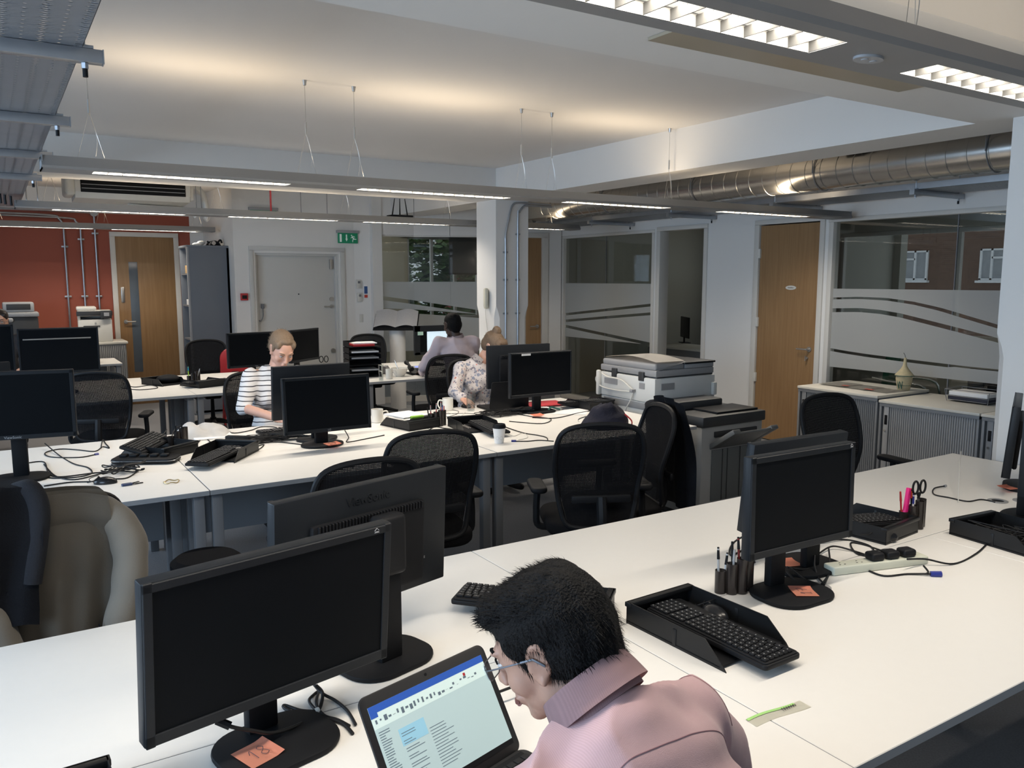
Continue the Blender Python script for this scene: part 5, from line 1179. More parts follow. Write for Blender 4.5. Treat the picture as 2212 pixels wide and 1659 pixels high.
MB().box(-.2, -.12, .1, .14, .012, .013).box(.05, .12, .1, .13, .018, .019).build('red_headline', mat('red_print', (.5, .08, .05), .7), t)
t = thing('basket_jar', 'cream woven basket jar with a pointed lid and dark pattern on the cabinet', 'jar', (6.72, 4.16, .76))
straw = mat('straw', (.50, .43, .27), .8, var=.15, scale=60, bump=.5, bscale=250)
MB().lathe([(0, 0), (.048, 0), (.054, .02), (.068, .10), (.066, .13), (.062, .13), (0, .12)], 32).build('body', straw, t)
MB().lathe([(.075, .125), (.077, .135), (.060, .155), (.035, .185), (.018, .215), (.012, .26), (.010, .285), (0, .288)], 32).build('lid', straw, t)
MB().tube([(.077 * cos(a * pi / 16), .077 * sin(a * pi / 16), .130) for a in range(32)], .003, 5, closed=True).tube([(.058 * cos(a * pi / 16), .058 * sin(a * pi / 16), .045) for a in range(32)], .002, 5, closed=True).tube([(.063 * cos(2.7 + .08 * k), .063 * sin(2.7 + .08 * k), .095 - .02 * (k % 5)) for k in range(12)], .003, 5).build('pattern', mat('dark_teal', (.03, .10, .08), .5), t)
MB().tube(spline([(0, 0, .285), (-.01, 0, .31), (-.03, 0, .33)], 4), .003, 5).build('twine', STEELGREY, t)
t = thing('wire_tray', 'black wire paper tray with white paper on the middle cabinet', 'tray', (6.74, 3.55, .73), 0)
w_ = MB()
for z, s in ((.015, .9), (.05, 1), (.10, 1.02)): w_.tube([(p[0] * s, p[1] * s, z) for p in rrect(.26, .36, .02)], .003, 5, closed=True)
for sx in (-1, 1):
    for sy in (-1, 1): w_.tube([(sx * .118, sy * .165, .0), (sx * .13, sy * .18, .1)], .003, 5)
w_.build('wire_frame', STEELGREY, t); MB().box(-.115, .115, -.16, .16, .012, .05, .003).build('dark_folder', mat('navy_folder', (.02, .02, .035), .6), t); MB().box(-.11, .11, -.155, .155, .052, .085, .002).build('paper_ream', PAPER, t)
# things inside the right office
t = thing('office_desk', 'white desk inside the right-hand glass office', 'desk', (8.4, 3.4, 0)); MB().box(-.4, .4, -.8, .8, .7, .73, .002).build('desktop', DESK, t)
for sx in (-.35, .35):
    for sy in (-.75, .75): MB().box(sx - .025, sx + .025, sy - .025, sy + .025, 0, .7).build('leg', STEELGREY, t)
t = thing('green_chair', 'green upholstered chair with a chrome arm inside the glass office', 'chair', (7.75, 4.75, 0), 200); GRN = mat('green_cloth', (.02, .10, .05), .85)
MB().box(-.24, .24, -.22, .22, .43, .50, .03, 3).build('seat', GRN, t); MB().box(-.23, .23, -.28, -.22, .58, .95, .03, 3, RX(-6)).build('backrest', GRN, t)
for s in (-1, 1): MB().tube(spline([(s * .27, -.28, .75), (s * .27, -.1, .72), (s * .27, .2, .68), (s * .27, .25, .4), (s * .27, .25, .02)], 5), .012, 8).tube([(s * .25, -.25, .5), (s * .25, -.28, 0)], .012, 8).build('chrome_arm', CHROME, t)
t = thing('black_chair', 'black chair back inside the glass office, low behind the cabinets', 'chair', (7.65, 3.95, 0), 95); MB().box(-.25, .25, -.22, .22, .43, .50, .03, 3).box(-.26, .26, -.28, -.24, .55, .88, .02, 2).build('seat_and_back', FABRIC, t); MB().cyl((0, 0, 0), (0, 0, .43), .03).build('pedestal', BLACKP, t)
t = thing('bookcase', 'low grey unit with a pale top inside the dark middle office', 'cabinet', (8.6, 8.55, 0)); MB().box(-.3, .3, -.7, .7, 0, .72, .003).build('carcass', STEELGREY, t); MB().box(-.32, .32, -.72, .72, .72, .75, .003).build('top_board', TOPM, t)
t = thing('cream_chair', 'cream plastic shell chair seen through the open doorway', 'chair', (8.25, 7.55, 0), 160); CRM = mat('cream_shell', (.55, .48, .25), .45)
MB().grid(lambda u, v: Vector(((u - .5) * .42 * (1 - .25 * max(0, v - .5)), -.2 + .42 * (1 - v) if v < .5 else -.0 - .02 - .17 * (v - .5) * 2 * .9, .44 + .03 * (2 * u - 1) ** 2 + (0 if v < .5 else (v - .5) * .84))), 10, 12, .006).build('shell', CRM, t)
for sx in (-.17, .17):
    for sy in (-.15, .15): MB().cyl((sx, sy, 0), (sx * .7, sy * .7, .44), .011).build('leg', CHROME, t)
t = thing('round_table', 'dark round table edge seen through the open doorway', 'table', (8.80, 7.2, 0)); MB().lathe([(0, .70), (.40, .70), (.41, .715), (.40, .73), (0, .73)], 40).build('tabletop', BLACKP, t); MB().cyl((0, 0, 0), (0, 0, .7), .04).lathe([(0, 0), (.25, 0), (.25, .02), (0, .03)], 24).build('pedestal', STEELGREY, t)
t = thing('wall_monitor', 'dark screen with a blue glow inside the middle office', 'monitor', (9.0, 9.2, .75), 60); MB().box(-.25, .25, -.01, .01, .08, .4, .005).box(-.02, .02, 0, .02, 0, .1).box(-.1, .1, -.07, .07, 0, .01).build('panel', BEZEL, t); MB().box(-.23, .23, -.012, -.010, .10, .38).build('screen', mat('lit_blue', (.2, .35, .7), .4, emit=.5, ecol=(.4, .6, 1)), t)
o = MB().box(-.3, .3, -.25, .25, 0, .70, .004).box(-.31, .31, -.26, .26, .70, .73, .003).build('side_cabinet', CABGREY); o.location = (5.75, 8.75, 0); tag(o, 'dark grey cabinet beside the column, behind the black monitors', 'cabinet')
# copier with finisher
t = thing('photocopier', 'large white and grey photocopier with dangling leads, at the end of the middle row', 'photocopier', (4.14, 4.53, 0))
MB().box(0, .60, 0, .64, .03, .80, .012).build('body', COPW, t)
MB().box(-.012, .62, -.012, .66, .80, .99, .012).build('upper_body', COPW, t)
MB().box(.02, .60, .0, .62, .985, 1.0, .003).build('gap', COPD, t)
Mx = Matrix(((1, 0, 0, 0), (0, 0, 1, 0), (0, 1, 0, 0), (0, 0, 0, 1)))
b = MB().box(0, .60, -.01, .63, 1.0, 1.045, .008); b.prism([(0, 1.045), (.60, 1.045), (.60, 1.10), (.30, 1.105), (.0, 1.105)], .0, .30, .012, Mx)
b = MB().box(-.005, .60, -.015, .645, 1.0, 1.05, .01)
b.grid(lambda u, v: Vector((.0 + .02 * (v == 0), -.01 + .65 * u, 1.05)) if v == 0 else Vector((.30 * v, -.01 + .65 * u, 1.05 + .075 * sin(pi * min(1, .25 + .62 * u)) * (1 if v > 0 else 0))), 16, 1)
b.box(.0, .30, .0, .63, 1.045, 1.10, .02, 3); b.build('scanner', COPG, t)
MB().grid(lambda u, v: Vector((.005 + .29 * v, .0 + .62 * u, 1.095 + .045 * sin(pi * min(1, .12 + .8 * u)))), 18, 2, .03).build('feeder_cover', mat('copier_beige', (.52, .50, .47), .45), t)
MB().box(.30, .60, -.01, .62, 1.05, 1.085, .006).build('lid', COPG, t); MB().box(.28, .61, -.02, .30, 1.085, 1.10, .004).box(.29, .61, -.02, .62, 1.085, 1.098, .004).build('feeder_tray', COPD, t)
for y in (.14, .46): MB().box(-.02, .02, y - .03, y + .03, .96, 1.03, .006).build('hinge', COPD, t); 
MB().box(-.016, -.010, .10, .16, .90, .945).box(-.016, -.01, .42, .58, .90, .945).box(.05, .18, -.018, -.012, .90, .95).build('vents', COPG, t)
MB().box(-.004, -.001, .03, .60, .74, .79, .001).build('rear_rib', COPG, t)
bp = MB().box(.02, .14, -.004, .002, .55, .78, .003); bp.build('socket_panel', COPG, t)
MB().box(.03, .09, -.008, -.003, .60, .66).box(.03, .09, -.008, -.003, .68, .74).build('ports', COPD, t)
for k, p in enumerate(([(-.03, .60, .98), (-.05, .5, .96), (-.04, .35, .95), (-.03, .25, .90), (-.02, .22, .88)], [(-.02, .22, .88), (-.03, .24, .8), (-.025, .30, .70), (-.02, .2, .60), (-.02, .1, .5), (-.02, .08, .3)], [(-.02, .2, .87), (-.03, .4, .86), (-.03, .6, .87), (-.04, .66, .92), (-.03, .64, .97)], [(.05, -.02, .75), (.06, -.05, .66), (.09, -.05, .60), (.07, -.04, .5)])):
    MB().tube(spline(p, 6), .005, 6).build('lead', OFFW, t)
MB().box(-.05, -.012, .20, .235, .865, .89, .004).build('lead_plug', COPG, t); MB().box(-.045, -.012, .62, .655, .80, 1.0, .01).build('card_reader', OFFW, t); MB().box(.57, .61, -.045, -.012, .83, .93, .008).build('side_box', OFFW, t)
t = thing('finisher', 'grey copier finisher with a black top and tilted paper output tray', 'finisher', (4.12, 4.0, 0))
MB().box(0, .62, .02, .52, .05, .70, .01).build('body', mat('finisher_grey', (.36, .36, .35), .5), t)
MB().box(-.01, .63, .0, .52, .70, .775, .01).build('top_cover', COPD, t); MB().box(.05, .5, .30, .50, .775, .84, .015).build('paper_bridge', COPD, t); MB().box(.18, .60, .05, .30, .775, .79, .003).build('upper_tray', BLACKP, t)
MB().box(.10, .52, .012, .021, .16, .53, .002).build('side_recess', mat('finisher_recess', (.13, .14, .14), .5), t)
r_ = MB()
for x in (.20, .25, .38): r_.box(x, x + .004, .008, .013, .16, .53)
r_.build('recess_rib', COPD, t)
MB().box(.12, .55, .006, .022, .62, .66, .003).build('slot', COPD, t)
b = MB().box(.10, .50, -.26, .0, 0, .018, .006, 2, T((0, .02, .535)) @ RX(-33)); b.box(.08, .15, -.27, .0, .0, .035, .006, 2, T((0, .02, .535)) @ RX(-33)).box(.46, .53, -.27, .0, .0, .03, .006, 2, T((0, .02, .535)) @ RX(-33)); b.build('output_tray', mat('tray_grey', (.17, .175, .175), .45), t)
for x in (.03, .56): MB().box(x, x + .03, .04, .48, 0, .05).build('foot', COPD, t)
# printers by the orange wall
t = thing('low_cabinet', 'low grey tambour cabinet with a pale top under the white printer', 'cabinet', (.55, 11.55, 0)); MB().box(0, .88, .02, .55, 0, .90, .003).build('carcass', CABGREY, t)
d = MB()
for k in range(40): d.cyl((.02 + .84 * k / 39, .015, .05), (.02 + .84 * k / 39, .015, .88), .009, n=6)
d.build('tambour_door', LIGHTG, t, 60); MB().box(-.01, .90, 0, .56, .90, .93, .003).build('top_board', TOPM, t)
t = thing('laser_printer', 'white multifunction laser printer on the low cabinet by the orange wall', 'printer', (1.11, 11.82, .93), -4)
MB().box(-.20, .19, -.2, .2, 0, .29, .015).build('body', OFFW, t); MB().box(-.20, .19, -.21, .2, .33, .40, .012).box(-.20, -.17, -.2, .2, .29, .34).box(-.2, .19, .05, .2, .29, .34).build('scanner', OFFW, t); MB().box(-.21, .02, -.18, .15, .40, .45, .02).build('feeder', OFFW, t); MB().box(-.21, .20, -.215, -.20, .335, .395, .004).build('front_band', COPD, t); MB().box(.06, .19, -.23, -.20, .30, .40, .006).build('control_panel', COPD, t); MB().box(.10, .16, -.234, -.229, .33, .375).build('touch_screen', LIGHTG, t)
MB().box(-.16, .1, -.19, .04, .292, .30).build('output_slot', COPD, t); MB().box(-.14, .05, -.206, -.199, .195, .21).build('tray_line', COPD, t); MB().cyl((0, -.206, .24), (0, -.2, .24), .012, n=16).build('badge', LIGHTG, t)
t = thing('floor_printer', 'tall dark grey floor printer with a pale top at the left edge', 'printer', (.30, 11.6, 0), 0)
MB().box(-.24, .16, -.2, .25, .03, 1.28, .02).build('body', mat('printer_dark', (.035, .037, .04), .5), t); MB().box(-.25, .17, -.21, .25, 1.28, 1.33, .01).build('top_rim', LIGHTG, t); MB().box(-.20, .13, -.1, .22, 1.33, 1.45, .02).build('output_cover', LIGHTG, t); MB().box(-.16, .09, -.11, -.09, 1.36, 1.43, .004).build('slot', COPD, t)
MB().box(-.33, -.1, -.25, .0, 1.22, 1.27, .02, 2).build('control_panel', LIGHTG, t); MB().box(-.22, -.17, -.205, -.2, 1.02, 1.18).build('side_light', OFFW, t)
# plinth with open visitors' book
t = thing('plinth', 'white round column stand on a flat disc, holding the open book', 'plinth', (4.50, 9.92, 0))
MB().cyl((0, 0, .02), (0, 0, 1.10), .105, n=36).build('column', WHITE, t); MB().lathe([(0, 0), (.28, 0), (.28, .015), (.26, .02), (0, .02)], 36).build('base_disc', LIGHTG, t)
t = thing('open_book', 'open book with white pages lying tilted on the round stand', 'book', (4.48, 9.90, 1.10), -32)
for s in (-1, 1): MB().grid(lambda u, v, s=s: Vector((s * .28 * u, -.14 + .26 * v, .005 + .20 * v + .03 * sin(pi * u))), 10, 4, .012).build('page_block', mat('ruled_page', (.70, .70, .72), .8, var=.08, scale=60), t)
MB().box(-.29, .29, -.17, .17, -.004, 0, 0, 1, T((0, -.01, .070)) @ RX(37)).build('cover', BLACKP, t)
# ================= PEOPLE =================
def capsule(mb, a, b, r0, r1=None, n=14):
    r1 = r0 if r1 is None else r1; a, b = Vector(a), Vector(b)
    if (b - a).length > 1e-4: mb.cyl(a, b, r0, r1, n)
    mb.ell(a, (r0,) * 3, n=n); mb.ell(b, (r1,) * 3, n=n)
def chain(mb, pts, rs, n=14):
    for k in range(len(pts) - 1): capsule(mb, pts[k], pts[k + 1], rs[k], rs[k + 1], n)
def skin_blob(mb, name, m, parent, voxel=.006, smooth=6, disp=None, fac=.5):
    o = mb.build(name, m, parent, 0)
    md = o.modifiers.new('r', 'REMESH'); md.mode = 'VOXEL'; md.voxel_size = voxel; md.use_smooth_shade = True
    if smooth: ms = o.modifiers.new('s', 'SMOOTH'); ms.iterations = smooth; ms.factor = fac
    dg = bpy.context.evaluated_depsgraph_get(); dg.update(); me = bpy.data.meshes.new_from_object(o.evaluated_get(dg)); o.modifiers.clear(); old = o.data; o.data = me; bpy.data.meshes.remove(old); me.name = name
    if not me.materials: me.materials.append(m)
    if disp:
        ns = [v.normal.copy() for v in me.vertices]
        for v, nn in zip(me.vertices, ns): v.co = v.co + nn * disp(v.co)
    me.shade_smooth(); return o
def frame(pos, heading, pitch=0, roll=0, s=1):
    """local +y forward, +x the person's right, +z up; pitch>0 looks down"""
    return T(pos) @ RZ(heading - 90) @ RX(-pitch) @ RY(roll) @ Matrix.Scale(s, 4)
def head_shapes(mb, M, ears=True, fine=True):
    def E_(c, r, n=18): b = MB(); b.ell(c, r, n=n); mb._add(b.bm, M)
    def C_(a, b_, r0, r1): b = MB(); capsule(b, a, b_, r0, r1); mb._add(b.bm, M)
    E_((0, -.022, .032), (.074, .096, .084), 28); E_((0, .030, .005), (.064, .062, .088), 24); E_((0, .028, -.062), (.050, .056, .046), 20)
    E_((0, .070, -.098), (.022, .020, .018)); E_((0, .050, -.088), (.034, .034, .022))
    for s in (-1, 1):
        E_((s * .038, .052, -.030), (.024, .030, .030)); E_((s * .026, .083, .026), (.026, .012, .008)); E_((s * .010, .103, -.036), (.008, .010, .007)); E_((s * .048, .0, -.06), (.014, .03, .035))
        E_((s * .031, .084, .005), (.014, .006, .006))
        if ears:
            b = MB(); b.tube([(s * (.074 + .006 * sin(a * pi / 9)), -.006 + .018 * cos(a * pi / 9) - .010 * sin(a * pi / 9) * .6, -.004 + .031 * sin(a * pi / 9)) for a in range(18)], .0052, 8, closed=True)
            b.ell((s * .072, -.004, -.006), (.005, .014, .024)); b.ell((s * .075, -.001, -.034), (.006, .008, .010)); b.ell((s * .077, .008, -.004), (.004, .005, .008)); mb._add(b.bm, M)
    C_((0, .088, .016), (0, .112, -.026), .008, .011); E_((0, .114, -.030), (.011, .010, .009)); E_((0, .094, -.056), (.014, .008, .010)); E_((0, .0935, -.0655), (.023, .009, .0055)); E_((0, .0905, -.0755), (.020, .0095, .0065))
def face_parts(root, M, hairm, skinm, glasses=False, lips=(.38, .13, .11), brow=True, eyes=True):
    eb = MB(); ib = MB(); bb = MB(); lb = MB()
    for s in (-1, 1):
        e = MB(); e.ell((s * .031, .0815, .004), (.0122, .0102, .0060), n=16); eb._add(e.bm, M)
        e = MB(); e.ell((s * .031, .0890, .0020), (.0052, .003, .0042), n=12); ib._add(e.bm, M)
        e = MB(); e.tube(spline([(s * .015, .0955, .024), (s * .028, .094, .031), (s * .046, .081, .028)], 5), .0035, 6); bb._add(e.bm, M)
        e = MB(); e.tube(spline([(s * .019, .0915, .010), (s * .031, .0925, .0145), (s * .044, .0845, .009)], 5), .0016, 5); bb._add(e.bm, M)
    if eyes: eb.build('eye_whites', mat('eye_white', (.62, .60, .58), .3), root); ib.build('irises', mat('iris_dark', (.03, .025, .02), .2), root)
    bb.build('brows_and_lashes', hairm, root)
    e = MB(); e.tube(spline([(-.021, .0945, -.0700), (-.009, .1005, -.0680), (0, .1015, -.0690), (.009, .1005, -.0680), (.021, .0945, -.0700)], 5), .0036, 8); e.tube(spline([(-.017, .0945, -.0745), (0, .0985, -.0765), (.017, .0945, -.0745)], 5), .0042, 8); lb._add(e.bm, M); lb.build('lips', mat('lips_%d' % int(lips[0] * 100), lips, .45), root)
    if glasses:
        g = MB(); e = MB()
        for s in (-1, 1):
            e.tube([(s * .033 + p[0], .1085 - abs(s * .033 + p[0]) * .12, .003 + p[1]) for p in rrect(.052, .032, .010)], .0011, 5, closed=True)
            e.tube(spline([(s * .060, .101, .010), (s * .072, .085, .010), (s * .079, .03, .009), (s * .080, .0, .008)], 5), .0014, 6)
            e.tube([(s * .0795, .02, .009), (s * .080, -.004, .008), (s * .080, -.02, -.008)], .0022, 6)
        e.tube([(-.008, .108, .008), (0, .110, .010), (.008, .108, .008)], .0012, 5); g._add(e.bm, M); go = g.build('glasses', mat('glasses_frame', (.12, .13, .15), .3, metal=.6), root)
        l_ = MB(); e = MB()
        for s in (-1, 1): e.prism(rrect(.050, .030, .009, 5, s * .033, .003), -.0006, .0006, 0, T((0, .1055, 0)) @ RX(90))
        l_._add(e.bm, M); l_.build('lenses', glassy('lens_glass', (.8, .9, 1), .05, (.93, .96, .98)) if 'lens_glass' not in MATS else MATS['lens_glass'], go, 0)
def hand(mb, w, d, n, s=1, curl=25, sc=1.0):
    """w wrist, d towards the fingertips, n palm normal, s=+1 right hand (thumb on the left when the palm faces down)"""
    d = Vector(d).normalized(); n = (Vector(n) - d * Vector(n).dot(d)).normalized(); t = d.cross(n) * s   # thumb side
    w = Vector(w)
    for k in range(4): u = (k - 1.5) * .0185; capsule(mb, w + d * .015 * sc - t * u * .7 * sc, w + d * .085 * sc - t * u * sc, .0135 * sc, .0105 * sc, 10)
    for k, (ln, off) in enumerate(((.040, .0), (.046, .002), (.042, .0), (.033, -.004))):
        p = w + d * (.085 + off) * sc - t * (k - 1.5) * .0195 * sc; a = R(curl * .5)
        dd = d
        for q, (L_, r0) in enumerate(((ln, .0088), (ln * .62, .0080), (ln * .5, .0072))):
            a = R(curl * (.55 + .75 * q)); dd = (d * cos(a) + n * sin(a)); e = p + dd * L_ * sc; capsule(mb, p, e, r0 * sc, (r0 - .0007) * sc, 10); p = e
    p = w + d * .022 * sc + t * .024 * sc; q = p + (d * .55 + t * .75 + n * .2).normalized() * .036 * sc; r_ = q + (d * .85 + t * .35 + n * .3).normalized() * .030 * sc; r2 = r_ + (d * .95 + t * .1 + n * .3).normalized() * .024 * sc
    chain(mb, [p, q, r_, r2], [.0145 * sc, .011 * sc, .0095 * sc, .0082 * sc], 10)
def person(label, heading, hip, c7, headM, sh, armL, armR, skin, shirtm, shirtname, sleeve=1.0, voxel=.006, trouser=None, female=False, wd=.19, handc=25, folds=.004, legs=True, torso_scale=1.0, cuffs=True, collar=None, seed=1, neckline=0.0, svox=None, sm=18, back=0):
    """all joints in world coordinates; the root Empty stands on the floor under the hips"""
    root = thing('person', label, 'person', (hip[0], hip[1], 0)); off = Vector((-hip[0], -hip[1], 0)); O = T(off)
    hip = Vector(hip); c7 = Vector(c7); hd = R(heading); F = Vector((cos(hd), sin(hd), 0)); Rt = Vector((sin(hd), -cos(hd), 0)); up = (c7 - hip).normalized(); Fn = (F - up * F.dot(up)).normalized()
    Rm = Matrix((Rt, Fn, up)).transposed()
    b = MB(); torso = []
    def tor(t, f, r, x=0): torso.append((hip + (c7 - hip) * t + Fn * f + Rt * x, r))
    k = torso_scale
    tor(.04, .02, (.165 * k, .115 * k, .12)); tor(.28, .03, (.140 * k, .105 * k, .13)); tor(.52, .02, (.148 * k, .108 * k, .13)); tor(.74, .02, (.160 * k, .112 * k, .12)); tor(.90, .015, (.135 * k, .085 * k, .075))
    if back: tor(.84, -.005, (.178, .080, .085)); tor(.70, -.0, (.185, .100, .12))
    if female: tor(.64, .10, (.055, .05, .055), .065); tor(.64, .10, (.055, .05, .055), -.065)
    shl = c7 + F * .02 - up * .03 - Rt * wd + Vector(sh[0]); shr = c7 + F * .02 - up * .03 + Rt * wd + Vector(sh[1])
    arms = []
    for S, A in ((shl, armL), (shr, armR)): arms.append([S, Vector(A[0]), Vector(A[1])])
    for c, r in torso: b.ell(c, tuple(q * .86 for q in r), Rm, 20)
    hl = headM @ Vector((0, -.028, -.045)); hl2 = headM @ Vector((0, -.02, -.08))
    capsule(b, c7 + F * .015 - up * .03, hl, .052 if not female else .048, .055 if not female else .047, 18); capsule(b, c7 + F * .05 - up * .03, hl2, .045, .045, 16)
    ra = (.045, .037, .027) if female else (.050, .041, .030)
    cov = sleeve > .7
    for a in arms:
        chain(b, [c7 - up * .06, a[0]], [.045, ra[0] * .9]); chain(b, a, (ra[0] * .85, ra[1] * (.85 if cov else 1), ra[2]))
    for i, a in enumerate(arms):
        s = -1 if i == 0 else 1; A = (armL, armR)[i]; d = Vector(A[2]) if len(A) > 2 else (a[2] - a[1]); hand(b, a[2], d, (0, 0, -1), s, handc, .95 if female else 1.0)
    head_shapes(b, headM)
    skin_blob(b, 'body', skin, root, voxel, 5).matrix_basis = O
    # shirt
    s_ = MB()
    for c, r in torso[1:]: s_.ell(c, tuple(q + .016 for q in r), Rm, 20)
    s_.ell(torso[0][0], tuple(q + .012 for q in torso[0][1]), Rm, 20)
    if not neckline: s_.ell(c7 + F * .015 - up * .040, (.105, .098, .062), Rm, 18)
    for a in arms:
        e = a[1]; w_ = a[1] + (a[2] - a[1]) * max(0, (sleeve - .5) * 2) * .93; up_end = a[0] + (a[1] - a[0]) * min(1, sleeve * 2)
        chain(s_, [c7 - up * (.060 + neckline * .3), a[0] - up * neckline * .2], [.066, ra[0] + .020], 16); chain(s_, [a[0] - up * neckline * .1, up_end], [ra[0] + .020, ra[1] + .020], 16)
        if sleeve > .5: chain(s_, [e, w_], [ra[1] + .018, ra[2] + .014], 16)
    rr = seed * 3.7
    def disp(p):
        q = Vector((p.x, p.y, p.z)); q = q + noise.noise_vector(q * 3 + Vector((rr, 0, 0))) * .12; n1 = noise.noise(Vector((q.x * 7 + rr, q.y * 7, q.z * 4))); n2 = noise.noise(Vector((q.x * 16, q.y * 16 + rr, q.z * 9)))
        return folds * (2.2 * (.5 - abs(n1) * 3.2) + .9 * n2)
    sh_o = skin_blob(s_, shirtname, shirtm, root, svox or voxel * 1.25, sm, disp); sh_o.matrix_basis = O
    if collar:
        cb = MB(); cc = c7 + F * .03 + up * .0; ax = (hl - cc).normalized(); u0 = (Rt - ax * Rt.dot(ax)).normalized(); v0 = ax.cross(u0); rad = .071 if not female else .060
        def cf(u, v):
            a = 2 * pi * (u * .88 + .06) + pi / 2 * 0 + R(90); w2 = rad + .010 * v + .004 * sin(3 * a); hgt = (.040 if v < .5 else .040 - (v - .5) * .085) if v > 0 else -.01
            back = -sin(a) * .0
            return cc + (u0 * cos(a) + v0 * sin(a)) * (rad + .004 + .020 * max(0, v - .4) ** .6) + ax * (-.02 + .058 * sin(min(1, v * 1.9) * pi / 2) - .050 * max(0, v - .5) * 2)
        cb.grid(cf, 40, 8, .002); co = cb.build('collar', shirtm, sh_o, 60)
    if legs:
        tb = MB()
        tb.ell(hip + F * .03, (.175 * k, .14, .11), Rm, 18)
        for s in (-1, 1):
            kn = hip + Rt * s * .13 + F * .43 + Vector((0, 0, -.02)); kn.z = .52; an = kn + F * -.02 * 1 + Rt * s * .01; an.z = .10
            chain(tb, [hip + Rt * s * .09, kn, an], [.085, .062, .045], 14)
            fb = MB(); f0 = an + Vector((0, 0, -.05)); chain(fb, [f0 - F * .03, f0 + F * .10, f0 + F * .17], [.038, .035, .026]); skin_blob(fb, 'shoe', BLACKP, root, .008, 3).matrix_basis = O
        skin_blob(tb, 'trousers', trouser or FABRIC, root, .010, 5).matrix_basis = O
    return root, O, arms
def hair_mesh(root, O, M, shapes, m, name='hair', voxel=.006, amp=.004, freq=40, strands=0, slen=.02, sdir=None, cut=None, seed=1, sw=.0007):
    b = MB()
    for c, r in shapes: e = MB(); e.ell(c, r, n=22); b._add(e.bm, M)
    Mi = M.inverted()
    def d(p): q = Mi @ p; return amp * noise.noise(Vector((q.x * freq, q.y * freq * .5, q.z * freq * .6))) + amp * .5 * noise.noise(Vector((q.x * freq * 2.5, q.y * freq, q.z * freq)))
    o = skin_blob(b, name, m, root, voxel, 3, d); o.matrix_basis = O
    if strands:
        rr = random.Random(seed); bm = bmesh.new(); me = o.data; vs = me.vertices; n = len(vs)
        for k in range(strands):
            v = vs[rr.randrange(n)]; q = Mi @ v.co
            nl = v.normal; dr = (M.to_3x3() @ Vector(sdir(q) if sdir else (0, -1, 0))).normalized(); dr = (dr + nl * rr.uniform(.15, .55) + Vector((rr.uniform(-.35, .35), rr.uniform(-.35, .35), rr.uniform(-.35, .35)))).normalized()
            L_ = slen * rr.uniform(.5, 1.2); p0 = v.co - nl * .002; sd = dr.cross(nl).normalized() * sw; p1 = p0 + dr * L_ * .5; p2 = p0 + dr * L_ - nl * L_ * .12
            a = [bm.verts.new(x) for x in (p0 - sd, p0 + sd, p1 + sd * .8, p1 - sd * .8)]; bm.faces.new(a); c = bm.verts.new(p2); bm.faces.new((a[3], a[2], c))
        me2 = bpy.data.meshes.new('strands'); bm.to_mesh(me2); bm.free(); me2.materials.append(m); so = bpy.data.objects.new('hair_strands', me2); COL.objects.link(so); so.parent = o; so['kind'] = 'stuff'
    return o
SK1 = mat('skin_olive', (.40, .23, .165), .5, var=.08, scale=30, bump=.05, bscale=300)
SK2 = mat('skin_fair', (.60, .34, .25), .5, var=.06, scale=30)
SK3 = mat('skin_dark', (.045, .025, .018), .5, var=.1, scale=30)
HBLK = mat('black_hair', (.004, .004, .0045), .6, var=.4, scale=150, bump=.6, bscale=260, spec=.15)
HBLND = mat('dark_blonde_hair', (.20, .135, .085), .5, var=.35, scale=120, bump=.5, bscale=240)
HBRN = mat('light_brown_hair', (.15, .098, .06), .5, var=.35, scale=120, bump=.5, bscale=240)
PINK = mat('pink_shirt', (.47, .31, .325), .85, var=.03, scale=25, bump=.15, bscale=700, sheen=.15)
N, L, b = nodes(PINK)   # fine woven stripe
tc = N.new('ShaderNodeTexCoord'); wv = N.new('ShaderNodeTexWave'); wv.inputs['Scale'].default_value = 110; wv.bands_direction = 'X'; L.new(tc.outputs['Object'], wv.inputs['Vector'])
old = b.inputs['Base Color'].links[0].from_socket; mx = N.new('ShaderNodeMix'); mx.data_type = 'RGBA'; mx.blend_type = 'MULTIPLY'; mx.inputs[0].default_value = .10; L.new(old, mx.inputs[6]); L.new(wv.outputs['Color'], mx.inputs[7]); L.new(mx.outputs[2], b.inputs['Base Color'])
LILAC = mat('lilac_shirt', (.50, .42, .45), .85, var=.04, scale=20, bump=.1, bscale=300)
# --- man in the foreground ---
HM = frame((.735, 1.040, 1.135), 124, 27, 0, .965)
rt, O, arms = person('man in a pink shirt with black hair and rimless glasses bending over the laptop', 97, (.84, .64, .50), (.775, .930, 1.068), HM, ((-.01, .0, -.085), (.035, .0, -.072)),
    [(.56, .93, .80), (.82, 1.06, .785), (.3, .9, -.1)], [(1.10, 1.00, .80), (1.02, 1.13, .785), (.0, 1, -.1)], SK1, PINK, 'shirt', sleeve=1.0, voxel=.0052, folds=.006, wd=.178, collar=True, seed=5, torso_scale=1.04, svox=.0065, sm=34, back=1)
face_parts(rt, O @ HM, HBLK, SK1, glasses=True, lips=(.25, .11, .09))
hair_mesh(rt, O, HM, [((0, -.022, .046), (.085, .104, .087)), ((0, -.048, .012), (.083, .080, .090)), ((0, .042, .085), (.066, .052, .036)), ((0, .064, .082), (.048, .034, .030)), ((0, -.085, -.040), (.058, .032, .052)), ((-.066, .022, .040), (.012, .026, .034)), ((.066, .022, .040), (.012, .026, .034)), ((-.070, .018, .010), (.006, .010, .026)), ((.070, .018, .010), (.006, .010, .026)), ((0, -.075, -.075), (.045, .02, .03)), ((.03, -.03, .095), (.05, .06, .035))],
    HBLK, voxel=.0045, amp=.0055, freq=38, strands=6500, slen=.020, sdir=lambda q: (q.x * 2, .5 if q.z > .07 else -.15, -.9 if q.z < .07 else .15), seed=4)
from mathutils.bvhtree import BVHTree
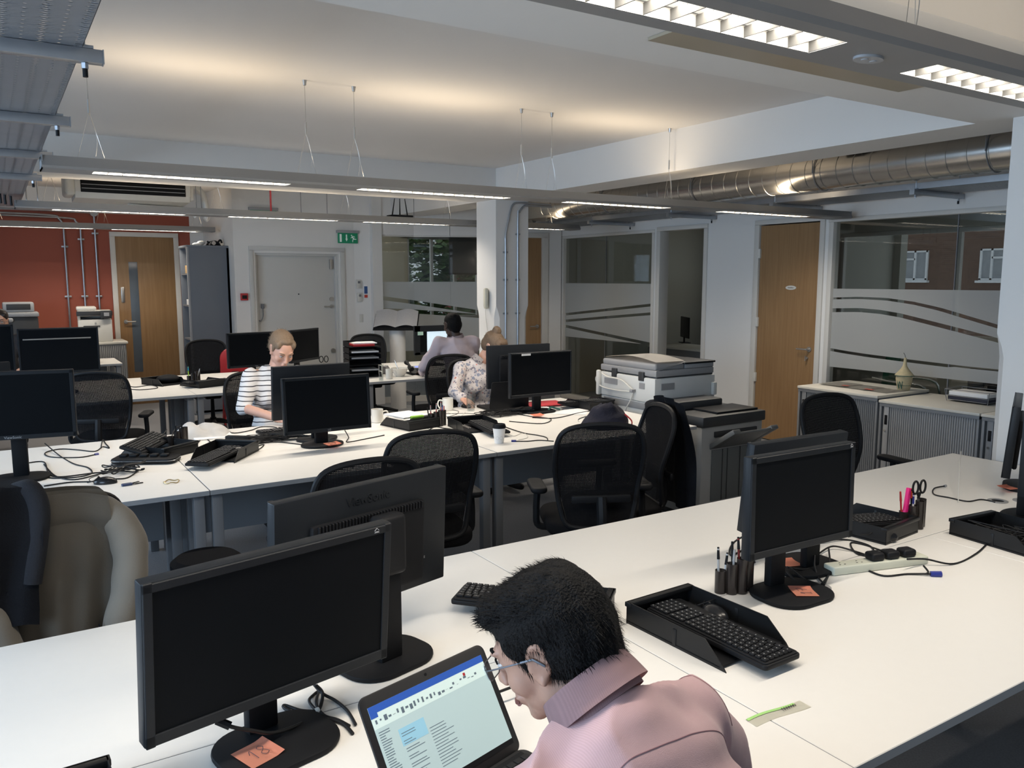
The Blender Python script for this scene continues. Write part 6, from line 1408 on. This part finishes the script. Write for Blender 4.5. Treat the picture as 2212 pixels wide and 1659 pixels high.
shirt = [c for c in rt.children if c.name.startswith('shirt')][0]
bv = BVHTree.FromPolygons([v.co.copy() for v in shirt.data.vertices], [tuple(p.vertices) for p in shirt.data.polygons])
def lay(pts, dirv, r, name, m):
    out = []
    for p in spline(pts, 10):
        h = bv.ray_cast(Vector(p) - Vector(dirv) * .6, Vector(dirv))
        if h[0] is not None: out.append(h[0] + h[1] * .0006)
    for _ in range(6): out = [out[0]] + [(a + b * 2 + c) / 4 for a, b, c in zip(out, out[1:], out[2:])] + [out[-1]]
    out2 = []
    for p in out:
        h = bv.find_nearest(p); out2.append(h[0] + h[1] * .0005)
    out = out2
    if len(out) > 3: MB().tube(out, r, 5).build(name, m, shirt, 60).matrix_basis = Matrix.Identity(4)
SEAM = mat('shirt_seam', (.30, .17, .19), .85)
c_ = Vector((.775, .930, 1.068)); F_ = Vector((cos(R(97)), sin(R(97)), 0)); Rr = Vector((sin(R(97)), -cos(R(97)), 0))
lay([c_ + Rr * x - F_ * (.105 - .5 * x * x) + Vector((0, 0, 0)) for x in (-.20, -.13, -.06, 0, .06, .13, .20)], (0, 0, -1), .0009, 'yoke_seam', SEAM)
lay([c_ + Rr * (.205 + .012 * k) + F_ * (.05 - .05 * k) for k in range(-1, 4)], (0, 0, -1), .0009, 'armhole_seam', SEAM)
lay([c_ - Rr * (.190 + .010 * k) + F_ * (.05 - .05 * k) for k in range(-1, 4)], (0, 0, -1), .0009, 'armhole_seam', SEAM)
# --- woman in the striped top ---
STR = mat('striped_jersey', (.70, .69, .69), .85, var=.02)
N, L, b = nodes(STR); tc = N.new('ShaderNodeTexCoord'); sp = N.new('ShaderNodeSeparateXYZ'); L.new(tc.outputs['Object'], sp.inputs[0])
nz = N.new('ShaderNodeTexNoise'); nz.inputs['Scale'].default_value = 5; L.new(tc.outputs['Object'], nz.inputs['Vector'])
ma = N.new('ShaderNodeMath'); ma.operation = 'MULTIPLY_ADD'; ma.inputs[1].default_value = .035; L.new(nz.outputs['Fac'], ma.inputs[0]); L.new(sp.outputs[2], ma.inputs[2])
dv = N.new('ShaderNodeMath'); dv.operation = 'DIVIDE'; dv.inputs[1].default_value = .034; L.new(ma.outputs[0], dv.inputs[0]); fr = N.new('ShaderNodeMath'); fr.operation = 'FRACT'; L.new(dv.outputs[0], fr.inputs[0])
lt_ = N.new('ShaderNodeMath'); lt_.operation = 'LESS_THAN'; lt_.inputs[1].default_value = .2; L.new(fr.outputs[0], lt_.inputs[0]); mx = N.new('ShaderNodeMix'); mx.data_type = 'RGBA'; mx.inputs[6].default_value = (.70, .69, .69, 1); mx.inputs[7].default_value = (.035, .035, .045, 1); L.new(lt_.outputs[0], mx.inputs[0]); L.new(mx.outputs[2], b.inputs['Base Color'])
HM = frame((1.745, 5.85, 1.225), 272, 33, -3, 1.06)
rt, O, _ = person('woman in a white top with black stripes, hair tied back, typing and looking down', 266, (1.70, 6.02, .50), (1.71, 5.955, 1.085), HM, ((0, 0, -.01), (0, 0, -.01)),
    [(1.98, 5.80, .82), (1.80, 5.50, .775), (-.5, -.9, -.1)], [(1.46, 5.86, .82), (1.62, 5.52, .775), (.3, -.95, -.1)], SK2, STR, 'striped_top', sleeve=.56, voxel=.006, female=True, wd=.165, folds=.003, seed=2, neckline=.12, torso_scale=1.02)
face_parts(rt, O @ HM, HBLND, SK2)
hair_mesh(rt, O, HM, [((0, -.028, .044), (.079, .098, .082)), ((0, -.052, .0), (.077, .070, .080)), ((-.050, .030, .062), (.024, .040, .030)), ((.050, .030, .062), (.024, .036, .030)), ((0, .022, .090), (.05, .042, .024)), ((0, -.115, -.02), (.030, .030, .06)), ((-.069, .012, .030), (.009, .018, .040)), ((.069, .012, .030), (.009, .018, .040))], HBLND, voxel=.0055, amp=.002, freq=50, strands=900, slen=.03, sdir=lambda q: (q.x, -.9, -.3))
MB().tube([O @ (Vector((1.60, 5.54, .78)) + Vector((.030 * cos(a * pi / 8), .006 * sin(a * pi / 8), .030 * sin(a * pi / 8)))) for a in range(16)], .004, 6, closed=True).build('bracelet', SATIN, rt)
# --- woman in the floral shirt ---
FLO = mat('floral_shirt', (.60, .55, .54), .85, var=.02)
N, L, b = nodes(FLO); tc = N.new('ShaderNodeTexCoord')
prev = None
for i, (sc, col, th) in enumerate(((34, (.26, .28, .36), .48), (22, (.55, .20, .16), .22), (48, (.22, .20, .24), .42))):
    vo = N.new('ShaderNodeTexVoronoi'); vo.inputs['Scale'].default_value = sc; L.new(tc.outputs['Object'], vo.inputs['Vector']); lt_ = N.new('ShaderNodeMath'); lt_.operation = 'LESS_THAN'; lt_.inputs[1].default_value = th; L.new(vo.outputs['Distance'], lt_.inputs[0])
    nz = N.new('ShaderNodeTexNoise'); nz.inputs['Scale'].default_value = 14 + 9 * i; L.new(tc.outputs['Object'], nz.inputs['Vector']); g = N.new('ShaderNodeMath'); g.operation = 'GREATER_THAN'; g.inputs[1].default_value = .52; L.new(nz.outputs['Fac'], g.inputs[0]); mu = N.new('ShaderNodeMath'); mu.operation = 'MULTIPLY'; L.new(lt_.outputs[0], mu.inputs[0]); L.new(g.outputs[0], mu.inputs[1])
    mx = N.new('ShaderNodeMix'); mx.data_type = 'RGBA'; L.new(mu.outputs[0], mx.inputs[0]); mx.inputs[7].default_value = (*col, 1)
    if prev is None: mx.inputs[6].default_value = (.62, .57, .56, 1)
    else: L.new(prev, mx.inputs[6])
    prev = mx.outputs[2]
L.new(prev, b.inputs['Base Color'])
HM = frame((3.515, 5.82, 1.165), 292, 34, 0, 1.0)
rt, O, _ = person('woman in a pale floral shirt with hair in a bun, half hidden behind a monitor', 268, (3.42, 6.02, .50), (3.42, 5.93, 1.04), HM, ((0, 0, -.01), (0, 0, -.02)),
    [(3.68, 5.75, .82), (3.60, 5.62, .775), (-.2, -.9, -.1)], [(3.13, 5.80, .82), (3.09, 5.60, .79), (.05, -.95, -.25)], SK2, FLO, 'floral_shirt', sleeve=1.0, voxel=.006, female=True, wd=.17, folds=.004, seed=9, collar=True, torso_scale=1.08)
face_parts(rt, O @ HM, HBRN, SK2, glasses=True)
hair_mesh(rt, O, HM, [((0, -.026, .046), (.081, .098, .083)), ((0, -.052, .0), (.078, .070, .080)), ((0, .040, .082), (.062, .045, .034)), ((-.05, .04, .062), (.026, .036, .03)), ((.05, .04, .062), (.026, .036, .03)), ((0, -.050, .125), (.040, .040, .038)), ((.0, -.055, .140), (.036, .036, .030)), ((-.069, .012, .030), (.009, .016, .034)), ((.069, .012, .030), (.009, .016, .034))], HBRN, voxel=.0055, amp=.003, freq=45, strands=900, slen=.014, sdir=lambda q: (q.x, -.9, -.1))
# --- man seen from behind ---
HM = frame((3.86, 7.20, 1.275), 92, 8, 0, 1.0)
rt, O, _ = person('man with short black hair and pale lilac shirt, seen from behind, far row', 78, (3.90, 6.98, .55), (3.875, 7.14, 1.14), HM, ((0, 0, -.01), (0, 0, -.01)),
    [(3.60, 7.30, .86), (3.72, 7.58, .775), (.1, 1, -.1)], [(4.16, 7.32, .86), (4.05, 7.60, .775), (0, 1, -.1)], SK3, LILAC, 'shirt', sleeve=1.0, voxel=.007, wd=.175, folds=.006, seed=7, collar=True)
face_parts(rt, O @ HM, HBLK, SK3, lips=(.08, .04, .03))
hair_mesh(rt, O, HM, [((0, -.020, .040), (.080, .100, .084)), ((0, -.050, .0), (.078, .072, .082)), ((0, -.075, -.05), (.05, .028, .04))], HBLK, voxel=.006, amp=.002, freq=60)
# --- woman at the far left, only her forehead and glasses showing ---
HM = frame((.05, 9.72, 1.305), 262, 6, 0, 1.0)
rt, O, _ = person('woman with dark hair and glasses looking over the monitor at the far left', 268, (.05, 9.95, .50), (.05, 9.88, 1.15), HM, ((0, 0, -.01), (0, 0, -.01)),
    [(.31, 9.7, .84), (.18, 9.45, .82)], [(-.21, 9.7, .84), (-.08, 9.45, .82)], SK2, mat('dark_top', (.03, .03, .035), .85), 'dark_top', voxel=.009, female=True)
face_parts(rt, O @ HM, HBLK, SK2, glasses=True)
hair_mesh(rt, O, HM, [((0, -.026, .046), (.081, .098, .080)), ((0, -.052, .0), (.078, .070, .080)), ((-.05, .03, .07), (.026, .036, .026)), ((.05, .03, .07), (.026, .036, .026))], mat('dark_brown_hair', (.02, .012, .01), .5, var=.3), voxel=.008, amp=.002)
# ================= COAT AND GARMENTS ON CHAIRS =================
COATM = mat('beige_coat', (.185, .165, .135), .85, var=.08, scale=6, bump=.12, bscale=200, sheen=.2)
NAVY = mat('navy_wool', (.008, .009, .013), .95, var=.2, bump=.3, bscale=200)
t = thing('coat', 'beige raincoat hung over the back of the chair at the left', 'coat', (.105, 2.99, 0), 6)
def coatf(side):
    def f(u, v):
        x = (u - .5) * 2; ax = abs(x); hw = .215 + .035 * min(1, v * 4) + .03 * v
        z = 1.050 - .030 * ax ** 2 - .13 * max(0, ax - .72) ** 1.5 * 4 - v * .86
        fold = (.018 * sin(x * 7 + 1.5 * sin(v * 2.5)) + .010 * sin(x * 17 + v * 5)) * min(1, v * 2.2) + .012 * noise.noise(Vector((x * 3, v * 6, side)))
        y = side * (.03 + .055 * min(1, v * 6)) * (1 - .75 * ax ** 4) + side * fold - .03 * v
        return Vector((x * hw, y, z))
    return f
MB().grid(coatf(-1), 70, 40, .006).build('coat_back', COATM, t, 60)
MB().grid(lambda u, v: coatf(1)(u, v * .55), 40, 16, .006).build('coat_lining', COATM, t, 60)
for pts, r0 in (([(.150, -.02, .985), (.195, -.05, .93), (.222, -.085, .84), (.205, -.12, .72), (.160, -.14, .58), (.120, -.145, .46), (.095, -.14, .34)], .058), ([(-.15, -.02, .985), (-.20, -.06, .92), (-.215, -.10, .80), (-.17, -.12, .66), (-.13, -.13, .50), (-.11, -.13, .36)], .055)):
    P = spline(pts, 9); n_ = len(P); b_ = MB()
    tp = [(.55 + .45 * min(1, k / 14)) * (1.08 - .32 * k / n_) + .035 * sin(k * .8) * min(1, k / 10) for k in range(n_)]
    b_.tube(P, r0, 22, taper=tp); b_.build('sleeve', COATM, t, 60)
MB().grid(lambda u, v: Vector(((u - .5) * .34, -.055 - .03 * sin(pi * min(1, v * 1.4) / 1.2) - .006 * sin(u * 14), 1.046 - .15 * v - .03 * abs(2 * u - 1) ** 2)), 24, 10, .006).build('yoke_flap', COATM, t, 60)
MB().box(.10, .105, -.155, -.148, .52, .62, .002).build('pocket_slit', BLACKS, t)
t = thing('jumper', 'dark navy jumper folded over the beige coat at the left', 'jumper', (-.075, 2.93, 0), 8)
def jf(u, v):
    x = (u - .5) * 2; a = max(0, v - .18)
    z = 1.078 + .012 * (1 - x * x) - a * (.50 - .06 * x) - .02 * noise.noise(Vector((x * 2, v * 3, 1))) - (.05 * abs(x) if v > .9 else 0)
    y = (.09 - v * .8) if v < .18 else -.054 - .065 * sin(min(1, a * 3.2) * pi / 2) - .012 * sin(x * 6 + v * 3) - .01 * noise.noise(Vector((x * 3, v * 5, 0)))
    return Vector((x * (.165 - .02 * v) - .03 * v, y, z))
MB().grid(jf, 40, 34, .014).build('jumper_body', NAVY, t, 60)
P = spline([(.085, .03, 1.06), (.130, -.03, 1.072), (.145, -.075, 1.02), (.130, -.105, .92), (.105, -.12, .80)], 8); MB().tube(P, .034, 14, taper=[(.6 + .4 * min(1, k / 8)) * (1.1 - .35 * k / len(P)) for k in range(len(P))]).build('jumper_sleeve', NAVY, t, 60)
t = thing('jacket', 'dark jacket hanging over the sideways chair by the copier', 'jacket', (3.125, 3.375, 0), 70)
MB().grid(lambda u, v: Vector(((u - .5) * (.46 + .06 * v), -.045 - .06 * sin(min(1, v * 2) * pi / 2) - .012 * sin(u * 20 + v * 3), 1.07 - .05 * (2 * u - 1) ** 4 - .62 * v)), 36, 20, .01).build('jacket_back', NAVY, t, 60)
MB().tube(spline([(.22, -.05, 1.0), (.27, -.08, .85), (.25, -.08, .65), (.22, -.06, .5)], 6), .05, 12).build('jacket_sleeve', NAVY, t, 60)
# ================= OUTSIDE =================
BRICK = mat('brick_wall', (.30, .12, .075), .85, var=0)
N, L, b = nodes(BRICK); tc = N.new('ShaderNodeTexCoord'); br = N.new('ShaderNodeTexBrick'); mp = N.new('ShaderNodeMapping'); mp.inputs['Rotation'].default_value = (R(90), 0, R(90))
sp = N.new('ShaderNodeSeparateXYZ'); cb = N.new('ShaderNodeCombineXYZ'); L.new(tc.outputs['Object'], sp.inputs[0]); L.new(sp.outputs[1], cb.inputs[0]); L.new(sp.outputs[2], cb.inputs[1]); L.new(cb.outputs[0], br.inputs['Vector'])
br.inputs['Color1'].default_value = (.15, .085, .06, 1); br.inputs['Color2'].default_value = (.11, .06, .042, 1); br.inputs['Mortar'].default_value = (.22, .17, .13, 1); br.inputs['Scale'].default_value = 4.2; br.inputs['Mortar Size'].default_value = .012
L.new(br.outputs[0], b.inputs['Base Color'])
bt = thing('brick_building', 'brown brick building with white framed windows, standing in for a reflection in the right-hand glass', 'building', (24, 2, -3))  # put beyond the office window in place of a mirror image in the glass
MB().box(0, 3, -2, 22, 0, 11).build('facade', BRICK, bt, 0)
WF = mat('upvc_white', (.8, .82, .85), .4); CUR = mat('net_curtain', (.35, .37, .40), .8, var=.3, scale=9)
for wy, wz in ((16.63, 4.7), (14.86, 4.7), (12.2, 4.7), (9.6, 4.7), (16.63, 1.6), (14.86, 1.6)):
    f = MB().box(-.06, .02, -.65, .65, -.04, .06).box(-.06, .02, -.65, .65, 1.04, 1.1).box(-.14, .02, -.72, .72, -.1, -.02)
    for y in (-.62, -.18, .26, .62): f.box(-.06, .02, y - .035, y + .035, 0, 1.1)
    f.box(-.06, .02, -.18, .26, .75, .82)
    o = f.build('window', WF, bt); o.location = (0, wy - 2, wz); o.scale = (1, .85, .80)
    MB().box(-.01, .03, -.6, .6, 0, 1.05).build('curtain', CUR, o)
gt = thing('lamp_pole', 'thin pale pipe on the brick building between its windows', 'pipe', (23.9, 15.8, -3)); MB().cyl((0, 0, 0), (0, 0, 8.5), .05).build('pipe', LIGHTG, gt)
# tree outside the meeting room window
t = thing('tree', 'leafy green tree outside the meeting room window', 'tree', (8.3, 16.5, -3))
MB().tube([(0, 0, 0), (.05, 0, 2.5), (-.05, .1, 4)], .16, 10, taper=[1, .8, .5]).build('trunk', mat('bark', (.08, .06, .045), .9, bump=.4, bscale=20), t)
LEAF = mat('leaves', (.13, .22, .08), .5, var=.6, scale=3.5)
lb = bmesh.new(); rnd = random.Random(3)
for k in range(9000):
    a, c2 = rnd.uniform(0, 2 * pi), rnd.uniform(-1, 1); rr = rnd.uniform(.55, 1) ** .5
    p = Vector((1.5 * rr * cos(a) * sqrt(1 - c2 * c2), 1.1 * rr * sin(a) * sqrt(1 - c2 * c2), 4.3 + 1.9 * rr * c2)) + noise.noise_vector(Vector((a, c2, rr)) * 3) * .25
    q = Matrix.Rotation(rnd.uniform(0, 6.3), 3, 'Z') @ Matrix.Rotation(rnd.uniform(-1.2, 1.2), 3, 'X'); s = rnd.uniform(.06, .13)
    vs = [lb.verts.new(p + q @ Vector(v) * s) for v in ((-1, 0, 0), (-.2, -.6, 0), (1, 0, .1), (-.2, .6, 0))]; lb.faces.new(vs)
MB()._add(lb).build('foliage', LEAF, t, 0)
rb = thing('red_building', 'dark red building outside the meeting room window, below the blind', 'building', (12.4, 19.5, -3)); MB().box(-1.7, 4, 0, 1, 0, 9).build('facade', mat('red_render', (.22, .05, .04), .8), rb); MB().box(-1.2, -.7, -.03, .0, 4.4, 4.6).build('ledge', PAPER, rb)
t = thing('roller_blind', 'dark grey roller blind covering the right part of the meeting room window', 'blind', (7.48, 13.45, 1.84)); MB().box(-.32, .45, -.01, .0, 0, .73).build('blind_cloth', mat('blind_cloth', (.10, .105, .11), .8), t); MB().box(-.33, .46, -.02, .005, -.03, 0).build('bottom_bar', BLACKP, t)
struct('trim_7', MB().box(6.2, 8.0, 13.40, 13.5, 2.48, 2.6), STEELGREY)
